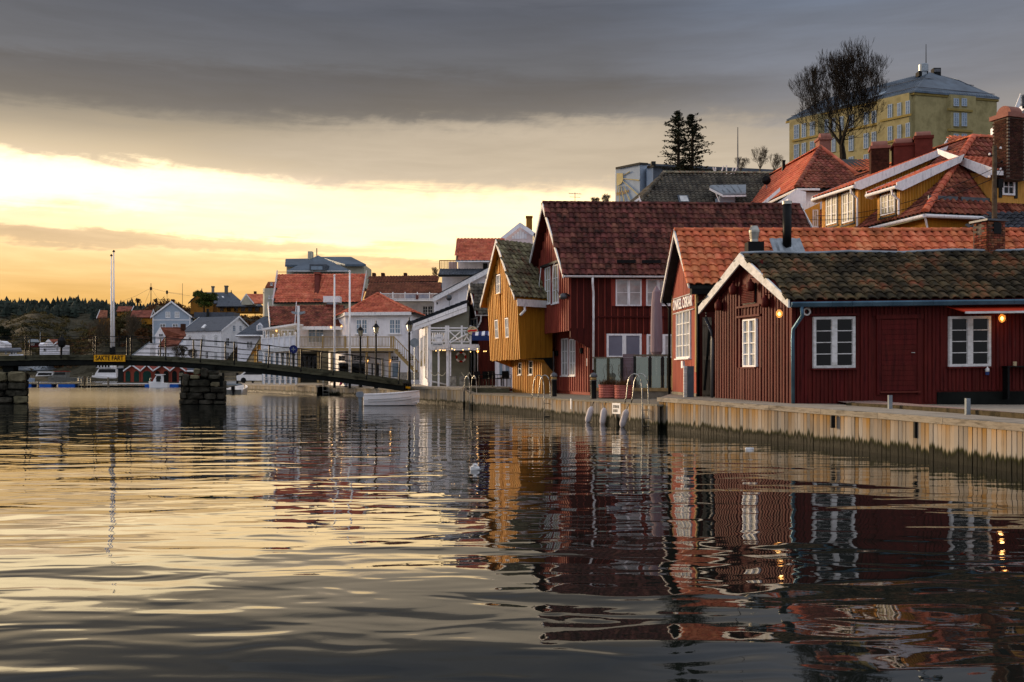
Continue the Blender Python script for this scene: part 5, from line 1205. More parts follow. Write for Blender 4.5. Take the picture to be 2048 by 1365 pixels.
for px, yt, D, lab in ((669, 553, 78, 'slim white flagpole, shorter, before the grey roof vent'), (699.5, 545, 76.5, 'slim white flagpole, taller, left of the hip-roofed white wing')):
    p = P(px, 0, D); h = ZY(yt, D) - .75; t = thing('flagpole', lab, 'flagpole', (p.x, p.y, .74), 'white flagpoles by the hotel')
    MB().tube([(0, 0, .9), (0, 0, h)], [.095, .06], 10).build('pole', 'white_paint', t, smooth=True); MB().lathe([(.02, 0), (.09, .04), (.09, .10), (.02, .16)], (0, 0, h), 8).build('finial', 'white_paint', t, smooth=True)
    MB().box(-.09, .09, -.09, .09, -.05, 1.0).build('hinge_base', 'dark_metal', t)
p = P(829, 770, 66); t = thing('round_traffic_sign', 'back of a round grey traffic sign on a post beside the hotel stair', 'traffic sign', (p.x, p.y, .8)); z_s = ZY(686, 66) - .8
MB().tube([(0, 0, 0), (0, 0, z_s + .25)], .03, 6).build('post', 'zinc', t); o = MB().lathe([(.3, -.02), (.3, .02)], (0, -.05, z_s + .0), 18, 'y').build('disc', 'zinc', t)
# ================================================================== generic helpers for things standing across the view
def fwin(t, pxa, pya, pxb, pyb, D, cols=2, rows=3, fm='white_paint', glass='glass_dark', fw=.07, mull=.1, mt=.03, sill=True, ind=False, name='window', off=0.0):
    a, b = P(pxa, pyb, D), P(pxb, pya, D); x0, x1, z0, z1 = a.x, b.x, a.z, b.z; y = D - off
    mb = wm(t); mb.box(x0, x1, y - .05, y - .002, z1 - fw, z1).box(x0, x1, y - .05, y - .002, z0, z0 + fw).box(x0, x0 + fw, y - .05, y - .002, z0 + fw, z1 - fw).box(x1 - fw, x1, y - .05, y - .002, z0 + fw, z1 - fw)
    cells = [(x0 + fw, x1 - fw)]
    if mull: sm = (x0 + x1) / 2; mb.box(sm - mull / 2, sm + mull / 2, y - .055, y - .002, z0 + fw, z1 - fw); cells = [(x0 + fw, sm - mull / 2), (sm + mull / 2, x1 - fw)]
    wo_ = mb.build(name, fm, t)
    g = wm(t); m_ = wm(t)
    for u, v in cells:
        g.box(u, v, y - .02, y - .004, z0 + fw, z1 - fw); nc = max(1, cols // 2) if mull else cols
        for i in range(1, nc): q = u + (v - u) * i / nc; m_.box(q - mt / 2, q + mt / 2, y - .04, y - .021, z0 + fw, z1 - fw)
        for j in range(1, rows): q = z0 + fw + (z1 - z0 - 2 * fw) * j / rows; m_.box(u, v, y - .038, y - .021, q - mt / 2, q + mt / 2)
    g.build('pane', glass, wo_)
    if m_.f: m_.build('muntin', fm, wo_)
    if sill: wm(t).box(x0 - .1, x1 + .1, y - .12, y - .002, z0 - .07, z0 - .003).build('sill', fm, wo_)
    return wo_
def fbox(t, name, m, pxa, pya, pxb, pyb, D, dep, ind=None):
    a, b = P(pxa, pyb, D), P(pxb, pya, D)
    return wm(t).box(a.x, b.x, D, D + dep, a.z, b.z).build(name, m, t)
def roofpoly(t, pts, m, tw=.3, tl=.36, amp=.03, seg=4, slab='dark_trim', th=.12, tiles=True, name='roof', ind=0):
    """pts: world points of one flat roof slope"""
    L0 = Vector(t.location); q = [Vector(p) - L0 for p in pts]
    MB().prism(q, (0, 0, -th)).build(name, slab if tiles else m, t)
    if tiles: tile_poly(t, [p + Vector((0, 0, .015)) for p in q], tw, tl, m, ind, seg, amp)
def bar(t, name, m, a, b, w=.1, h=.1):
    return wm(t).tube([Vector(a), Vector(b)], w, 4).build(name, m, t)
def board3(t, name, m, a, b, h, th=.05, up=.08):
    a, b = Vector(a), Vector(b)
    return wm(t).prism([tuple(a + Vector((0, 0, up))), tuple(b + Vector((0, 0, up))), tuple(b + Vector((0, 0, up - h))), tuple(a + Vector((0, 0, up - h)))], (0, -th, 0)).build(name, m, t)

# ================================================================== white hotel with timber balcony
HT = thing('white_hotel', 'white waterside hotel with red tile hip roof, timber balcony and outdoor stair', 'hotel', tuple(P(690, 0, 86).xy) + (.75,))
A_, B_, C_, E_ = P(657, 643, 92), P(690.5, 627, 86), P(823.5, 626, 86), P(847, 636, 91)
AP = P(755.5, 589, 91)
q = wm(HT); 
for u, v in ((A_, B_), (B_, C_), (C_, E_)): q.poly([(u.x, u.y, .5), (v.x, v.y, .5), tuple(v + Vector((0, 0, -.1))), tuple(u + Vector((0, 0, -.1)))])
q.add([(A_.x, A_.y, .5), (E_.x, E_.y, .5), tuple(E_ + Vector((0, 0, -.1))), tuple(A_ + Vector((0, 0, -.1)))], [(0, 1, 2, 3)]); q.build('wall', 'white_wall', HT)
o2 = Vector((0, -.35, -.02))
roofpoly(HT, [B_ + o2, C_ + o2 + Vector((.2, 0, 0)), AP], 'tile_red', .33, .42, ind=200)
roofpoly(HT, [A_ + Vector((-.4, -.1, 0)), B_ + o2 + Vector((-.02, 0, 0)), AP + Vector((-.01, 0, 0))], 'tile_red', .33, .42)
roofpoly(HT, [C_ + o2 + Vector((.22, 0, 0)), E_ + Vector((.5, 0, 0)), AP + Vector((.02, 0, 0))], 'tile_red', .33, .42)
L0 = Vector(HT.location)
for u, v in ((B_ + o2, AP), (C_ + o2, AP), ): ridge_caps(HT, u - L0 + Vector((0, 0, .08)), v - L0 + Vector((0, 0, .1)), 'tile_red', .13, .45, ind=False)
for u, v in ((A_, B_), (B_, C_), (C_, E_)): board3(HT, 'fascia', 'white_paint', u + o2 * 1.05, v + o2 * 1.05, .28)
n_ = 34
for i in range(n_):
    x_ = B_.x + (C_.x - B_.x) * (i + .5) / n_
    if 1: wm(HT).box(x_ - .075, x_ + .075, 85.96, 85.998, 4.3, B_.z - .15).build('board', 'white_wall', HT)
fwin(HT, 712, 639, 735, 668, 85.95, 4, 3, glass='glass_blue'); fwin(HT, 778.5, 639, 801.5, 668, 85.95, 4, 3, glass='glass_blue')
for a, b in ((677.5, 691), (706, 727), (727.5, 741), (782, 798), (818, 833)): fwin(HT, a, 712, b, 722, 85.95, 3, 2, mull=0, sill=False, fw=.06)
for a, b, g_ in ((677, 700, 'glass_dark'), (703, 732, 'glass_dark'), (741, 748, 'glass_dark'), (752, 760, 'glass_dark'), (764, 771, 'glass_warm'), (783, 799, 'glass_blue')): fwin(HT, a, 725, b, 757, 85.95, 1, 1, mull=0, sill=False, fw=.08, glass=g_)
# balcony
DB = 82.5
zA, zB = ZY(703, DB), ZY(696.5, DB)
fbox(HT, 'balcony_beam', 'new_wood', 593, 696.5, 788, 702.5, DB, .08); fbox(HT, 'balcony_beam', 'old_board', 597, 703, 786, 706.5, DB + .6, .15)
wm(HT).box(P(593, 0, DB).x, P(788, 0, DB).x, DB + .085, 85.9, zB - .12, zB - .02).build('balcony_floor', 'new_wood', HT)
fbox(HT, 'handrail', 'new_wood', 593, 673.5, 788, 675, DB, .09); fbox(HT, 'bottom_rail', 'new_wood', 593, 692.5, 788, 693.8, DB + .02, .05)
for px in (597, 645, 690, 735, 782, 787):
    fbox(HT, 'railing_post', 'new_wood', px - 1.9, 672.5, px + 1.9, 696, DB - .03, .14)
    if px < 750: fbox(HT, 'post_cap', 'white_paint', px - 1.6, 670, px + 1.6, 672.2, DB - .02, .12)
for i in range(64):
    px = 600 + i * 2.9
    if min(abs(px - k) for k in (597, 645, 690, 735, 782)) > 2.4: fbox(HT, 'baluster', 'new_wood', px - .42, 675, px + .42, 692.5, DB + .03, .035)
for px in (598, 636, 663, 733, 779): fbox(HT, 'support_post', 'new_wood', px - 2, 703.5, px + 2, 766, DB + .3, .2)
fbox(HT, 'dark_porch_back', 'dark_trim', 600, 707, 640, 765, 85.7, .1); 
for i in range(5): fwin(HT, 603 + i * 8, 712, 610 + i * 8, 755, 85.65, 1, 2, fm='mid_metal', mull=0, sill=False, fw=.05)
for px, py in ((733, 722), (779, 722)): bulb_lamp(P(px + 2, py, DB + .1), (0, .25, .1), 'lit bulb lamp on the ' + ('left' if px < 750 else 'right') + ' timber post below the hotel balcony', 'bulb lamps below the balcony', 'bulb_soft', .08)
# stair
a, b = P(789, 698, DB), P(846, 757, DB - .2)
for dz in (0, 1.0): wm(HT).prism([tuple(a + Vector((0, dz * 1.0, 0))), tuple(b + Vector((0, dz, 0))), tuple(b + Vector((0, dz, -.3))), tuple(a + Vector((0, dz, -.3)))], (0, .05, 0)).build('stair_string', 'new_wood', HT)
for k in range(13):
    q = a.lerp(b, (k + .5) / 13); wm(HT).box(q.x - .14, q.x + .14, q.y + .052, q.y + .99, q.z - .03, q.z + .02).build('stair_tread', 'new_wood', HT)
    w_b = wm(HT); w_b.box(q.x - .02, q.x + .02, q.y - .03, q.y - .002, q.z - .05, q.z + .95); w_b.build('baluster', 'new_wood', HT)
wm(HT).tube([a + Vector((0, 0, .95)), b + Vector((0, 0, .95))], .035, 4).build('handrail', 'new_wood', HT)
fbox(HT, 'garden_wall', 'granite', 795, 745, 842, 760, 81.5, .4)
# left wing: low roofs, veranda and curved white balustrade
fbox(HT, 'wing_wall', 'white_wall', 600, 650, 684, 700, 89, .3)
fwin(HT, 616, 654, 648, 686, 88.9, 4, 3, glass='glass_blue')
q1, q2, q3, q4 = P(590, 655, 87), P(684, 655, 87), P(690, 612, 92), P(593.5, 612, 92)
roofpoly(HT, [q1, q2, q3, q4], 'tile_red_dark', .33, .42, ind=100)
p1, p2, p3, p4 = P(541, 660, 90), P(590, 652, 88.5), P(592, 614, 93), P(537, 614, 95)
roofpoly(HT, [P(540, 652, 90), P(589.6, 652, 90), P(592, 614, 95), P(538, 614, 95)], 'tile_red_dark', .33, .42)
board3(HT, 'bargeboard', 'white_paint', P(540.5, 653, 89.8), P(537, 612, 94.8), .55, .3, .35); board3(HT, 'bargeboard', 'white_paint', P(590.5, 655, 86.8), P(593.5, 610, 91.8), .5, .3, .3)
board3(HT, 'fascia', 'white_paint', P(590, 655, 86.9), P(684, 655, 86.9), .3); 
wm(HT).prism([tuple(P(524, 661, 86)), tuple(P(592, 650, 84)), tuple(P(592, 647, 84)), tuple(P(524, 657, 86))], (0, 3.0, .05)).build('veranda_roof', 'white_paint', HT)
fbox(HT, 'veranda_wall', 'cream_wall', 541, 655, 590, 700, 89, .3)
fwin(HT, 563, 660, 589, 684, 88.9, 4, 2, glass='glass_warm')
for a, b in ((526, 532), (534, 540)): fwin(HT, a, 661, b, 682, 87.5, 1, 3, mull=0, sill=False, fw=.08, glass='glass_blue')
pts = []; zt_, zb2 = [], []
for i in range(7):
    px = 524 + i * 11.2; pts.append((px, 679.5 - i * 1.0, 83.6 - i * .1))
for (u, v) in zip(pts, pts[1:]):
    a, b = P(u[0], u[1], u[2]), P(v[0], v[1], v[2]); wm(HT).prism([tuple(a), tuple(b), tuple(b + Vector((0, 0, -.78))), tuple(a + Vector((0, 0, -.78)))], (0, .06, 0)).build('balustrade_panel', 'white_wall', HT)
    wm(HT).prism([tuple(a + Vector((0, -.06, .0))), tuple(b + Vector((0, -.06, 0))), tuple(b + Vector((0, -.06, .1))), tuple(a + Vector((0, -.06, .1)))], (0, .16, 0)).build('handrail', 'white_paint', HT)
for u in pts:
    a = P(*u); wm(HT).box(a.x - .06, a.x + .06, a.y - .10, a.y + .04, a.z - .85, a.z + .18).build('balustrade_post', 'white_paint', HT); wm(HT).lathe([(.05, 0), (.09, .06), (.08, .14), (.02, .2)], (a.x, a.y - .03, a.z + .18), 8).build('finial', 'white_paint', HT)
a, b = P(524, 698, 83.5), P(592, 693, 83); wm(HT).prism([tuple(a), tuple(b), tuple(b + Vector((0, 0, -.34))), tuple(a + Vector((0, 0, -.34)))], (0, 6, 0)).build('veranda_floor', 'white_worn', HT)
fbox(HT, 'ground_wall', 'grey_wall', 524, 704, 597, 766, 88, .3)
for i in range(7):
    px = 527 + i * 10.8
    fbox(HT, 'porch_post', 'white_paint', px - 1.8, 706, px + 1.8, 769, 83.4, .2)
    if i < 6: fwin(HT, px + 2.6, 712, px + 9, 760, 87.9, 1, 1, mull=0, sill=False, glass='glass_blue', fw=.05)
for px in (527, 539, 550): fbox(HT, 'porch_rail', 'white_worn', px, 755, px + 10, 756.5, 83.2, .06)
for px, py, D, l_ in ((553, 662, 88.4, 'under the veranda roof at the far left'), (597.5, 660, 88, 'by the camera post'), (662, 655, 85.5, 'on the left corner of the white wing'), (683, 653, 85.7, 'on the white wing left of its first window')):
    bulb_lamp(P(px, py, D), (0, .25, .1), 'lit bulb lamp of the hotel ' + l_, 'bulb lamps on the hotel wall', 'bulb_soft', .09)
p = P(597, 600, 82.4); t = thing('camera_post', 'white square post carrying grey floodlights at the hotel balcony corner', 'post', (p.x, p.y, ZY(696, 82.4))); hp = ZY(612, 82.4) - ZY(696, 82.4)
MB().box(-.09, .09, -.09, .09, 0, hp).build('post', 'white_paint', t)
for s in (-1, 1): MB().prism([(s * .1, -.15, hp - .75), (s * .55, -.15, hp - .62), (s * .55, -.15, hp - .45), (s * .1, -.15, hp - .52)], (0, .3, 0)).build('floodlight', 'zinc', t)
p = P(665, 612, 92); t = thing('roof_ventilator', 'white box ventilator on a red base standing on the low hotel roof', 'ventilator', tuple(p)); MB().box(-.55, .55, -.5, .5, -.3, .1).build('base', 'chimney_red', t); MB().box(-.45, .45, -.4, .4, .1, .28).build('neck', 'zinc', t); MB().box(-.75, .75, -.6, .6, .28, .85).build('hood', 'white_paint', t)
# big red roof behind
b2 = thing('red_roof_house', 'long house behind the hotel with broad orange-red tile roof and flat red chimney', 'house', tuple(P(640, 0, 100).xy) + (1,))
roofpoly(b2, [P(547, 606, 98), P(724, 605, 98), P(733, 549, 104), P(556, 550, 104)], 'tile_red', .33, .42, ind=200)
board3(b2, 'bargeboard', 'white_paint', P(546.5, 607, 97.8), P(555.5, 547, 103.8), .5, .45, .3); board3(b2, 'bargeboard', 'white_paint', P(723.5, 606, 97.8), P(733.5, 547, 103.8), .5, .45, .3)
fbox(b2, 'wall', 'cream_wall', 548, 606, 724, 640, 98.8, 7)
wm(b2).prism([tuple(P(629, 600, 99)), tuple(P(637.5, 600, 99)), tuple(P(637.5, 547, 102)), tuple(P(629, 547, 102))], (0, 1.2, 0)).build('chimney', 'chimney_red', b2); fbox(b2, 'chimney_cap', 'brick', 627.5, 545, 639, 548.5, 101.8, 1.5)
fbox(b2, 'chimney_flashing', 'chimney_clay', 627, 598, 641, 601, 98.2, .5)
# brown roof with balcony
b3 = thing('brown_roof_house', 'white house behind the hotel with dark brown tile roof and white balcony', 'house', tuple(P(800, 0, 106).xy) + (1,))
roofpoly(b3, [P(730, 600, 104), P(884, 599, 104), P(884, 566, 108), P(738, 568, 108)], 'tile_brown', .33, .42)
roofpoly(b3, [P(736, 566, 109), P(876, 564, 109), P(876, 552, 112), P(738, 553, 112)], 'tile_brown', .33, .42)
fbox(b3, 'wall', 'white_wall', 790, 600, 884, 645, 104.5, 4)
Dw = 102
fbox(b3, 'balcony_floor', 'white_paint', 762, 599, 880, 602.5, Dw, 2); fbox(b3, 'handrail', 'white_paint', 760, 587, 876, 588.3, Dw, .12); fbox(b3, 'bottom_rail', 'white_paint', 760, 597, 876, 598.2, Dw, .08)
for i in range(6): fbox(b3, 'railing_post', 'white_paint', 761 + i * 24.5 - .9, 584.5, 761 + i * 24.5 + .9, 599, Dw - .05, .16)
for i in range(48): fbox(b3, 'baluster', 'white_paint', 763.5 + i * 2.35 - .38, 588.3, 763.5 + i * 2.35 + .38, 597, Dw + .02, .05)
fbox(b3, 'blue_cover', 'awning_blue', 810, 589.5, 830, 597, Dw + .5, .3); fbox(b3, 'blue_cover', 'awning_blue', 838, 589.5, 858, 597, Dw + .5, .3); fbox(b3, 'planter', 'chimney_red', 832, 590, 836, 599, Dw - .1, .1)
fwin(b3, 845, 612, 866, 634, 104.4, 4, 3)
for px in (747, 810, 765): fbox(b3, 'chimney', 'brick_dark', px - 3, 546, px + 3, 554, 112, 1)
# white block, balcony, orange roof
b4 = thing('white_terrace_house', 'white boarded house with long sloping gable edge and roof terrace behind the cafe', 'house', tuple(P(930, 0, 90).xy) + (1,))
panel(wm(b4), [(868, 660), (1000, 660), (1000, 530), (972, 545), (868, 600)], 88, 4).build('gable_wall', 'white_wall', b4)
for i in range(26):
    px = 870 + i * 4.1
    yt = 602 - (px - 868) * .53; fbox(b4, 'board', 'white_wall', px, yt, px + 3.6, 658, 87.95, .04)
board3(b4, 'bargeboard', 'white_paint', P(866, 600, 87.5), P(985, 538, 87.5), .32, .1, .1); board3(b4, 'bargeboard', 'white_worn', P(866, 596, 87.6), P(985, 534, 87.6), .22, .1, .1)
wm(b4).prism([tuple(P(866, 594.5, 87.5)), tuple(P(985, 532, 87.5)), tuple(P(985, 530, 87.5)), tuple(P(866, 592.5, 87.5))], (0, 5, 0)).build('roof', 'tile_black', b4)
fbox(b4, 'back_wall', 'white_wall', 884, 552, 1000, 620, 96, 3)
roofpoly(b4, [P(876, 551, 93), P(990, 551, 93), P(990, 539, 95.5), P(880, 539, 95.5)], 'slate', .25, .5, .03, 3)
fbox(b4, 'eave_board', 'white_paint', 878, 551.5, 990, 554, 93.2, .3)
fbox(b4, 'upper_wall', 'white_wall', 916, 522, 1000, 540, 97, 3)
fbox(b4, 'dark_opening', 'dark_trim', 966, 527, 975, 540, 96.9, .05)
for px in range(880, 914, 3): fbox(b4, 'baluster', 'brown_wall', px - .35, 522, px + .35, 539, 95.6, .06)
fbox(b4, 'handrail', 'brown_wall', 878.5, 520.5, 914, 522, 95.55, .12); fbox(b4, 'balcony_panel', 'pink_wall', 897, 524, 914, 539, 96.2, .03); fbox(b4, 'railing_post', 'brown_wall', 878.5, 521, 880.3, 539, 95.5, .15)
roofpoly(b4, [P(912, 522, 94.5), P(1008, 522, 94.5), P(1008, 478, 100), P(914, 479, 100)], 'tile_red', .33, .42)
board3(b4, 'bargeboard', 'white_worn', P(911.5, 523, 94.3), P(913, 477, 99.8), .4, .3, .2)
fbox(b4, 'fascia', 'white_paint', 912, 522, 1000, 524.5, 94.3, .15); fbox(b4, 'vent_hatch', 'dark_trim', 873, 605, 875.5, 609, 87.9, .05)
p = P(898, 596, 86.8); t = thing('satellite_dish', 'grey satellite dish on the white sloping-gable wall', 'satellite dish', tuple(p)); MB().lathe([(.26, -.02), (.24, .06), (.1, .12), (.02, .13)], (0, 0, 0), 16, 'y').build('dish', 'mid_metal', t, smooth=True); MB().tube([(0, .1, 0), (0, .3, -.3), (0, .3, -.7)], .03, 5).build('bracket', 'zinc', t)
b5 = thing('pink_gable_house', 'pale pink gabled house with ochre chimney peeking above the orange roof', 'house', tuple(P(1033, 0, 104).xy) + (5,))
panel(wm(b5), [(1003, 490), (1066, 490), (1066, 470), (1040, 449), (1003, 477)], 104, 6).build('wall', 'pink_wall', b5)
for k in range(6): fbox(b5, 'board', 'white_wall', 1024 + k * 5, 460 + abs(k - 3) * 4, 1028.3 + k * 5, 478, 103.95, .04)
board3(b5, 'bargeboard', 'white_wall', P(1000, 479, 103.6), P(1040, 447, 103.6), .5, .1, .1); board3(b5, 'bargeboard', 'white_wall', P(1040, 447, 103.6), P(1072, 469, 103.6), .5, .1, .1)
fbox(b5, 'chimney', 'brown_wall', 1052.5, 434, 1064.5, 464, 105, .7); fbox(b5, 'chimney_cap', 'brown_wall', 1051.5, 432, 1065.5, 435, 104.9, .9)
# grey hillside mansion
b6 = thing('grey_roof_mansion', 'cream mansion with grey metal hip roof and dormer on the hill above the hotel', 'house', tuple(P(650, 0, 150).xy) + (8,))
fbox(b6, 'wall', 'cream_wall', 573, 529, 728, 575, 151, 8)
seg_ = [[P(570, 530, 150), P(640, 530, 150), P(640, 517, 156), P(571, 518, 156)], [P(690, 529, 150), P(732, 529, 150), P(702, 514, 156), P(640, 514, 156)], [P(575, 541, 146), P(700, 541, 146), P(636, 511, 153)]]
for s_ in seg_: roofpoly(b6, s_, 'metal_roof', tiles=False, th=.3)
fbox(b6, 'front_wall', 'cream_wall', 576, 542, 698, 560, 147, 5)
fo = fbox(b6, 'dormer', 'slate', 619, 529, 653, 541, 145.5, 3); wm(b6).box(P(622, 0, 145.4).x, P(645, 0, 145.4).x, 145.38, 145.45, ZY(540, 145.4), ZY(533, 145.4)).build('pane', 'glass_blue', fo)
for a, b_ in ((615.5, 620), (620.5, 624)): fbox(b6, 'chimney', 'cream_wall', a, 503, b_, 519, 152, 1.2)
fbox(b6, 'eave_board', 'white_worn', 574, 541.5, 700, 543.5, 145.8, .2); fbox(b6, 'balcony', 'brown_wall', 555, 544, 574, 545, 146, .1)
wm(b6).tube([P(633.5, 512, 153), P(633.5, 497, 153)], .08, 4).build('aerial', 'dark_metal', b6)

# ================================================================== footbridge
BR = thing('footbridge', 'dark arched timber footbridge with wire railings across the harbour mouth', 'bridge', tuple(P(220, 0, 59.5).xy) + (2.4,))
TOP = [(-120, 715.5), (-60, 713), (50, 711.3), (150, 710.3), (250, 711), (330, 713.6), (420, 719.5), (500, 725.5), (600, 736.5), (700, 748), (806, 763)]
def ty(px):
    for (a, va), (b, vb) in zip(TOP, TOP[1:]):
        if px <= b: return va + (vb - va) * (px - a) / (b - a)
    return TOP[-1][1]
DF, DBk = 59.5, 63.3
XS = [P(-120 + 926 * i / 80, 0, DF).x for i in range(81)]
def zt_x(x): return ZY(ty(x / DF * F + CX), DF)
def strip(y0, y1, up, dn, m, name):
    vs = []; fs = []
    for x in XS:
        z = zt_x(x); vs += [(x, y0, z + up), (x, y1, z + up), (x, y1, z + dn), (x, y0, z + dn)]
    for i in range(80):
        for c in range(4): fs.append((i * 4 + c, i * 4 + (c + 1) % 4, i * 4 + 4 + (c + 1) % 4, i * 4 + 4 + c))
    fs += [(3, 2, 1, 0), (320, 321, 322, 323)]
    return wm(BR).add(vs, fs).build(name, m, BR)
strip(DF + .12, DBk - .12, -.08, -.16, 'bridge_dark', 'deck')
for y_ in (DF + .10, DF + 1.2, DBk - 1.3, DBk - .4): strip(y_, y_ + .3, -.165, -.60, 'bridge_dark', 'girder')
# edge planks: two courses, butted
for y_ in (DF, DBk - .08):
    i = 0
    while i < 80:
        j = min(80, i + 8); vs = []; fs = []; dzz = random.uniform(-.012, .012)
        for c_ in range(2):
            vs = []; fs = []
            for k in range(i, j + 1):
                x = XS[k] - (.01 if k == j else 0); z = zt_x(x) + dzz
                u, d = ((.02, -.12), (-.128, -.29))[c_]; e = (0, .03)[c_]
                vs += [(x, y_ + e, z + u), (x, y_ + .08, z + u), (x, y_ + .08, z + d), (x, y_ + e, z + d)]
            for k in range(j - i):
                for c in range(4): fs.append((k * 4 + c, k * 4 + (c + 1) % 4, k * 4 + 4 + (c + 1) % 4, k * 4 + 4 + c))
            fs += [(3, 2, 1, 0), tuple((j - i) * 4 + c for c in range(4))]
            wm(BR).add(vs, fs).build('edge_plank', 'bridge_wood', BR)
        i = j
for D_, xs_ in ((DF + .02, [-18, 51.4, 122, 191.4, 262, 331.6, 400.6, 468.6, 536, 602, 666, 733, 797]), (DBk - .05, [-6, 60, 123, 187, 254, 320.6, 387, 451, 515, 579, 641, 704, 765])):
    tops = []
    for px in xs_:
        p = P(px, 0, D_); zb_ = zt_x(p.x) - .2; lean_ = random.uniform(-.03, .10) if px > 340 else random.uniform(-.02, .03); tp = Vector((p.x + lean_, p.y, zb_ + 1.38))
        wm(BR).tube([Vector((p.x, p.y, zb_)), tp], .045, 6).build('railing_post', 'dark_metal', BR); tops.append((Vector((p.x, p.y, zb_)), tp))
    for k_ in (.98, .72, .5, .3):
        pts = []
        for (a, b), (c, d) in zip(tops, tops[1:]):
            u, v = a.lerp(b, k_), c.lerp(d, k_); sg = random.uniform(.01, .05)
            for i in range(5): q = i / 5; pts.append(u.lerp(v, q) - Vector((0, 0, sg * 4 * q * (1 - q))))
        pts.append(tops[-1][0].lerp(tops[-1][1], k_)); wm(BR).tube(pts, .02 if k_ > .9 else .014, 4).build('railing_wire', 'dark_metal', BR)
wm(BR).lathe([(.05, -.35), (.22, -.2), (.25, .1), (.12, .3), (.02, .35)], tuple(P(123.5, 685, DF)), 8).build('lamp_hood', 'dark_metal', BR)
# sign
sgn = thing('warning_sign', 'yellow rectangular sign reading SAKTE FART on the bridge edge', 'sign', tuple(P(219, 717, DF - .06)))
wd_, hh = (250.5 - 187.5) / F * DF / 2, (724 - 710) / F * DF / 2
MB().box(-wd_, wd_, 0, .03, -hh, hh).build('panel', 'sign_yellow', sgn)
MB().box(-wd_, wd_, -.006, -.001, hh - .018, hh).box(-wd_, wd_, -.006, -.001, -hh, -hh + .018).box(-wd_, -wd_ + .018, -.006, -.001, -hh + .018, hh - .018).box(wd_ - .018, wd_, -.006, -.001, -hh + .018, hh - .018).build('border', 'brown_wall', sgn)
text_mesh('SAKTE FART', .40, 'lettering', 'sign_black', sgn, Matrix.Translation((0, -.012, 0)) @ Matrix.Rotation(R(90), 4, 'X'), .006, .76)
bs = thing('round_blue_sign', 'round dark blue sign on the bridge railing', 'traffic sign', tuple(P(587, 699, DF - .1)))
MB().lathe([(.25, -.02), (.25, .02)], (0, 0, 0), 20, 'y').build('disc', 'sign_blue', bs); MB().lathe([(.2, -.026), (.2, -.0201)], (0, 0, 0), 20, 'y').build('face', 'sign_blue', bs); MB().box(-.02, .02, -.034, -.027, -.12, .12).box(-.12, .12, -.034, -.027, -.02, .02).build('symbol', 'zinc', bs)
MB().box(-.03, .03, .03, .08, -1.1, .2).build('post', 'dark_metal', bs)
for px, yt, D_, lab in ((222.8, 513, DBk - .25, 'left and shorter of the two tall flagpoles on the bridge'), (227.6, 505, DF + .28, 'right and taller flagpole on the bridge above the yellow sign')):
    p = P(px, 0, D_); zb_ = zt_x(p.x) - .1; h = ZY(yt, D_) - zb_; t = thing('flagpole', lab, 'flagpole', (p.x, p.y, zb_), 'tall flagpoles on the bridge')
    MB().tube([(0, 0, .5), (0, 0, h * .5), (0, 0, h)], [.07, .055, .03], 12).build('pole', 'white_paint', t, smooth=True); MB().lathe([(.01, 0), (.09, .02), (.08, .06), (.02, .14)], (0, 0, h), 8).build('finial', 'dark_metal', t); MB().box(-.08, .08, -.08, .08, 0, .62).build('hinge_base', 'dark_metal', t)
# stone piers
def pier(name, label, stones, D, core, dep=3.4, s=10.5, ox=340, oy=700):
    p = P(core[0], 0, D); t = thing(name, label, 'bridge pier', (p.x, p.y, 0), 'stone piers of the footbridge'); k_ = (P(core[2], 0, D).x) / D * .97   # set askew, in line with the current
    def sk(mb): mb.v = [Vector((v.x + k_ * max(0, v.y), v.y, v.z)) for v in mb.v]; return mb
    a, b = P(core[0], core[3], D + .25), P(core[2], core[1], D + .25)
    sk(wm(t).box(a.x, b.x, D + .3, D + dep - .3, -1.2, b.z)).build('rubble_core', 'bridge_dark', t)
    for i, (x0, y0, x1, y1, *m) in enumerate(stones):
        a, b = P(ox + x0 / s, oy + y1 / s, D), P(ox + x1 / s, oy + y0 / s, D); off = random.uniform(-.10, .06)
        sk(rock_mesh(a.x - p.x + .01, b.x - p.x - .01, off, 1.0, a.z + .008, b.z - .008, i + len(stones), jit=.10)).build('stone', m[0] if m else 'stone_dark', t)
    zt = b.z
    for sx in (0, 1):   # flanks
        z = -.9; k = 0
        while z < P(0, core[1], D).z - .3:
            for yy in (1.02, 2.2):
                xa = (P(core[0], 0, D).x - p.x - .12) if sx == 0 else (P(core[2], 0, D).x - p.x - .75)
                sk(rock_mesh(xa, xa + .87, yy, yy + 1.15, z, z + .45, 50 + k + sx * 20, jit=.06)).build('stone', 'stone_dark', t); k += 1
            z += .46
    return t
pier('bridge_pier', 'right dark rubble stone pier standing in the water under the bridge', [(250, 510, 400, 760), (245, 765, 395, 900), (190, 900, 345, 1040), (490, 395, 635, 525, 'stone_light'), (640, 385, 790, 590), (795, 435, 1030, 518), (795, 525, 1050, 625), (420, 530, 620, 625, 'stone_light'), (390, 632, 840, 768), (850, 680, 1045, 775, 'stone_light'), (395, 778, 845, 895), (850, 780, 1160, 905), (345, 905, 700, 1045), (705, 912, 980, 1048), (985, 908, 1170, 1060), (175, 1045, 590, 1150), (595, 1055, 900, 1150), (905, 1065, 1170, 1150), (160, 1155, 640, 1260), (645, 1155, 1190, 1260)], 58.0, (364, 752, 448, 812))
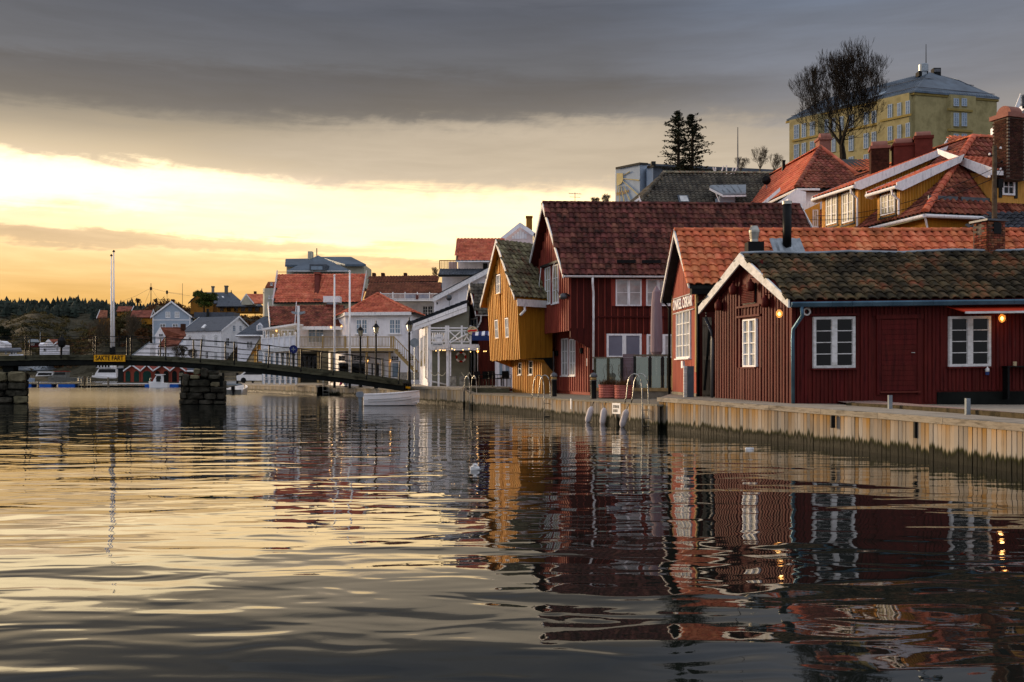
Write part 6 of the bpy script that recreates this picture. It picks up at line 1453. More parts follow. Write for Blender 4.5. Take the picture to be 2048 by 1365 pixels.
pier('bridge_pier', 'left stone pier of the bridge with a block-built top at the picture edge', [(-90 * 6.83, 735, 0, 830), (-700, 580, -280, 700), (-280, 580, 95, 715, 'stone_light'), (100, 575, 355, 715, 'stone_light'), (-300, 720, 100, 830), (105, 720, 350, 820), (-300, 835, 60, 915), (65, 825, 360, 905), (-200, 918, 170, 1010), (175, 905, 375, 1010, 'stone_light'), (-600, 835, -305, 1000), (-300, 1015, 100, 1100), (105, 1012, 405, 1100)], 59.0, (-80, 746, 52, 812), s=6.83, ox=0, oy=660)
fbox(BR, 'bearing_post', 'bridge_dark', 6, 728, 27, 745, 59.9, .6); fbox(BR, 'bearing_post', 'bridge_dark', 404, 733, 425, 742, 58.9, 1.2)
wm(BR).prism([tuple(P(798, 772, 61)), tuple(P(820, 774, 61)), tuple(P(820, 778, 61)), tuple(P(798, 776, 61))], (0, .3, 0)).build('yellow_edge', 'sign_yellow', BR)

# ================================================================== crouching person on the far quay
pz = .76; p = P(688, 0, 79.2); pr = thing('person', 'person in pink jacket and grey trousers crouching on the far quay under the bridge', 'person', (p.x, p.y, pz))
def skin(name, verts, edges, rad, m, parent, sub=2):
    me = bpy.data.meshes.new(name); me.from_pydata(verts, edges, []); o = bpy.data.objects.new(name, me); COL.objects.link(o); o.parent = parent; me.materials.append(MATS[m])
    md = o.modifiers.new('skin', 'SKIN'); md.use_smooth_shade = True
    for i, r in enumerate(rad): me.skin_vertices[0].data[i].radius = (r, r)
    me.skin_vertices[0].data[0].use_root = True
    sd_ = o.modifiers.new('sub', 'SUBSURF'); sd_.levels = sub; sd_.render_levels = sub; return o
def mk_skin(name, verts, edges, rad, m, parent):
    me = bpy.data.meshes.new(name); me.from_pydata(verts, edges, []); o = bpy.data.objects.new(name, me); COL.objects.link(o); o.parent = parent; me.materials.append(MATS[m])
    o.modifiers.new('skin', 'SKIN'); 
    for i, r in enumerate(rad): me.skin_vertices[0].data[i].radius = (r, r)
    me.skin_vertices[0].data[0].use_root = True
    o.modifiers['skin'].use_smooth_shade = True
    s2 = o.modifiers.new('sub', 'SUBSURF'); s2.levels = 1; s2.render_levels = 2; return o
mk_skin('body', [(.25, 0, .30), (.05, 0, .46), (-.18, 0, .52), (-.28, 0, .52), (-.36, 0, .50), (-.15, -.17, .48), (-.22, -.2, .26), (-.34, -.14, .10), (-.15, .17, .48), (-.22, .2, .26), (-.36, .14, .10), (.22, -.12, .28), (-.02, -.16, .34), (.18, -.16, .10), (.05, -.16, .04), (.22, .12, .28), (-.0, .16, .32), (.2, .16, .10), (.06, .16, .04)],
        [(0, 1), (1, 2), (2, 3), (3, 4), (2, 5), (5, 6), (6, 7), (2, 8), (8, 9), (9, 10), (0, 11), (11, 12), (12, 13), (13, 14), (0, 15), (15, 16), (16, 17), (17, 18)],
        [.15, .15, .15, .06, .09, .06, .05, .035, .06, .05, .035, .10, .08, .06, .05, .10, .08, .06, .05], 'grey_cloth', pr)
mk_skin('jacket', [(.18, 0, .35), (.02, 0, .47), (-.18, 0, .52), (-.15, -.19, .48), (-.22, -.21, .27), (-.32, -.16, .13), (-.15, .19, .48), (-.22, .21, .27), (-.33, .16, .13)],
        [(0, 1), (1, 2), (2, 3), (3, 4), (4, 5), (2, 6), (6, 7), (7, 8)], [.17, .18, .17, .09, .075, .06, .09, .075, .06], 'pink_cloth', pr)
MB().lathe([(.03, -.12), (.08, -.08), (.10, 0), (.085, .08), (.02, .12)], (-.42, 0, .47), 10).build('head', 'skin', pr, smooth=True)
MB().lathe([(.10, -.06), (.118, .0), (.10, .09), (.03, .14)], (-.40, 0, .49), 10).build('hair', 'hair', pr, smooth=True)
for s in (-1, 1): rock_mesh(.0, .26, s * .16 - .05, s * .16 + .05, -.02, .07, 4, jit=.05).build('shoe', 'dark_metal', pr)
# ================================================================== upper right: roofs climbing the hill
# house with red tile hip roof, clay chimney, skylight
RB = thing('red_hip_roof_house', 'house on the slope with weathered red hip roof, skylight and clay chimney', 'house', tuple(P(1620, 0, 60).xy) + (3,))
ap = P(1641, 297, 62); r2 = P(1434, 413, 83); e1 = P(1593, 377, 57); e2 = e1 + (r2 - ap); e2.z = e1.z; e3 = P(1752, 372, 57.5); e3.z = e1.z
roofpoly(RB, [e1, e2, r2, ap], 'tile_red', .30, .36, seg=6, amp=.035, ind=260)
roofpoly(RB, [e1, e3, ap], 'tile_red_dark', .30, .36, seg=6, amp=.035)  # darker tiles here: slope faces away from the sunset, shade put into the colour
L0 = Vector(RB.location); u8 = Vector((0, 0, .1))
ridge_caps(RB, e1 - L0 + u8, ap - L0 + u8, 'tile_red_dark', .14, .4, ind=True); ridge_caps(RB, ap - L0 + u8, e3 - L0 + u8, 'tile_red', .13, .4, ind=False); ridge_caps(RB, ap - L0 + u8, r2 - L0 + u8, 'tile_red', .13, .4, ind=False)
q = wm(RB); q.prism([(e1.x + .4, e1.y + .4, 1), (e3.x - .4, e3.y + .4, 1), (e3.x - .4, e3.y + 9, 1), (e2.x + .4, e2.y, 1)], (0, 0, e1.z - 1.15)); q.build('wall', 'white_wall', RB)
fbox(RB, 'gutter', 'white_paint', 1594, 377, 1640, 381, 56.9, .12)
bar(RB, 'gutter', 'white_paint', e1 + Vector((-.05, 0, -.1)), e2 + Vector((-.05, 0, -.1)), .07)
fbox(RB, 'chimney', 'chimney_clay', 1639, 276, 1662, 312, 62.5, .8); fbox(RB, 'chimney_band', 'chimney_clay', 1637, 275, 1665, 279.5, 62.4, .95)
a = P(1650, 275, 62.8); wm(RB).lathe([(.27, -.32), (.27, .32)], (a.x, a.y + .1, a.z), 12, 'x').build('chimney_cowl', 'chimney_clay', RB)
def onpl(px, py, p0, nrm):  # point where the camera ray meets a plane
    d = Vector(((px - CX) / F, 1, -(py - HY) / F)); c = Vector((0, 0, EYE)); k = (p0 - c).dot(nrm) / d.dot(nrm); return c + d * k
nL = (e2 - e1).cross(ap - e1).normalized()
if nL.z < 0: nL = -nL
qs = [onpl(a_, b_, e1, nL) + nL * .1 for a_, b_ in ((1499, 388), (1505, 389), (1520, 373), (1513, 372))]
sk = wm(RB).prism([tuple(v) for v in qs], tuple(nL * .10)).build('skylight', 'glass_blue', RB)
a = onpl(1567, 342, e1, nL); wm(RB).lathe([(.12, -.2), (.12, .62), (.15, .64), (.15, .70)], tuple(a), 10).build('vent_pipe', 'dark_metal', RB)
a = onpl(1543, 372, e1, nL); t = thing('satellite_dish', 'dark satellite dish on the weathered red hip roof', 'satellite dish', tuple(a + nL * .5)); MB().lathe([(.30, -.02), (.27, .07), (.1, .13), (.02, .14)], (0, 0, 0), 16, 'y').build('dish', 'dark_metal', t, smooth=True); MB().tube([(0, .12, 0), (.1, .1, -.7)], .03, 5).build('bracket', 'zinc', t)
board3(RB, 'bargeboard', 'white_paint', P(1512, 418, 55.5), P(1560, 377, 55.5), .22, .05, .05); board3(RB, 'bargeboard', 'white_paint', P(1545, 415, 55), P(1592, 381, 55), .18, .05, .05)
panel(wm(RB), [(1576, 420), (1612, 420), (1612, 384), (1594, 380), (1576, 392)], 55.3, 1).build('porch_wall', 'white_wall', RB)
bg = thing('distant_tile_roof', 'strip of bright orange-red tile roof between the hip roof and the arched chimney', 'house', tuple(P(1715, 0, 68).xy) + (5,))
roofpoly(bg, [P(1690, 345, 66), P(1760, 340, 66), P(1756, 319, 69), P(1684, 319, 69)], 'tile_orange', .3, .36, seg=4); fbox(bg, 'wall', 'white_wall', 1690, 340, 1755, 360, 66.5, 2)
# grey tiled house
GR = thing('grey_tile_house', 'house with mossy grey tile roof, skylight and white metal-roofed dormer', 'house', tuple(P(1400, 0, 70).xy) + (3,))
f1, f2, f3, f4 = P(1266, 425, 66), P(1660, 425, 66), P(1650, 350, 70.5), P(1327, 348, 70.5)
roofpoly(GR, [f1, f2, f3, f4], 'tile_grey', .30, .36, seg=6, amp=.035, ind=300)
f5 = P(1238, 425, 72); roofpoly(GR, [f5, f1, f4], 'tile_grey', .30, .36, seg=4)
L0 = Vector(GR.location); ridge_caps(GR, f1 - L0 + u8, f4 - L0 + u8, 'tile_grey', .13, .4, ind=False); ridge_caps(GR, f4 - L0 + u8, f3 - L0 + u8, 'lichen_ridge', .13, .4, ind=False)
wm(GR).box(f1.x + .5, f2.x - .5, 66.5, 74, 2, f1.z - .15).build('wall', 'white_wall', GR)
nF = (f2 - f1).cross(f4 - f1).normalized()
if nF.z < 0: nF = -nF
qs = [onpl(a_, b_, f1, nF) + nF * .1 for a_, b_ in ((1358, 411), (1380, 411), (1375, 396), (1354, 395.5))]; sk = wm(GR).prism([tuple(v) for v in qs], tuple(nF * .10)).build('skylight', 'slate', GR)
qs = [onpl(a_, b_, f1, nF) + nF * .22 for a_, b_ in ((1361, 409), (1377, 409), (1373, 398), (1358, 398))]; wm(GR).prism([tuple(v) for v in qs], tuple(nF * .01)).build('pane', 'glass_curtain', sk)
board3(GR, 'bargeboard', 'white_paint', P(1252, 414, 65.5), P(1278, 396, 65.5), .16, .05, .0); board3(GR, 'bargeboard', 'white_paint', P(1278, 396, 65.4), P(1285, 414, 65.4), .3, .05, .15)
wm(GR).prism([tuple(P(1419, 377, 65)), tuple(P(1445, 390, 64.5)), tuple(P(1492, 389, 64.5)), tuple(P(1492, 373, 67.5)), tuple(P(1422, 374, 67.5))], (0, 0, .12)).build('dormer_roof', 'zinc', GR)
for k in range(4): wm(GR).tube([P(1450 + k * 11, 388.5, 64.5) + Vector((0, 0, .14)), P(1432 + k * 14, 374, 67.5) + Vector((0, 0, .14))], .025, 4).build('roof_seam', 'zinc', GR)
board3(GR, 'dormer_fascia', 'white_paint', P(1419, 378, 64.9), P(1445, 391.5, 64.4), .14, .05, .05); board3(GR, 'dormer_fascia', 'white_paint', P(1445, 391.5, 64.4), P(1492, 390.5, 64.4), .1, .05, .0)
fbox(GR, 'dormer_wall', 'grey_wall', 1440, 391, 1470, 410, 65.3, 1.5); board3(GR, 'dormer_corner', 'white_paint', P(1431, 384, 64.8), P(1439, 404, 64.8), .12, .05, .0)
# pair of conifers behind it
def conifer(name, px, ytop, ybot, D, wpx, label, seed, group=None):
    r_ = random.Random(seed); base = P(px, ybot, D); h = ZY(ytop, D) - base.z; w_m = wpx / F * D / 2
    t = thing(name, label, 'tree', (base.x, base.y, base.z - 1.5), group)
    MB().tube([(0, 0, 0), (.05, 0, h * .6 + 1.5), (0, 0, h + 1.4)], [.16, .10, .02], 6).build('trunk', 'bark', t)
    mb = MB(); bb = MB()
    nlay = 24
    for i in range(nlay):
        q = i / (nlay - 1); z = 1.5 + h * q * .97; rr = 1.45 * w_m * (1.0 - .66 * q ** 1.5) * (.5 + .7 * r_.random())
        if q > .93: rr *= .6
        for _ in range(5):
            a = r_.uniform(0, 2 * PI); L = rr * r_.uniform(.6, 1.15); e = Vector((math.cos(a) * L, math.sin(a) * L, z + r_.uniform(.0, .25)))
            bb.tube([(0, 0, z - .05), tuple(e)], [.025, .008], 3, False)
            for s_ in range(26):
                k = r_.uniform(.25, 1.08); c = Vector((e.x * k, e.y * k, z + (e.z - z) * k)) + Vector((r_.gauss(0, .08), r_.gauss(0, .08), r_.gauss(0, .05)))
                u = Vector((r_.gauss(0, 1), r_.gauss(0, 1), r_.gauss(0, .5))).normalized() * r_.uniform(.07, .17); v = Vector((r_.gauss(0, 1), r_.gauss(0, 1), r_.gauss(0, .7))).normalized() * r_.uniform(.03, .08)
                mb.add([tuple(c - u), tuple(c + v), tuple(c + u), tuple(c - v)], [(0, 1, 2, 3)])
    bb.build('branches', 'bark', t, stuff=True); mb.build('crown', 'needles', t, stuff=True)
    return t
conifer('pine_tree', 1356, 226, 352, 78, 66, 'left and taller of the two dark conifers behind the grey roof', 5, 'two dark conifers')
conifer('pine_tree', 1384, 232, 352, 79.5, 64, 'right one of the two dark conifers behind the grey roof', 8, 'two dark conifers')
# mural building
MU = thing('mural_building', 'flat-roofed grey building with a half sun mural behind the conifers', 'building', tuple(P(1300, 0, 145).xy) + (12,))
def wallq(t, a, b, D1, D2, ya, yb, m, name='wall', thick=1.0, zb=13):
    p, q = P(a, ya, D1), P(b, yb, D2); return wm(t).prism([(p.x, p.y, zb), (q.x, q.y, zb), tuple(q), tuple(p)], (0.02, thick, 0)).build(name, m, t)
wallq(MU, 1231.5, 1279.7, 143.5, 140, 336, 326, 'grey_wall'); wallq(MU, 1279.8, 1295, 140.3, 142, 326.5, 327.5, 'grey_wall'); wallq(MU, 1294, 1306.3, 140, 139, 334, 331.5, 'grey_wall', thick=3); wallq(MU, 1306.4, 1520, 139.1, 146, 332, 347, 'slate', thick=3); wallq(MU, 1296, 1560, 150, 156, 327.5, 340, 'slate', thick=1)
for a, b, c_, d_, y1, y2 in ((1231, 1280, 143.3, 139.8, 335.4, 325.4), (1280, 1296, 140.1, 141.8, 325.8, 326.8), (1294, 1306.5, 139.8, 138.8, 333.4, 330.9), (1306.5, 1520, 138.9, 145.8, 331.4, 346.4)):
    p, q = P(a, y1, c_), P(b, y2, d_); wm(MU).prism([tuple(p), tuple(q), tuple(q + Vector((0, 0, -.3))), tuple(p + Vector((0, 0, -.3)))], (0, -.15, 0)).build('parapet', 'dark_trim', MU)
fbox(MU, 'roof_box', 'dark_trim', 1303, 323, 1311.5, 330, 145, 1)
def MW(px, py): k = (px - 1231.5) / 48.2; return P(px, py, 143.35 - 3.5 * k)
pts = [MW(1233, 347), MW(1245.5, 347)] + [MW(1233 + 13 * math.cos(q), 358 + 14 * math.sin(q)) for q in [0, .4, .8, 1.2, 1.5]] + [MW(1233, 372)]
wm(MU).prism([tuple(v) for v in pts], (0, -.06, 0)).build('sun_disc', 'mural_gold', MU)
for a, b in (((1247, 351), (1259, 344)), ((1247, 358), (1278.5, 361)), ((1246, 363), (1276, 390)), ((1235.5, 373), (1234, 392)), ((1239, 373), (1239, 410)), ((1242, 372), (1249, 408)), ((1247, 373), (1259, 400))):
    wm(MU).tube([MW(*a) + Vector((0, -.04, 0)), MW(*b) + Vector((0, -.04, 0))], [.05, .09] if b[0] > 1246 else .06, 4).build('sun_ray', 'mural_gold', MU)
md = Vector((48.2 / F * 141, -3.5, 0)).normalized(); q = MW(1245.5, 386); mn = md.cross(Vector((0, 0, 1)))
ms = thing('mural_lettering', 'small gold mural lettering SKOLEN on the grey wall', 'lettering', tuple(q + mn * .05)); MTX = Matrix(((md.x, 0, mn.x, 0), (md.y, 0, mn.y, 0), (0, 1, 0, 0), (0, 0, 0, 1)))
text_mesh('SKOLEN', .62, 'lettering', 'letter_gold', ms, MTX @ Matrix.Rotation(R(4), 4, 'Z'), .01)
for a, b in (((1426, 335), (1431, 347)), ((1431, 335), (1431, 347)), ((1447, 332), (1441, 347)), ((1453, 331), (1453, 346)), ((1467, 335), (1462, 347)), ((1474, 335), (1466, 348))):
    tag(bar(MU, 'roof_strut', 'white_worn', P(a[0], a[1], 74), P(b[0], b[1] + 3, 74), .05))
mast = thing('radio_mast', 'tall thin mast behind the grey tile roof', 'mast', tuple(P(1475.5, 352, 76))); MB().tube([(0, 0, -1), (0, 0, ZY(255, 76) - ZY(352, 76))], [.07, .03], 6).build('pole', 'mid_metal', mast)
# school
S = House('yellow_school', 'large ochre school building with grey metal hip roof on the hilltop', 'school', (1830.4, 200), (1579, 223), (1993.6, 205.2), 25, 58.7, 65.1)
S.mb().box(0, S.L, 0, S.W, 0, S.ze - .3).build('wall', 'school_wall', S.t)
P0, PL, PR, R1, R2, R3 = P(1829, 181, 199.4), P(1573, 239.5, 223.6), P(1999, 195.5, 204.8), P(1858, 145, 209), P(1648, 199, 229.6), P(1917, 161, 214.7)
def metal_slope(t, a, b, c, d, n, m='metal_roof'):   # eave a-b, ridge d-c
    L0 = Vector(t.location); MB().prism([p - L0 for p in (a, b, c, d)], (0, 0, -.35)).build('roof', m, t)
    mb = MB()
    for i in range(1, n):
        p, q = a.lerp(b, i / n) - L0, d.lerp(c, i / n) - L0; mb.tube([p + Vector((0, -.02, .03)), q + Vector((0, -.02, .03))], .07, 3, False)
    mb.build('standing_seams', m, t)
metal_slope(S.t, PL, P0, R1, R2, 60); metal_slope(S.t, P0, PR, R3, R1, 34)
PB = PL + (R2 - PL) * 2; PB.z = PL.z; L0 = Vector(S.t.location); MB().prism([p - L0 for p in (PL, R2, P(1600, 240, 238))], (0, 0, -.3)).build('roof', 'metal_roof', S.t)
for a, b in ((P0, PL), (P0, PR)): 
    wm(S.t).prism([tuple(a + Vector((0, .25, -.30))), tuple(b + Vector((0, .25, -.30))), tuple(b + Vector((0, .25, -.75))), tuple(a + Vector((0, .25, -.75)))], (0, .5, 0)).build('cornice', 'school_trim', S.t)
for (p, q, u, v) in ((P0, PR, R1, R3), (PL, P0, R2, R1)):
    for k_ in (.12, .62): wm(S.t).tube([p.lerp(u, k_) + Vector((0, -.1, .22)), q.lerp(v, k_) + Vector((0, -.1, .22))], .07, 4).build('snow_rail', 'mid_metal', S.t)
def bay(plane, a, b, ytop, ybot, out=.8):
    s0, z1 = S.loc(plane, 0, a, ytop); s1, z0 = S.loc(plane, 0, b, ybot); mb = S.mb(); S.bx(plane, 0, -1, mb, s0, s1, .0, out, 0, S.ze - .35); mb.build('projecting_bay', 'school_wall', S.t); return -out
bay('x', 1761, 1825, 190, 300); bay('x', 1585, 1642, 240, 300); bay('y', 1893.6, 1944, 190, 300)
def swin(plane, a, y0, b, y1, c=0): S.win(plane, a, y0, b, y1, 2, 3, c=c, fm='grey_wall', glass='glass_blue', fw=.14, mull=.14, mt=.09, sill='school_trim', d=.12, ind=False, sillw=.2)
for a, b, ya, yb in ((1776, 1784.5, 210, 239), (1795, 1802.5, 207, 235), (1812, 1820, 203, 231)):
    swin('x', a, ya, b, yb, -.8); swin('x', a, ya + 44, b, yb + 45, -.8)
for a, b, ya, yb in ((1728, 1737, 226, 255), (1744, 1753, 223, 251), (1698, 1707, 231, 260)):
    swin('x', a, ya, b, yb); swin('x', a, ya + 42, b, yb + 42); swin('x', a, ya + 84, b, yb + 84)
for a, b, ya, yb in ((1588.5, 1598, 251, 278), (1604, 1612, 248, 275), (1620.5, 1629, 245, 272)):
    swin('x', a, ya, b, yb, -.8); swin('x', a, ya + 39, b, yb + 40, -.8)
for a, b, ya, yb in ((1650, 1657, 240, 266), (1664, 1671, 237, 263), (1680, 1687, 234, 261)): swin('x', a, ya, b, yb); swin('x', a, ya + 40, b, yb + 41)
for a, b in ((1907, 1917), (1923, 1933)):
    for ya, yb in ((197, 214), (226, 254), (268, 285)): swin('y', a, ya, b, yb, -.8)
for plane, a, b, yl in (('x', 1762, 1824, (243, 288)), ('y', 1894, 1943, (219.5, 260.5)), ('x', 1586, 1641, (283,)), ('x', 1690, 1760, (262,))):
    for y_ in yl:
        c_ = -.8 if not (plane == 'x' and a == 1690) else 0
        s0, z0 = S.loc(plane, c_, a, y_); s1, z1 = S.loc(plane, c_, b, y_ - (0 if plane == 'y' else (b - a) * .2)); mb = S.mb(); S.bx(plane, c_, -1, mb, s0, s1, .002, .3, z0 - .2, z0 + .25); mb.build('string_course', 'school_trim', S.t)
for (a, py, D) in ((P(1846.5, 142, 209), 0, 0),): wm(S.t).lathe([(.8, -2), (.8, -.3), (1.0, -.3), (1.0, 1.2), (.9, 1.35)], tuple(a), 14).build('roof_ventilator', 'zinc', S.t)
fbox(S.t, 'ventilator_base', 'dark_metal', 1838, 142, 1856, 152, 208.4, 1.8); fbox(S.t, 'chimney', 'dark_metal', 1867.5, 136, 1882, 156, 210, 1.5); fbox(S.t, 'chimney', 'mid_metal', 1868.5, 138, 1881, 144, 209.9, .08)
wm(S.t).tube([P(1852, 150, 210), P(1852, 89, 210)], [.12, .06], 5).build('aerial', 'dark_metal', S.t)
nS = (P0 - PL).cross(R1 - PL).normalized(); nS = nS if nS.z > 0 else -nS
for i in range(4):
    a_, b_ = 1732 + i * 9, 195 - i * 3.0
    qs = [onpl(u, v, PL, nS) + nS * .1 for u, v in ((a_, b_ + 7), (a_ + 8, b_ + 4.5), (a_ + 14, b_ - 1.5), (a_ + 6, b_ + 1))]; wm(S.t).prism([tuple(v) for v in qs], tuple(nS * .1)).build('skylight', 'glass_blue', S.t)
for i in range(3):
    a_, b_ = 1676 + i * 9, 210 - i * 3.0
    qs = [onpl(u, v, PL, nS) + nS * .1 for u, v in ((a_, b_ + 7), (a_ + 8, b_ + 4.5), (a_ + 14, b_ - 1.5), (a_ + 6, b_ + 1))]; wm(S.t).prism([tuple(v) for v in qs], tuple(nS * .1)).build('skylight', 'glass_blue', S.t)
# bare trees
def bare_tree(name, px, ybase, ytop, D, label, seed, spread=1.0, depth=8, m='bark', r0=.32, tw=.02, group=None, lean=0.0, trunk_frac=.22):
    r_ = random.Random(seed); b0 = P(px, ybase, D); H = ZY(ytop, D) - b0.z; t = thing(name, label, 'tree', (b0.x, b0.y, b0.z), group)
    tr, tw_ = MB(), MB()
    def grow(p, d, L, r, k):
        n = 3; pts = [p.copy()]; q = p.copy(); dd = d.copy()
        for i in range(n):
            dd = (dd + Vector((r_.gauss(0, .09), r_.gauss(0, .09), .05 + .02 * k))).normalized(); q = q + dd * L / n; pts.append(q.copy())
        rad = [r * (1 - .38 * i / n) for i in range(n + 1)]
        (tr if k < 3 else tw_).tube(pts, rad, 6 if k < 2 else (4 if k < 4 else 3), False)
        if k >= depth: return
        nb = 2 if k > 0 else 4
        if k in (3, 5, 7): nb = 3
        for j in range(nb):
            a = r_.uniform(.18, .60) * spread * (1.0 if k < 2 else 1); az = 2 * PI * (j / nb) + r_.uniform(-.7, .7)
            s = dd.cross(Vector((math.cos(az), math.sin(az), .1))).normalized(); nd = (dd * math.cos(a) + s * math.sin(a)).normalized()
            grow(q if j or k < 1 else pts[-1], nd, L * r_.uniform(.72, .92), max(tw, rad[-1] * r_.uniform(.6, .75)), k + 1)
        if k in (1, 2):
            for pt in pts[1:3]:
                az = r_.uniform(0, 2 * PI); s = dd.cross(Vector((math.cos(az), math.sin(az), .1))).normalized(); grow(pt, (dd * .35 + s * .9).normalized(), L * .62, max(tw, r * .35), k + 3 if k + 3 < depth else depth)
        if k >= 2 and r_.random() < .7:
            az = r_.uniform(0, 2 * PI); s = dd.cross(Vector((math.cos(az), math.sin(az), .1))).normalized(); grow(pts[1], (dd * .6 + s * .8).normalized(), L * .6, max(tw, r * .4), min(depth, k + 2))
    L0 = H * trunk_frac; grow(Vector((0, 0, 0)), Vector((lean, 0, 1)).normalized(), L0, r0, 0)
    # fit to height
    zmax = max(v.z for v in tw_.v); k_ = H / zmax
    for mb in (tr, tw_): mb.v = [v * k_ for v in mb.v]
    tr.build('trunk', m, t); tw_.build('crown', m, t, stuff=True); return t
bare_tree('bare_tree', 1688, 345, 84, 120, 'large leafless tree with wide twiggy crown in front of the yellow school', 11, 1.22, 9, 'bark', .42, .014, trunk_frac=.17)
for i, (px, yb, yt, D, l_) in enumerate(((1480, 350, 312, 110, 'small leafless tree top left of the mast behind the grey roof'), (1520, 350, 292, 110, 'small leafless tree top right of the mast, taller'), (1545, 352, 305, 112, 'small leafless tree top beside the red hip roof'))):
    bare_tree('bare_tree', px, yb, yt, D, l_, 20 + i, 1.3, 7, 'bark_light', .12, .008, 'leafless tree tops behind the grey roof')
for i, (px, yb, yt, D, l_) in enumerate(((1190, 425, 392, 90, 'leafless tree top left of the mural building, lower'), (1212, 425, 386, 90, 'leafless tree top right beside the mural building'))):
    bare_tree('bare_tree', px, yb, yt, D, l_, 30 + i, 1.3, 7, 'bark_light', .12, .008, 'leafless tree tops beside the mural building')
bare_tree('bare_tree', 870, 560, 534, 130, 'small leafless tree top glowing behind the brown roof', 40, 1.3, 7, 'bark_light', .12, .008)
ta = thing('tv_antenna', 'thin television antenna above the big dark red roof', 'antenna', tuple(P(1150, 412, 56))); MB().tube([(0, 0, -1.2), (0, 0, .75)], .02, 5).build('mast', 'mid_metal', ta); MB().tube([(-.36, 0, .7), (.36, 0, .66)], .014, 4).tube([(-.3, 0, .5), (.3, 0, .47)], .012, 4).build('boom', 'mid_metal', ta)
for i in range(5): MB().tube([(-.3 + i * .14, -.15, .69), (-.3 + i * .14, .15, .69)], .008, 3).build('element', 'mid_metal', ta)

# yellow dormer house: frame with x going away along the left eave, y to the right across it
C0 = P(1850, 427, 44); ex = Vector((-.233, .972)).normalized(); ey = Vector((ex.y, -ex.x))
YD = thing('ochre_dormer_house', 'ochre timber house with red hip roof, two white-trimmed dormers and white gutters', 'house', (C0.x, C0.y, 2.0)); FY = Fr((C0.x, C0.y, 2.0), ex, ey)
ym = lambda: MB(FY.m); ZE = C0.z - 2.0; AX, AY, AZ = 3.82, 5.49, 4.5
L0 = Vector(YD.location); W_ = lambda x, y, z: FY.m(x, y, z) + L0
SL_ = AZ / AY
roofpoly(YD, [W_(0, 0, ZE), W_(22, 0, ZE), W_(22, AY, ZE + AZ), W_(AX, AY, ZE + AZ)], 'tile_red_dark', .29, .36, seg=6, amp=.04, ind=260)
roofpoly(YD, [W_(0, 0, ZE), W_(0, 14, ZE), W_(AX, 14, ZE + AZ), W_(AX, AY, ZE + AZ)], 'tile_red_dark', .29, .36, seg=6, amp=.04, ind=0)
ridge_caps(YD, FY.m(0, 0, ZE + .1), FY.m(AX, AY, ZE + AZ + .1), 'tile_red', .16, .42); ridge_caps(YD, FY.m(AX, AY, ZE + AZ + .1), FY.m(22, AY, ZE + AZ + .1), 'tile_orange', .13, .42, ind=False); ridge_caps(YD, FY.m(AX, AY, ZE + AZ + .1), FY.m(AX, 14, ZE + AZ + .1), 'tile_red', .13, .42, ind=False)
ym().box(.35, 21.5, .4, 14, -.5, ZE - .12).build('wall', 'ochre_dark', YD)
for a, b in (((-.05, -.08, ZE - .12), (22, -.08, ZE - .12)), ((-.08, -.05, ZE - .12), (-.08, 14, ZE - .12))): ym().tube([a, b], .085, 8).build('gutter', 'white_paint', YD)
ym().tube([(0, 0, ZE - .15), (.15, .2, ZE - .5), (.2, .35, ZE - .9), (.2, .35, 1.0)], .05, 6).build('downpipe', 'white_paint', YD)
for i in range(7): ym().box(.55, .62, .6 + i * 1.7, .6 + i * 1.7 + 1.5, ZE + .75, ZE + .92).build('snow_guard', 'mid_metal', YD)
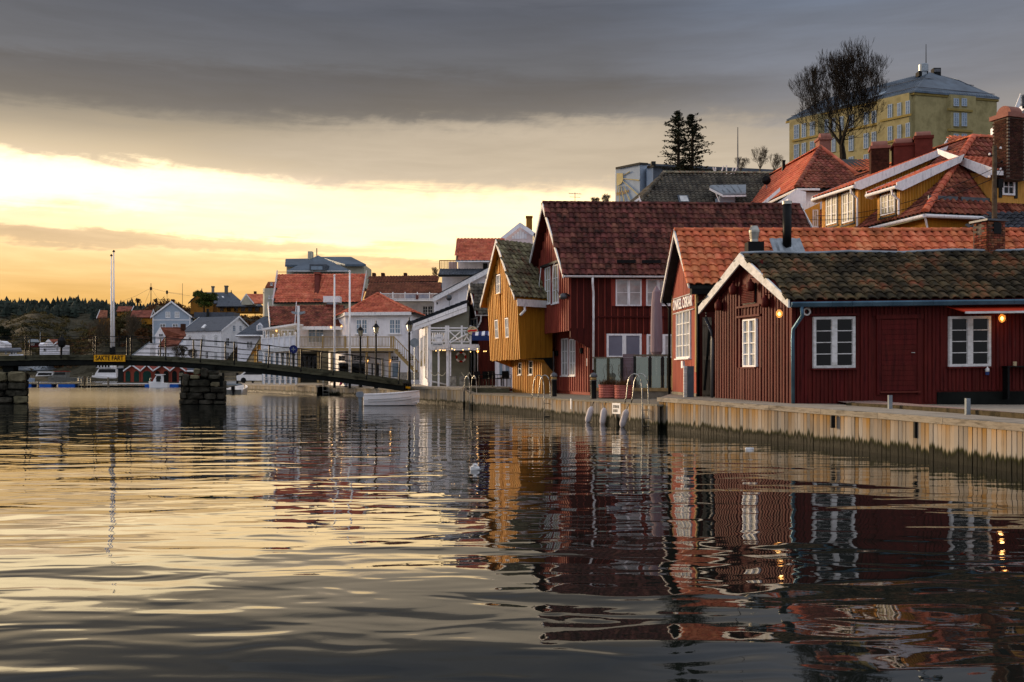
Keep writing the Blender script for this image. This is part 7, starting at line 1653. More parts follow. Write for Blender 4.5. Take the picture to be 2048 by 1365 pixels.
def dormer(x0, x1, yf, zb, zt, slope, tmat='tile_red', wins=(), over=.28, cap=4.7):
    yr_ = (zt - ZE) / (SL_ - slope) if SL_ > slope else 5; yr_ = min(cap, (zt - slope * yf - ZE) / (SL_ - slope))
    zr_ = zt + slope * (yr_ - yf)
    d = ym().prism([(x0, yf, zb), (x0, yf, zt), (x0, yr_, zr_)], (x1 - x0, 0, 0)).build('dormer', 'ochre_paint', YD)
    k = int((x1 - x0) / .13); q = ym()
    for i in range(k): q.box(x0 + .13 * i + .02, x0 + .13 * i + .1, yf - .025, yf - .002, zb + .05, zt - .05)
    q.build('dormer_boards', 'ochre_paint', YD, stuff=True)
    q = ym(); yy = yf + .1
    while yy < yr_ - .1: q.box(x0 - .025, x0 - .002, yy, yy + .09, ZE + SL_ * (yy + .09) + .02, zt + slope * (yy - yf) - .03); yy += .15
    q.build('dormer_side_boards', 'ochre_dark', YD, stuff=True)
    a, b = x0 - over, x1 + over; ye = yf - .35; ze_ = zt + .06 - slope * .35
    roofpoly(YD, [W_(a, ye, ze_ + .14), W_(b, ye, ze_ + .14), W_(b, yr_ + .3, zr_ + .3), W_(a, yr_ + .3, zr_ + .3)], tmat, .29, .34, seg=5, amp=.035)
    for xx in (a - .04, b): ym().prism([(xx, ye - .05, ze_ + .26), (xx, yr_ + .3, zr_ + .42), (xx, yr_ + .1, zr_ + .02), (xx, ye + .25, ze_ - .10), (xx, ye - .05, ze_ - .04)], (.05, 0, 0)).build('bargeboard', 'white_paint', YD)
    ym().tube([(a, ye - .07, ze_ + .06), (b, ye - .07, ze_ + .06)], .08, 8).build('gutter', 'white_paint', YD)
    ym().tube([(x0 + .05, ye - .07, ze_ + .02), (x0 + .05, ye - .05, ze_ - .22), (x0 + .05, yf - .06, ze_ - .45), (x0 + .05, yf - .06, zb + .15)], .05, 6).build('downpipe', 'white_paint', YD)
    for (u0, u1, w0, w1) in wins:
        q = ym().box(u0, u1, yf - .07, yf - .026, w0, w0 + .07).box(u0, u1, yf - .07, yf - .026, w1 - .07, w1).box(u0, u0 + .07, yf - .07, yf - .026, w0 + .07, w1 - .07).box(u1 - .07, u1, yf - .07, yf - .026, w0 + .07, w1 - .07); um = (u0 + u1) / 2; q.box(um - .05, um + .05, yf - .075, yf - .026, w0 + .07, w1 - .07); wn = q.build('window', 'white_paint', YD)
        for (p0, p1) in ((u0 + .07, um - .05), (um + .05, u1 - .07)):
            ym().box(p0, p1, yf - .04, yf - .028, w0 + .07, w1 - .07).build('pane', 'glass_warm', wn); pm = (p0 + p1) / 2
            q = ym().box(pm - .015, pm + .015, yf - .055, yf - .041, w0 + .07, w1 - .07)
            for j in (1, 2): wz = w0 + .07 + (w1 - w0 - .14) * j / 3; q.box(p0, pm - .0155, yf - .055, yf - .041, wz - .015, wz + .015).box(pm + .0155, p1, yf - .055, yf - .041, wz - .015, wz + .015)
            q.build('muntin', 'white_paint', wn)
        ym().box(u0 - .10, u0 - .003, yf - .05, yf - .026, w0 - .08, w1 + .08).box(u1 + .003, u1 + .10, yf - .05, yf - .026, w0 - .08, w1 + .08).box(u0 - .14, u1 + .14, yf - .09, yf - .026, w1 + .083, w1 + .17).box(u0 - .14, u1 + .14, yf - .09, yf - .026, w0 - .16, w0 - .083).build('casing', 'dark_trim', wn)
zc = lambda px, py, x: None
def fz(x, y, py): D = C0.y + ex.y * x + ey.y * y; return ZY(py, D) - 2.0
dormer(5.35, 8.75, .15, fz(5.35, .15, 466), fz(5.35, .15, 375), .40, 'tile_red', ((5.75, 6.75, fz(6.2, .15, 445), fz(6.2, .15, 385)), (7.25, 8.25, fz(7.7, .15, 449), fz(7.7, .15, 391))))
dormer(1.95, 3.75, .12, fz(1.95, .12, 436), fz(1.95, .12, 376), .43, 'tile_red', ((2.3, 3.4, fz(2.8, .12, 429), fz(2.8, .12, 388)),), cap=3.0)
# front dormer
y0_ = FY.px_x(.45, 1983, 400)[0]; zb3, zt3 = fz(.45, y0_, 405), fz(.45, y0_, 350)
xr = 2.6
ym().prism([(.45, y0_, zb3), (.45, y0_, zt3), (xr + .7, y0_, zt3 + .75), (xr, y0_, ZE + xr * AZ / AX)], (0, 6, 0)).build('dormer', 'ochre_paint', YD)
roofpoly(YD, [W_(.1, y0_ - .3, zt3 + .08), W_(.1, 14, zt3 + .08), W_(xr + 1.2, 14, zt3 + 1.75), W_(xr + 1.2, y0_ - .3, zt3 + 1.75)], 'tile_red', .29, .34, seg=6, amp=.035)
ym().prism([(.02, y0_ - .36, zt3 + .22), (xr + 1.2, y0_ - .36, zt3 + 1.9), (xr + 1.1, y0_ - .36, zt3 + 1.62), (.3, y0_ - .36, zt3 - .18), (.02, y0_ - .36, zt3 - .10)], (0, .05, 0)).build('bargeboard', 'white_paint', YD)
ym().box(.0, .10, y0_ - .3, 14, zt3 - .10, zt3 + .10).build('fascia', 'white_paint', YD)
u0, w1 = FY.px_x(.45, 2003, 357); u1, w0 = FY.px_x(.45, 2028, 392)
q = ym().box(.37, .449, u0, u1, w0, w0 + .09).box(.37, .449, u0, u1, w1 - .09, w1).box(.37, .449, u0, u0 + .09, w0 + .09, w1 - .09).box(.37, .449, u1 - .09, u1, w0 + .09, w1 - .09); q.box(.38, .449, (u0 + u1) / 2 - .02, (u0 + u1) / 2 + .02, w0 + .09, w1 - .09).box(.385, .449, u0 + .09, u1 - .09, (w0 + w1) / 2 - .02, (w0 + w1) / 2 + .02); wn = q.build('window', 'white_paint', YD)
ym().box(.425, .447, u0 + .09, u1 - .09, w0 + .09, w1 - .09).build('pane', 'glass_dark', wn); ym().box(.40, .447, u0 - .16, u0 - .004, w0 - .12, w1 + .12).box(.40, .447, u1 + .004, u1 + .16, w0 - .12, w1 + .12).box(.38, .447, u0 - .2, u1 + .2, w1 + .123, w1 + .25).build('casing', 'dark_trim', wn)
# lower porch bit at the left
panel(wm(YD), [(1604, 470), (1640, 470), (1640, 398), (1604, 415)], 54.5, 2).build('rear_wing', 'ochre_paint', YD); board3(YD, 'bargeboard', 'white_paint', P(1600, 414, 54), P(1641, 394, 54), .35, .05, .05); fwin(YD, 1625, 420, 1636, 455, 54.5, 2, 3, mull=0, fm='white_paint', glass='glass_warm')
# chimneys on it
def metal_chimney(px0, px1, ytop, ybot, D, m, label, brickm=None, capm='chimney_clay', wr=.5):
    a, b = P(px0, ybot, D), P(px1, ytop, D); w = (b.x - a.x); h = b.z - a.z; dpt = w * .9
    t = thing('capped_chimney', label, 'chimney', ((a.x + b.x) / 2, D + dpt / 2, a.z - .6), rz=R(-14))
    w *= .86
    MB().box(-w / 2, w / 2, -dpt / 2, dpt / 2, 0, h * .70 + .6).build('shaft', brickm or m, t)
    MB().box(-w / 2 - .06, w / 2 + .06, -dpt / 2 - .06, dpt / 2 + .06, h * .70 + .602, h * .70 + .75).build('collar', m, t)
    n = 12; r = dpt * .42
    q = MB(); vs = [(-w * .42, r * math.cos(PI * i / n), h * .70 + .752 + r * .8 * math.sin(PI * i / n)) for i in range(n + 1)]
    q.prism(vs, (w * .84, 0, 0)); q.build('barrel_cap', capm, t)
    MB().prism([(w * .421, r * .8 * math.cos(PI * i / n), h * .70 + .76 + r * .62 * math.sin(PI * i / n)) for i in range(n + 1)], (.01, 0, 0)).build('flue_opening', 'dark_metal', t)
    if brickm:
        for c in range(int(h * .70 / .08)):
            q = MB(); off = (c % 2) * .11; x = -w / 2 + off
            while x < w / 2 - .03: q.box(max(-w / 2, x - .1), min(w / 2, x + .1), -dpt / 2 - .008, -dpt / 2 - .001, .6 + c * .08, .6 + c * .08 + .066); x += .22
            q.build('brick_course', 'brick_dark', t)
    return t
metal_chimney(1745, 1785, 283, 330, 52, 'chimney_clay', 'brick chimney with arched clay-pink cap, leftmost of three by the ochre house', 'brick_dark')
metal_chimney(1791, 1835, 281, 318, 51.5, 'chimney_red', 'middle wide red-clad chimney with barrel cap', None)
metal_chimney(1833, 1871, 264, 308, 51, 'chimney_red', 'red-clad chimney with barrel cap, rightmost and highest of the three', None)
bc = thing('big_brick_chimney', 'broad dark brick chimney with clay slab and arched cap at the right edge', 'chimney', tuple(P(2018, 350, 45.3) - Vector((0, 0, .3))), rz=R(20))
hb = ZY(233, 45) - ZY(352, 45) + .3
MB().box(-.50, .50, -.42, .42, 0, hb - .2).build('core', 'mortar', bc)
bm1 = MB().box(-.105, .105, -.025, .025, -.031, .031).mesh('brick', 'brick_dark')
for c in range(int((hb - .25) / .076)):
    for ax, wd, dp in (('x', 1.0, -.42), ('y', .84, -.50)):
        x = -wd / 2 + .105 + (c % 2) * .11 - (.11 if c % 2 and 0 else 0)
        while x < wd / 2 - .05:
            j = random.uniform(.0, .016); M4 = Matrix.Translation((x, dp - j + .01, .05 + c * .076)) if ax == 'x' else Matrix.Translation((dp - j + .01, x, .05 + c * .076)) @ Matrix.Rotation(R(90), 4, 'Z')
            inst('brick', bm1, bc, M4); x += .22
MB().box(-.62, .62, -.54, .54, hb - .19, hb).build('cap_slab', 'chimney_clay', bc)
MB().prism([(-.34, .42 * math.cos(PI * i / 12), hb + .003 + .40 * math.sin(PI * i / 12)) for i in range(13)], (.68, 0, 0)).build('barrel_cap', 'chimney_clay', bc); MB().prism([(.342, .36 * math.cos(PI * i / 12), hb + .01 + .33 * math.sin(PI * i / 12)) for i in range(13)], (.01, 0, 0)).build('flue_opening', 'dark_metal', bc)
up = thing('utility_pole', 'weathered timber utility pole with insulators in front of the big brick chimney', 'utility pole', tuple(P(1989, 440, 40))); hp = ZY(292, 40) - ZY(440, 40)
MB().tube([(0, 0, -4), (0, 0, hp)], [.13, .085], 10).build('pole', 'bark_light', up)
for k, (a, b) in enumerate(((.1, -.15), (-.1, -.4), (.12, -.7), (.1, -1.0), (-.1, -1.3))):
    MB().tube([(0, 0, hp + b), (a * 2.2, -.05, hp + b)], .014, 4).build('bracket', 'dark_metal', up); MB().lathe([(.02, 0), (.045, .02), (.045, .07), (.02, .1)], (a * 2.2, -.05, hp + b), 8).build('insulator', 'plastic_white' if k != 2 else 'dark_metal', up)
MB().tube([(.28, -.05, hp - .9), (.45, -.1, hp - 1.3), (.22, -.1, hp - 1.6), (.10, -.1, hp - 1.2), (.3, -.1, hp - .85)], .010, 4).build('coiled_cable', 'dark_metal', up); MB().box(.1, .3, -.12, 0, hp - 1.7, hp - 1.35).build('junction_box', 'dark_metal', up)
for (px, py, D, l_) in ((1632, 432, 53, 'upper thin black cable running left from the utility pole across the ochre house'), (1620, 440, 52, 'lower thin black cable running left from the utility pole')):
    a = Vector(up.location) + Vector((0, 0, hp - (.9 if 'upper' in l_ else 1.3))); b = P(px, py, D); pts = [a.lerp(b, i / 12) - Vector((0, 0, 2.0 * (i / 12) * (1 - i / 12))) for i in range(13)]
    tag(MB().tube([q - a for q in pts], .014, 4).build('power_cable', 'dark_metal', loc=tuple(a)), l_, 'cable', 'cables at the utility pole')
bk = thing('black_tile_roof_house', 'low house with glossy black tile roof behind the brick chimney at the right edge', 'house', tuple(P(2040, 0, 42).xy) + (2,))
roofpoly(bk, [P(1900, 480, 40.5), P(2230, 480, 40.5), P(2230, 428, 43), P(1985, 430, 43)], 'tile_black', .29, .36, seg=6, amp=.04, ind=100); wm(bk).box(P(1915, 0, 41).x, P(2220, 0, 41).x, 41, 43, .5, ZY(478, 41) - .2).build('wall', 'ochre_dark', bk)
wg = thing('white_gable_house', 'white gabled house with dark roof at the upper right corner', 'house', tuple(P(2060, 0, 90).xy) + (8,))
panel(wm(wg), [(2034, 300), (2110, 300), (2110, 235), (2074, 196), (2034, 232)], 90, 5).build('wall', 'white_wall', wg); board3(wg, 'bargeboard', 'white_paint', P(2024, 232, 89.5), P(2040, 190, 89.5), .9, .1, .1)
roofpoly(wg, [P(2044, 215, 89), P(2044, 191, 95), P(2130, 191, 95), P(2130, 215, 89)], 'tile_black', .35, .42)
fbox(bg, 'gable_wall', 'white_wall', 1889, 293, 1904, 303, 60, 1)
rr_ = thing('ridge_roof_house', 'orange tile roof ridge visible behind the ochre house hip', 'house', tuple(P(1960, 0, 62).xy) + (6,)); roofpoly(rr_, [P(1900, 300, 58), P(2100, 305, 58), P(2100, 279, 61), P(1896, 280, 61)], 'tile_orange', .3, .36, seg=5); board3(rr_, 'bargeboard', 'white_paint', P(1886, 294, 57.8), P(1896, 279, 60.8), .3, .1, .1)

# ================================================================== the far shore on the left
def shore_house(name, label, A, Lf, Rt, zb, ze, zr, wall, roof, barge='white_paint', og=.4, oe=.4, cat='house', tile=False, group=None, **kw):
    h = House(name, label, cat, A, Lf, Rt, zb, ze, zr, og=og, oe=oe, group=group, **kw)
    h.walls(wall); h.roof(roof if tile else None, .35, .4, 0, 3, .03, barge=barge, gut=None, slab=roof, bh=.4, back=False)
    return h
BG = shore_house('blue_grey_house', 'blue-grey gabled house with white trim on the far hillside', (381, 262), (305, 262), (389, 277), 6, 17.1, 20.9, 'grey_wall', 'slate')
for a, b, c_, d_ in ((331, 340.5, 624, 636), (349.5, 359, 624, 636), (320, 331, 648, 660), (345, 356, 648, 660)): BG.win('x', a, c_, b, d_, 4, 2, fw=.12, mull=.15, mt=.06, glass='glass_curtain' if d_ < 640 else 'glass_dark', ind=False)
for y_ in (.0, BG.W - .25): BG.mb().box(-.06, -.002, y_, y_ + .25, 0, BG.ze - .1).build('corner_board', 'white_paint', BG.t)
z_ = BG.loc('x', 0, 340, 640.5)[1]; BG.mb().box(-.06, -.002, .255, BG.W - .255, z_ - .1, z_ + .1).build('string_board', 'white_paint', BG.t)
fbox(BG.t, 'chimney', 'brick_dark', 341.5, 599, 347.5, 606, 266, .8)
fbox(BG.t, 'rear_wing', 'slate', 388, 625, 468, 636, 270, 6); fbox(BG.t, 'rear_wall', 'beige_wall', 388, 636, 410, 648, 271, 4); fbox(BG.t, 'chimney', 'dark_trim', 413, 618, 417, 634, 269, .6)
WH = shore_house('white_long_house', 'long white two-storey house with slate roof and crowned windows on the far shore', (442.5, 240), (508, 254), (366, 245), 3.5, 12.4, 16.1, 'white_paint', 'slate')
for a, b, c_, d_ in ((377, 383, 674, 692), (403.5, 410, 674, 692), (428.5, 435.5, 674, 692), (378, 383, 705, 720), (411, 417, 704, 718), (428.5, 435.5, 704, 720)):
    g_ = WH.win('y', a, c_, b, d_, 2, 3, fw=.12, mull=.1, mt=.06, glass='glass_curtain' if a in (403.5, 428.5) else 'glass_dark', ind=False)
    if c_ < 680: WH.mb().prism([(g_[0] - .3, -.1, g_[3] + .1), (g_[1] + .3, -.1, g_[3] + .1), ((g_[0] + g_[1]) / 2, -.1, g_[3] + .5)], (0, .09, 0)).build('window_crown', 'white_worn', WH.t)
for a, b, c_, d_ in ((465.5, 471, 651, 664), (478.5, 483.5, 651, 664), (452, 458.5, 676, 693), (452, 458, 706, 720)): WH.win('x', a, c_, b, d_, 2, 3, fw=.12, mull=.1, mt=.06, glass='glass_dark' if c_ > 660 else 'glass_blue', ind=False)
nW = None
wm(WH.t).prism([tuple(P(403, 657.5, 241.5)), tuple(P(408, 658, 241.5)), tuple(P(413, 651.5, 243)), tuple(P(409, 651.5, 243))], (0, -.3, .25)).build('skylight', 'plastic_white', WH.t)
def hip_shore(name, label, pts_roof, wallpts, D, dep, wall, roof, cat='house'):
    a = P(wallpts[0], 0, D); t = thing(name, label, cat, (a.x, a.y, 2)); return t
WR = thing('white_corner_house', 'white house with dark hip roof and small window left of the hotel', 'house', tuple(P(500, 0, 225).xy) + (3,))
fbox(WR, 'wall', 'white_wall', 475, 670, 545, 730, 225, 8)
wm(WR).prism([tuple(P(471, 671, 224)), tuple(P(545, 671, 224)), tuple(P(545, 633, 229)), tuple(P(527, 633, 229))], (0, .2, -.3)).build('roof', 'slate', WR); bar(WR, 'gutter', 'white_paint', P(471, 672, 223.8), P(545, 672, 223.8), .2)
fwin(WR, 494, 683, 499, 697, 224.9, 2, 2, ind=False); fwin(WR, 499.5, 683, 504.5, 697, 224.9, 2, 2); fwin(WR, 515, 650, 522, 660, 223, 2, 2, glass='glass_blue'); panel(wm(WR), [(513, 662), (524, 662), (524, 652), (519, 646), (513, 652)], 223.3, 1).build('dormer', 'white_wall', WR)
OS = thing('ochre_shed', 'small ochre gabled shed with tall window between white house and hotel', 'shed', tuple(P(517, 0, 150).xy) + (1,)); panel(wm(OS), [(508, 728), (526, 728), (526, 684), (514, 694), (508, 703)], 150, 3).build('wall', 'ochre_paint', OS); board3(OS, 'bargeboard', 'brown_wall', P(503, 706, 149.6), P(527, 682, 149.6), .5, .1, .1); fwin(OS, 517, 700, 524, 722, 149.9, 2, 3, glass='glass_blue')
WS = shore_house('white_cottage', 'small white cottage with brown gable roof and red-brown lean-to on the far shore', (316, 232), (327, 240), (316.1, 232.1), 4, 9.5, 12.4, 'white_paint', 'tile_brown') if False else thing('white_cottage', 'small white cottage with brown gable roof and red-brown lean-to on the far shore', 'house', tuple(P(330, 0, 236).xy) + (4,))
panel(wm(WS), [(311, 730), (330, 730), (330, 672), (320.5, 657), (311, 671)], 236, 6).build('gable_wall', 'white_wall', WS)
wm(WS).prism([tuple(P(321, 655, 235.5)), tuple(P(368, 655, 240)), tuple(P(372, 672, 236)), tuple(P(331, 673, 235.5))], (0, .2, -.2)).build('roof', 'tile_brown', WS)
wm(WS).prism([tuple(P(329, 675, 235)), tuple(P(372, 668, 237)), tuple(P(355, 690, 233)), tuple(P(316, 693, 233))], (0, .2, -.25)).build('lean_to_roof', 'tile_red_dark', WS)
for u, v in (((309.5, 672), (320.5, 655)), ((320.5, 655), (331, 674))): board3(WS, 'bargeboard', 'white_paint', P(u[0], u[1], 235), P(v[0], v[1], 235), .4, .1, .1)
panel(wm(WS), [(315, 730), (372, 730), (372, 680), (354, 691), (315, 694)], 234, 4).build('wing_wall', 'white_wall', WS)
fwin(WS, 318, 668, 326, 674, 235.9, 3, 1); fwin(WS, 315.5, 700, 318.5, 712, 233.9, 1, 2, mull=0); fwin(WS, 325, 706, 329, 713, 233.9, 1, 2, mull=0); fwin(WS, 334.5, 706, 338, 713, 233.9, 1, 2, mull=0); fbox(WS, 'chimney', 'brick_dark', 361, 648, 369, 660, 238, 1)
# brown villa on the hill
BV = thing('brown_villa', 'brown timber villa with slate roof, spires and two chimneys on the hilltop', 'villa', tuple(P(430, 0, 300).xy) + (15,))
wm(BV).prism([tuple(P(424, 607, 298)), tuple(P(488, 607, 298)), tuple(P(463, 585, 303)), tuple(P(400, 585, 303))], (0, .3, -.3)).build('roof', 'slate', BV)
wm(BV).prism([tuple(P(432, 613, 294)), tuple(P(526, 613, 294)), tuple(P(520, 606, 298)), tuple(P(436, 606, 298))], (0, .3, -.3)).build('lower_roof', 'slate', BV)
panel(wm(BV), [(381, 628), (426, 628), (426, 604), (403, 584), (381, 600)], 298, 6).build('gable_wall', 'brown_wall', BV)
for u, v in (((377, 607), (403, 582)), ((403, 582), (428, 607))): board3(BV, 'bargeboard', 'dark_trim', P(u[0], u[1], 297.5), P(v[0], v[1], 297.5), .5, .2, .2)
fbox(BV, 'wall', 'brown_wall', 436, 613, 520, 626, 295, 5)
for a in range(440, 518, 14): fwin(BV, a, 615, a + 8, 624, 294.9, 2, 1, fm='brown_wall')
for a, b, c_ in ((423, 427, 573), (449, 454.5, 572)): fbox(BV, 'chimney', 'granite', a, c_, b, 588, 300, .9); fbox(BV, 'chimney_crown', 'granite', a - .8, c_ - .5, b + .8, c_ + 2, 299.9, 1.1)
for a, b, c_ in ((395.5, 586, 579), (403.5, 583, 576), (462.5, 586, 580)): wm(BV).lathe([(.3, 0), (.1, .3), (.16, .5), (.02, ZY(c_, 298) - ZY(b, 298))], tuple(P(a, b, 298)), 6).build('spire', 'dark_trim', BV)
for a in (435, 446): wm(BV).prism([tuple(P(a, 597, 299)), tuple(P(a + 3, 597, 299)), tuple(P(a + 1, 594, 299.6)), tuple(P(a - 2, 594, 299.6))], (0, -.3, .2)).build('skylight', 'plastic_white', BV)
RH = thing('red_roof_cottage', 'cream cottage with red tile roof on the hill between villa and round house', 'house', tuple(P(500, 0, 290).xy) + (15,))
panel(wm(RH), [(483, 610), (506, 610), (506, 605), (492.5, 590), (483, 602)], 289, 5).build('gable_wall', 'cream_wall', RH); wm(RH).prism([tuple(P(492.5, 588, 289)), tuple(P(508, 607, 288.5)), tuple(P(530, 607, 290)), tuple(P(527, 588.5, 293))], (0, .3, -.2)).build('roof', 'tile_red', RH)
for u, v in (((481, 604), (492.5, 588)), ((492.5, 588), (508, 607))): board3(RH, 'bargeboard', 'white_paint', P(u[0], u[1], 288.3), P(v[0], v[1], 288.3), .4, .1, .1)
fbox(RH, 'chimney', 'brick_dark', 507.5, 583, 512, 590, 292, .8)
RC = thing('round_bay_house', 'cream house with rounded bay and small red gable behind the hotel roof', 'house', tuple(P(540, 0, 200).xy) + (12,))
a = P(541, 604, 200); wm(RC).lathe([(1.5, -3), (1.5, 2.6)], tuple(a), 14).build('bay', 'cream_wall', RC); fbox(RC, 'wall', 'cream_wall', 536, 572, 556, 612, 201, 4); wm(RC).prism([tuple(P(530, 575, 199.5)), tuple(P(536, 564, 199.5)), tuple(P(556, 564, 202)), tuple(P(556, 575, 199.5))], (0, .3, -.2)).build('roof', 'tile_red_dark', RC)
wm(RC).prism([tuple(P(526, 586, 199)), tuple(P(534, 579, 199)), tuple(P(540, 579, 199)), tuple(P(540, 586, 199))], (0, .3, -.1)).build('lower_roof', 'tile_brown', RC); fwin(RC, 537, 592, 540, 598, 198.4, 2, 1, mull=0); fwin(RC, 543, 592, 546, 598, 198.4, 2, 1, mull=0); fwin(RC, 541, 566, 545, 571, 199.4, 2, 1, mull=0)
# red roofs left of the blue house
for nm, lb, x0, x1, y0, y1, D, wl in (('low_red_roof_house', 'ochre house with long dull red roof left of the blue-grey house', 262, 303, 621, 635, 275, 'ochre_dark'), ('high_red_roof_house', 'house with dull red roof highest behind the flagpoles', 234, 264, 613, 623, 300, 'brown_wall'), ('small_red_roof_house', 'half hidden small red roof with white rake left of the flagpoles', 196, 214, 621, 636, 285, 'brown_wall')):
    t = thing(nm, lb, 'house', tuple(P(x0, 0, D).xy) + (12,))
    wm(t).prism([tuple(P(x0 - 2, y1, D)), tuple(P(x1, y1, D)), tuple(P(x1 + 1, y0, D + 4)), tuple(P(x0 + 3, y0, D + 4))], (0, .2, -.25)).build('roof', 'tile_red_dark', t); fbox(t, 'wall', wl, x0, y1, x1, y1 + 14, D + .5, 4)
    xa = x0 if nm[0] == 's' else x1; s_ = 1
    board3(t, 'bargeboard', 'white_paint', P(xa - 3 if nm[0] == 's' else xa - 2, y1 + 1, D - .3), P(xa + 4, y0 - 1, D - .3), .5, .1, .2)
    if nm[0] == 'l': board3(t, 'bargeboard', 'white_paint', P(xa + 4, y0 - 1, D - .4), P(xa + 9, y1 + 1, D - .4), .5, .1, .2)
# poles and masts
for nm, lb, px, yb, yt, D, r_, m_ in (('telegraph_pole', 'timber telegraph pole with stay wires on the rocky knoll', 302, 612, 567, 318, .16, 'bark_light'), ('thin_mast', 'thin mast behind the blue-grey house', 365, 625, 567, 300, .09, 'bark_light'), ('chimney_stub', 'small dark lamp-topped post on the skyline', 334, 606, 587, 318, .08, 'dark_metal'), ('light_pole', 'pale pole beside the red hut at far left', 80.5, 700, 664, 270, .14, 'zinc'), ('light_pole', 'thin brown pole left of the red hut', 43, 690, 666, 280, .08, 'bark_light')):
    p = P(px, yb, D); t = thing(nm, lb, 'pole', tuple(p)); h = ZY(yt, D) - p.z; MB().tube([(0, 0, -3), (0, 0, h)], [r_, r_ * .6], 6).build('pole', m_, t)
    if nm == 'telegraph_pole':
        MB().box(-.35, .35, -.1, .1, h - 2.2, h - 1.2).build('insulator_box', 'dark_metal', t)
        for i, (qx, qy) in enumerate(((238, 605), (275, 640), (322, 603), (365, 588), (380, 592))): q = P(qx, qy, D - 2) - p; tag(MB().tube([Vector((0, 0, h - 1.5)), Vector((0, 0, h - 1.5)).lerp(q, .5) - Vector((0, 0, .4)), q], .035, 3).build('stay_wire', 'mid_metal', t))
    if nm == 'chimney_stub': MB().lathe([(.2, -.3), (.35, 0), (.35, .7), (.2, .9)], (0, 0, h), 8).build('head', 'dark_metal', t)
# shoreline houses far left
for nm, lb, (x0, x1, yt, yb), D, wl, rf, wins in (
    ('beige_bungalow', 'beige bungalow with dark flat-pitched roof at the left picture edge', (-20, 42, 701, 722), 265, 'beige_wall', 'slate', ((10, 14, 704, 709), (21, 26, 704, 710), (27, 31, 704, 710), (31.5, 34, 704, 710))),
    ('red_hut', 'tiny red hut with white trim on the far slope', (57, 77, 684, 695), 285, 'red_paint', 'zinc', ((62, 65, 686, 691), (66, 69, 686, 691))),
    ('white_shore_house', 'white house with small red roof on the far shore left of the bridge lamp', (79.5, 119, 690, 725), 262, 'white_wall', 'white_wall', ((87, 92, 697, 703), (113, 116, 695, 702)))):
    t = thing(nm, lb, 'house', tuple(P(x0, 0, D).xy) + (2,)); fbox(t, 'wall', wl, x0, yt, x1, yb, D, 6)
    wm(t).prism([tuple(P(x0 - 2, yt + .5, D - .5)), tuple(P(x1 + 2, yt + .5, D - .5)), tuple(P(x1 - 1, yt - 5, D + 3)), tuple(P(x0 + 2, yt - 5, D + 3))], (0, .1, -.3)).build('roof', rf, t)
    for a, b, c_, d_ in wins: fwin(t, a, c_, b, d_, D - .1, 2, 1, mull=0, sill=False)
    if nm == 'white_shore_house':
        panel(wm(t), [(88, 692), (106, 692), (106, 688), (97, 680), (88, 688)], D - 1, 4).build('gable', 'white_wall', t); wm(t).prism([tuple(P(97, 679, D - 1)), tuple(P(107, 688, D - 1)), tuple(P(120, 688, D)), tuple(P(118, 679, D + 2))], (0, .2, -.2)).build('side_roof', 'tile_red_dark', t)
        for u, v in (((86.5, 690), (97, 679)), ((97, 679), (107, 689)), ((107, 690), (120, 679))): board3(t, 'bargeboard', 'white_paint', P(u[0], u[1], D - 1.3), P(v[0], v[1], D - 1.3), .4, .1, .1)
    if nm == 'beige_bungalow': fbox(t, 'terrace_rail', 'white_wall', 18, 709, 46, 716, D - 2, .2)
t = thing('white_boat_shed', 'pale sloping-roofed shed right of the flagpole bases on the far shore', 'shed', tuple(P(280, 0, 250).xy) + (2,)); panel(wm(t), [(264, 725), (300, 725), (300, 686), (268, 708)], 250, 5).build('wall', 'white_wall', t); board3(t, 'bargeboard', 'zinc', P(262, 712, 249.5), P(300, 684, 249.5), .35, .1, .1)
t = thing('tiny_white_house', 'tiny white house at the left edge above the bungalow', 'house', tuple(P(2, 0, 275).xy) + (5,)); panel(wm(t), [(-14, 700), (9, 700), (9, 688), (0, 682), (-14, 688)], 275, 4).build('wall', 'white_wall', t); board3(t, 'bargeboard', 'white_paint', P(0, 681, 274.5), P(9.5, 688, 274.5), .4, .1, .1)
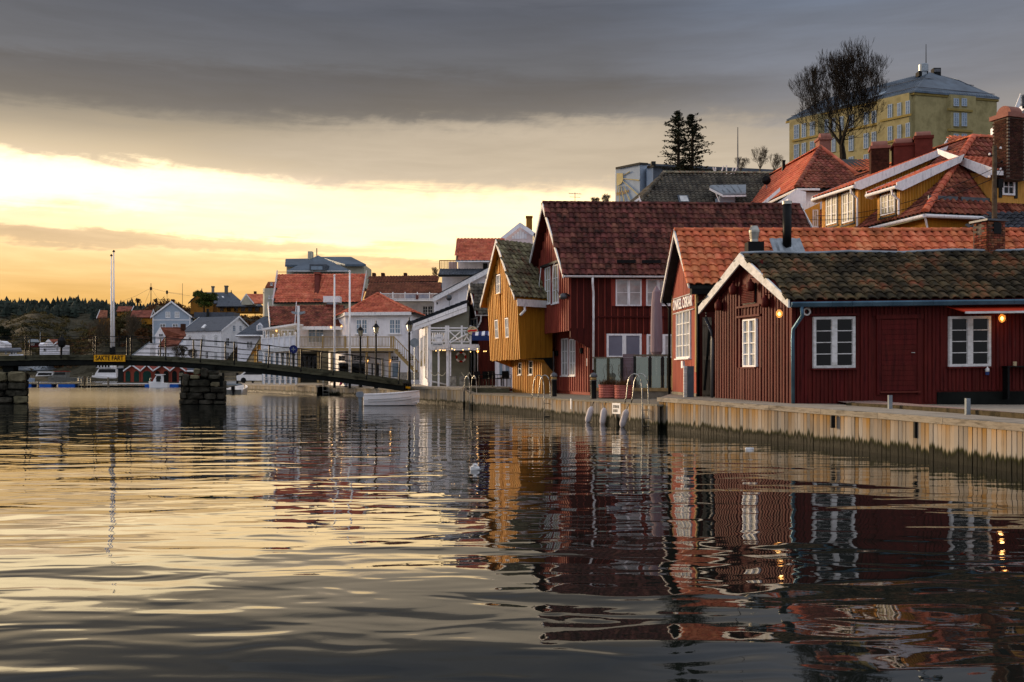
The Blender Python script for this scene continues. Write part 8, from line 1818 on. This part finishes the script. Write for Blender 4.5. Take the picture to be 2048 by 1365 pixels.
# long red shed and boathouses at the water
t = thing('long_red_shed', 'long low red boat shed with grey roof seen under the bridge', 'shed', tuple(P(70, 0, 264).xy) + (.75,)); fbox(t, 'wall', 'red_paint', 35, 738, 112, 757, 264, 5); wm(t).prism([tuple(P(34, 740, 263)), tuple(P(114, 740, 263)), tuple(P(110, 728, 267)), tuple(P(30, 728, 267))], (0, .1, -.3)).build('roof', 'zinc', t)
for a in (46, 62, 84, 100): fwin(t, a, 743, a + 8, 750, 263.9, 2, 1, sill=False)
bx_ = [(247, 264, 281), (281, 293.5, 306), (306, 324, 340), (340, 354, 371)]
bl = ['leftmost red boathouse with two green arched doors', 'narrow second red boathouse with one wide dark door', 'broad third red boathouse behind the cabin boat', 'rightmost red boathouse beside the rubble pier']
for (a, c_, b), l_ in zip(bx_, bl):
    D = 190; t = thing('red_boathouse_shed', l_, 'boathouse', tuple(P(c_, 0, D).xy) + (.2,), 'red boathouses on the far shore')
    panel(wm(t), [(a + .6, 765), (b - .6, 765), (b - .6, 741), (c_, 731), (a + .6, 741)], D, 7).build('wall', 'red_gable', t)
    for u, v in (((a - .5, 742), (c_, 730)), ((c_, 730), (b + .5, 742))): board3(t, 'bargeboard', 'white_paint', P(u[0], u[1], D - .4), P(v[0], v[1], D - .4), .28, .1, .1)
    for s in (0, 1): u = (a, b)[s]; wm(t).prism([tuple(P(u, 741, D - .3)), tuple(P(c_, 730, D - .3)), tuple(P(c_, 729, D + 6)), tuple(P(u, 740, D + 6))], (0, 0, -.12)).build('roof', 'zinc', t)
    drs = ((a + 4, a + 13.5), (b - 13, b - 3)) if b - a > 28 else ((a + 5, b - 4),)
    for u, v in drs:
        m_ = (u + v) / 2; pts = [(u, 764), (v, 764), (v, 747), (v - (v - u) * .15, 743.5), (m_, 742), (u + (v - u) * .15, 743.5), (u, 747)]
        panel(wm(t), pts, D - .12, .1).build('arched_door', 'door_green' if 'green' in l_ or 'dark' in l_ else 'bridge_dark', t)
t = thing('dark_boat_shed', 'dark shed attached left of the red boathouses', 'shed', tuple(P(241, 0, 190).xy) + (.2,)); fbox(t, 'wall', 'dark_trim', 236, 737, 246.5, 765, 190.5, 6); wm(t).prism([tuple(P(233, 737, 190)), tuple(P(247, 736, 190)), tuple(P(247, 732, 196)), tuple(P(238, 732, 196))], (0, 0, -.15)).build('roof', 'slate', t)
t = thing('white_shed', 'low white-walled shed with slate roof between boathouses and pier', 'shed', tuple(P(380, 0, 192).xy) + (.2,)); fbox(t, 'wall', 'red_gable', 372, 741, 396, 764, 192, 5); wm(t).prism([tuple(P(368, 742, 191)), tuple(P(396, 742, 191)), tuple(P(392, 732, 195)), tuple(P(362, 732, 195))], (0, 0, -.3)).build('roof', 'slate', t); bar(t, 'gutter', 'white_paint', P(368, 743, 190.8), P(396, 743, 190.8), .15)
mb = MB(); a, b = P(-200, 0, 262), P(240, 0, 262); mb.box(a.x, b.x, 262, 275, -1, .75); mb.box(P(234, 0, 189).x, P(440, 0, 189).x, 189, 262, -1, .22); tag(mb.build('stone_quay', 'concrete_mossy'), kind='structure')
# boats
def cruiser(name, label, x0, x1, yw, yt, hullm='boat_white', cabm='boat_white', cab=(.25, .75), top=None, group=None, hull_h=.42):
    D = EYE * F / (yw - HY); a, b = P(x0, yw, D), P(x1, yw, D); L = b.x - a.x; h = ZY(yt, D); t = thing(name, label, 'boat', ((a.x + b.x) / 2, D, 0), group)
    hh = h * hull_h; n = 10; vs = []; fs = []; Wd = min(L * .34, 3.2)
    for i in range(n):
        k = i / (n - 1); hw = Wd / 2 * (1 - max(0, (.5 - k) / .5) ** 2 * .95); x = -L / 2 + L * k; sh = hh * (1.25 - .35 * k); fl = .3 * max(0, .5 - k)
        vs += [(x, -hw, sh), (x + fl, -hw * .8, -.1), (x + fl, hw * .8, -.1), (x, hw, sh)]
    for i in range(n - 1):
        for c in range(4): fs.append((i * 4 + c, i * 4 + (c + 1) % 4, i * 4 + 4 + (c + 1) % 4, i * 4 + 4 + c))
    fs += [(0, 3, 2, 1), (36, 37, 38, 39)]
    MB().add(vs, fs).build('hull', hullm, t)
    c0, c1 = -L / 2 + L * cab[0], -L / 2 + L * cab[1]; w2 = Wd * .36; sl_ = (h - hh) * .6
    MB().prism([(c0, -w2, hh * .9), (c1, -w2, hh * .9), (c1, -w2, h), (c0 + sl_, -w2, h), (c0 + sl_ * .3, -w2, hh + (h - hh) * .35)], (0, 2 * w2, 0)).build('cabin', cabm, t)
    MB().prism([(c0 + sl_ * .75, -w2 - .03, hh + (h - hh) * .45), (c1 - .15, -w2 - .03, hh + (h - hh) * .45), (c1 - .15, -w2 - .03, h - (h - hh) * .15), (c0 + sl_ * 1.05, -w2 - .03, h - (h - hh) * .15)], (0, .02, 0)).build('cabin_window', 'glass_dark', t)
    MB().box(c0 + sl_ * .7, c1 + .2, -w2 - .12, w2 + .12, h, h + .08).build('cabin_roof', top or cabm, t)
    MB().tube([(-L / 2 + .2, -Wd * .15, hh * 1.25), (-L / 2 + .3, -Wd * .2, hh * 1.25 + .5), (c0, -Wd * .42, hh + .5)], .03, 4).build('bow_rail', 'alu', t)
    return t
cruiser('motor_cruiser', 'white motor cruiser with raked cabin moored left of the harbour', 66, 112, 762.2, 744, 'boat_grey', 'boat_white', (.12, .9), hull_h=.3)
cruiser('motor_cruiser', 'long grey-hulled boat with red wheelhouse roof moored at far shore', 96, 162, 763, 743.5, 'boat_grey', 'boat_grey', (.15, .6), 'awning_red', hull_h=.38)
cruiser('motor_boat', 'blue and white boat right of the red-roofed wheelhouse boat', 131, 147, 761.8, 743, 'boat_white', 'awning_blue', (.3, .8), hull_h=.5)
cruiser('motor_boat', 'pale blue hulled boat half hidden by the left bridge pier', 30, 67, 764, 750, 'grey_wall', 'dark_metal', (.2, .75), hull_h=.55)
cs = cruiser('passenger_ship', 'large white passenger boat with railings moored left of the red boathouses', 184, 236, 762.5, 736, 'boat_white', 'boat_white', (.12, .98), hull_h=.34); 
Dd = EYE * F / (762.5 - HY)
for i in range(5): wm(cs).box(P(196 + i * 6, 0, Dd).x, P(199.5 + i * 6, 0, Dd).x, Dd - 1.4, Dd - 1.36, ZY(735, Dd), ZY(731, Dd)).build('bridge_window', 'glass_dark', cs)
fbox(cs, 'wheelhouse', 'boat_white', 192, 729.5, 226, 736, Dd - 1.3, 2.2)
cb = cruiser('cabin_boat', 'small white cabin boat with upright wheelhouse at the floating jetty', 297, 337, 775.5, 750, 'boat_white', 'boat_white', (.22, .72), hull_h=.38)
Dd = EYE * F / 27.5; fbox(cb, 'cabin_door', 'dark_trim', 312.5, 753, 320.5, 764, Dd - .62, .02)
# dinghy seen from the stern
dg = thing('dinghy', 'white dinghy with black outboard seen from the stern beside the rubble pier', 'boat', (P(467.5, 0, 87.5).x, 87.5, 0))
n = 9; vs = []; fs = []
for i in range(n):
    k = i / (n - 1); y = k * 3.6; hw = .80 * (1 - max(0, k - .3) ** 2 * 1.9); sh = .42 + .38 * k
    vs += [(-hw, y, sh), (-hw * .85, y, .0), (hw * .85, y, .0), (hw, y, sh), (hw * .88, y, sh - .01), (hw * .75, y, .12), (-hw * .75, y, .12), (-hw * .88, y, sh - .01)]
for i in range(n - 1):
    for c in range(8): fs.append((i * 8 + c, i * 8 + (c + 1) % 8, i * 8 + 8 + (c + 1) % 8, i * 8 + 8 + c))
fs += [(0, 1, 2, 3, 4, 5, 6, 7), (64, 65, 66, 67, 68, 69, 70, 71)]
MB().add(vs, fs).build('hull', 'boat_white', dg); MB().box(-.68, .68, -.03, .03, -.05, .40).build('transom', 'boat_grey', dg); MB().box(-.6, .6, 1.2, 1.5, .3, .34).build('thwart', 'boat_white', dg)
rock_mesh(-.15, .15, -.35, -.06, .32, .72, 3, jit=.03).build('outboard_motor', 'dark_metal', dg); MB().box(-.06, .06, -.25, -.1, -.2, .32).build('motor_leg', 'dark_metal', dg)
# floating jetty
Dj = 133; jt = thing('floating_jetty', 'long low grey floating jetty on blue floats across the far harbour', 'jetty', (P(215, 0, Dj).x, Dj, 0))
for i, (a, b, y_) in enumerate(((55, 152, .52), (152, 205, .55), (205, 300, .53), (300, 375, .53), (375, 400, .53))): wm(jt).box(P(a, 0, Dj).x, P(b, 0, Dj).x - .03, Dj, Dj + 2.4, y_ - .12, y_).build('deck_section', 'white_worn' if i > 1 else 'old_board', jt)
for a, b in ((55, 63), (79, 103), (117, 150), (290, 301), (335, 357)): wm(jt).box(P(a, 0, Dj).x, P(b, 0, Dj).x, Dj - .1, Dj + 1.5, -.1, .40).build('float', 'blue_plastic', jt)
for a, b in ((152, 200), (205, 288)): wm(jt).box(P(a, 0, Dj).x, P(b, 0, Dj).x, Dj + .2, Dj + 1.5, -.1, .2).build('dark_float', 'bridge_dark', jt)
for px, h, m_ in ((170, 1.5, 'bark_light'), (217.5, 1.3, 'old_board'), (78, .8, 'dark_metal')): wm(jt).tube([(P(px, 0, Dj).x, Dj - .15, -.5), (P(px, 0, Dj).x, Dj - .15, h)], .13 if px != 78 else .05, 6).build('mooring_pile', m_, jt)
for px in (160, 178):
    for s in (-1, 1): x_ = P(px, 0, Dj).x + s * .22; wm(jt).tube([(x_, Dj - .05, -.3), (x_, Dj - .05, 1.25), (x_, Dj + .3, 1.4)], .035, 4).build('ladder_rail', 'alu', jt)
    for k in range(4): x_ = P(px, 0, Dj).x; wm(jt).box(x_ - .22, x_ + .22, Dj - .08, Dj - .02, .3 + k * .28, .35 + k * .28).build('ladder_rung', 'alu', jt)
# piles, panels and dark huts between the stone pier and the hotel
pn = thing('jetty_screen', 'pale plank screens between black piles right of the rubble pier', 'fence', tuple(P(450, 0, 118).xy) + (.3,))
for a, b in ((358, 366), (436, 444), (447, 472)): fbox(pn, 'screen_panel', 'old_board', a, 746, b, 752.5, 118, .1); fbox(pn, 'screen_panel', 'old_board', a, 755, b, 760, 118, .1); fbox(pn, 'screen_panel', 'white_worn', a, 762, b, 768, 118.3, .1)
for a in (445.5, 474, 487.5, 505): fbox(pn, 'pile', 'bridge_dark', a - 1.6, 746, a + 1.6, 776, 117.6, .3)
for a in range(478, 486, 3): fbox(pn, 'rail_post', 'mid_metal', a, 747, a + .8, 769, 118, .05)
fbox(pn, 'jetty_deck', 'zinc', 430, 768, 500, 771, 117, 3)
fbox(pn, 'dark_hut', 'dark_trim', 490, 747, 504, 763, 118.4, 1.5)
mb = MB(); mb.box(P(430, 0, 130).x, P(560, 0, 130).x, 128, 236, -1, .6); tag(mb.build('harbour_ground', 'concrete'), kind='structure')
pc = thing('parked_car', 'pale car parked behind the railing left of the hotel', 'car', tuple(P(513, 766, 112)))
MB().prism([(-2.0, -.8, .25), (2.0, -.8, .25), (2.05, -.8, .75), (1.2, -.8, .85), (.7, -.8, 1.35), (-.9, -.8, 1.38), (-1.6, -.8, .9), (-2.05, -.8, .8)], (0, 1.6, 0)).build('body', 'boat_white', pc); MB().prism([(-1.3, -.81, .92), (.9, -.81, .92), (.6, -.81, 1.27), (-.85, -.81, 1.3)], (0, -.01, 0)).build('side_window', 'glass_dark', pc)
for s in (-1.25, 1.25): MB().lathe([(.3, -.1), (.3, .1)], (s, -.75, .3), 12, 'y').build('wheel', 'dark_metal', pc)
# ================================================================== vegetation of the far shore
def clump(mb, c, r, n, r_, flat=.7, s0=.25):
    for _ in range(n):
        d = Vector((r_.gauss(0, 1), r_.gauss(0, 1), abs(r_.gauss(0, 1)) * flat)).normalized() * r * r_.uniform(.55, 1.05); p = c + Vector((d.x, d.y, d.z * .9))
        u = Vector((r_.gauss(0, 1), r_.gauss(0, 1), r_.gauss(0, 1))).normalized() * s0 * r_.uniform(.5, 1.4); v = Vector((r_.gauss(0, 1), r_.gauss(0, 1), r_.gauss(0, 1))).normalized() * s0 * r_.uniform(.5, 1.2)
        mb.add([tuple(p - u), tuple(p + v), tuple(p + u * .9 - v * .2)], [(0, 1, 2)])
r_ = random.Random(77)
for nm, m_, cnt, xr, dr, rr, lab in (('brush', 'brush_olive', 420, (-40, 300), (262, 345), (1.0, 2.6), 0), ('brush', 'brush_olive', 300, (-60, 200), (300, 460), (1.0, 2.4), 0), ('brush', 'brush_brown', 520, (90, 530), (262, 345), (.9, 2.4), 0), ('brush', 'brush_brown', 130, (380, 530), (236, 262), (.6, 1.5), 0), ('brush', 'needles', 60, (-40, 290), (262, 420), (1.5, 3.2), 0)):
    mb = MB()
    for _ in range(cnt):
        px, D = r_.uniform(*xr), r_.uniform(*dr); z = groundz(px, D)
        if z < 2: continue
        p = P(px, 0, D); clump(mb, Vector((p.x, p.y, z - .3)), r_.uniform(*rr), 60, r_, .9, .42)
    tag(mb.build(nm, m_), kind='stuff')
mb = MB()
for _ in range(2600):
    px, D = r_.uniform(-700, 380), r_.uniform(620, 900)
    p = P(px, 0, D); z = groundz(px, D) - 1; h = r_.uniform(5, 10); w_ = r_.uniform(1.4, 3.8); a0 = r_.uniform(0, 6)
    for (zz, wk, top) in ((.25, 1.0, .7), (.5, .8, .9), (.72, .5, 1.03)):
        vs = [(p.x + math.cos(a0 + k * 1.257) * w_ * wk * r_.uniform(.6, 1.2), p.y + math.sin(a0 + k * 1.257) * w_ * wk, z + h * zz * r_.uniform(.85, 1.05)) for k in range(5)] + [(p.x + r_.uniform(-.5, .5), p.y, z + h * top)]
        mb.add(vs, [(k, (k + 1) % 5, 5) for k in range(5)])
tag(mb.build('forest', 'forest'), kind='stuff')
def round_tree(name, px, yb, yt, D, wpx, label, seed, m='leaf_green', n=5200):
    rr = random.Random(seed); b0 = P(px, yb, D); h = ZY(yt, D) - b0.z; w_ = wpx / F * D / 2; t = thing(name, label, 'tree', tuple(b0)); MB().tube([(0, 0, -1), (0, 0, h * .7)], [.3, .1], 6).build('trunk', 'bark', t); mb = MB()
    cs = [(Vector((rr.uniform(-.7, .7) * w_, rr.uniform(-.7, .7) * w_, h * rr.uniform(.2, .78))), w_ * rr.uniform(.3, .5)) for _ in range(16)]
    for c, r in cs: clump(mb, c, r, n // 16, rr, 1.2, .28)
    mb.build('crown', m, t, stuff=True)
round_tree('evergreen_tree', 408, 625, 582, 285, 52, 'dense olive-green tree in front of the brown villa', 3)
round_tree('evergreen_tree', 238, 690, 626, 262, 30, 'dark dense tree directly right of the flagpoles', 4, 'brush_olive', 3000)
round_tree('round_shrub', 284, 690, 650, 255, 26, 'round reddish-brown leafless shrub left of the white cottage', 6, 'brush_brown', 2600)
round_tree('evergreen_tree', 14, 690, 645, 300, 28, 'dark conifer-like tree at the left edge of the slope', 9, 'needles', 2600)
for i, (px, yb, yt, D, l_) in enumerate(((265, 700, 625, 258, 'tall leafless tree on the bushy slope right of the flagpoles'), (210, 700, 630, 262, 'leafless tree on the slope just left of the flagpoles'), (362, 730, 690, 225, 'leafless shrub tree in front of the white long house'), (274, 612, 596, 322, 'tiny leafless tree on the skyline left of the telegraph pole'), (312, 610, 596, 322, 'tiny leafless tree on the skyline right of the telegraph pole'), (388, 725, 697, 222, 'leafless shrub right of the lean-to cottage'))):
    bare_tree('bare_tree', px, yb, yt, D, l_, 60 + i, 1.25, 7, 'bark_light', .14, .03)
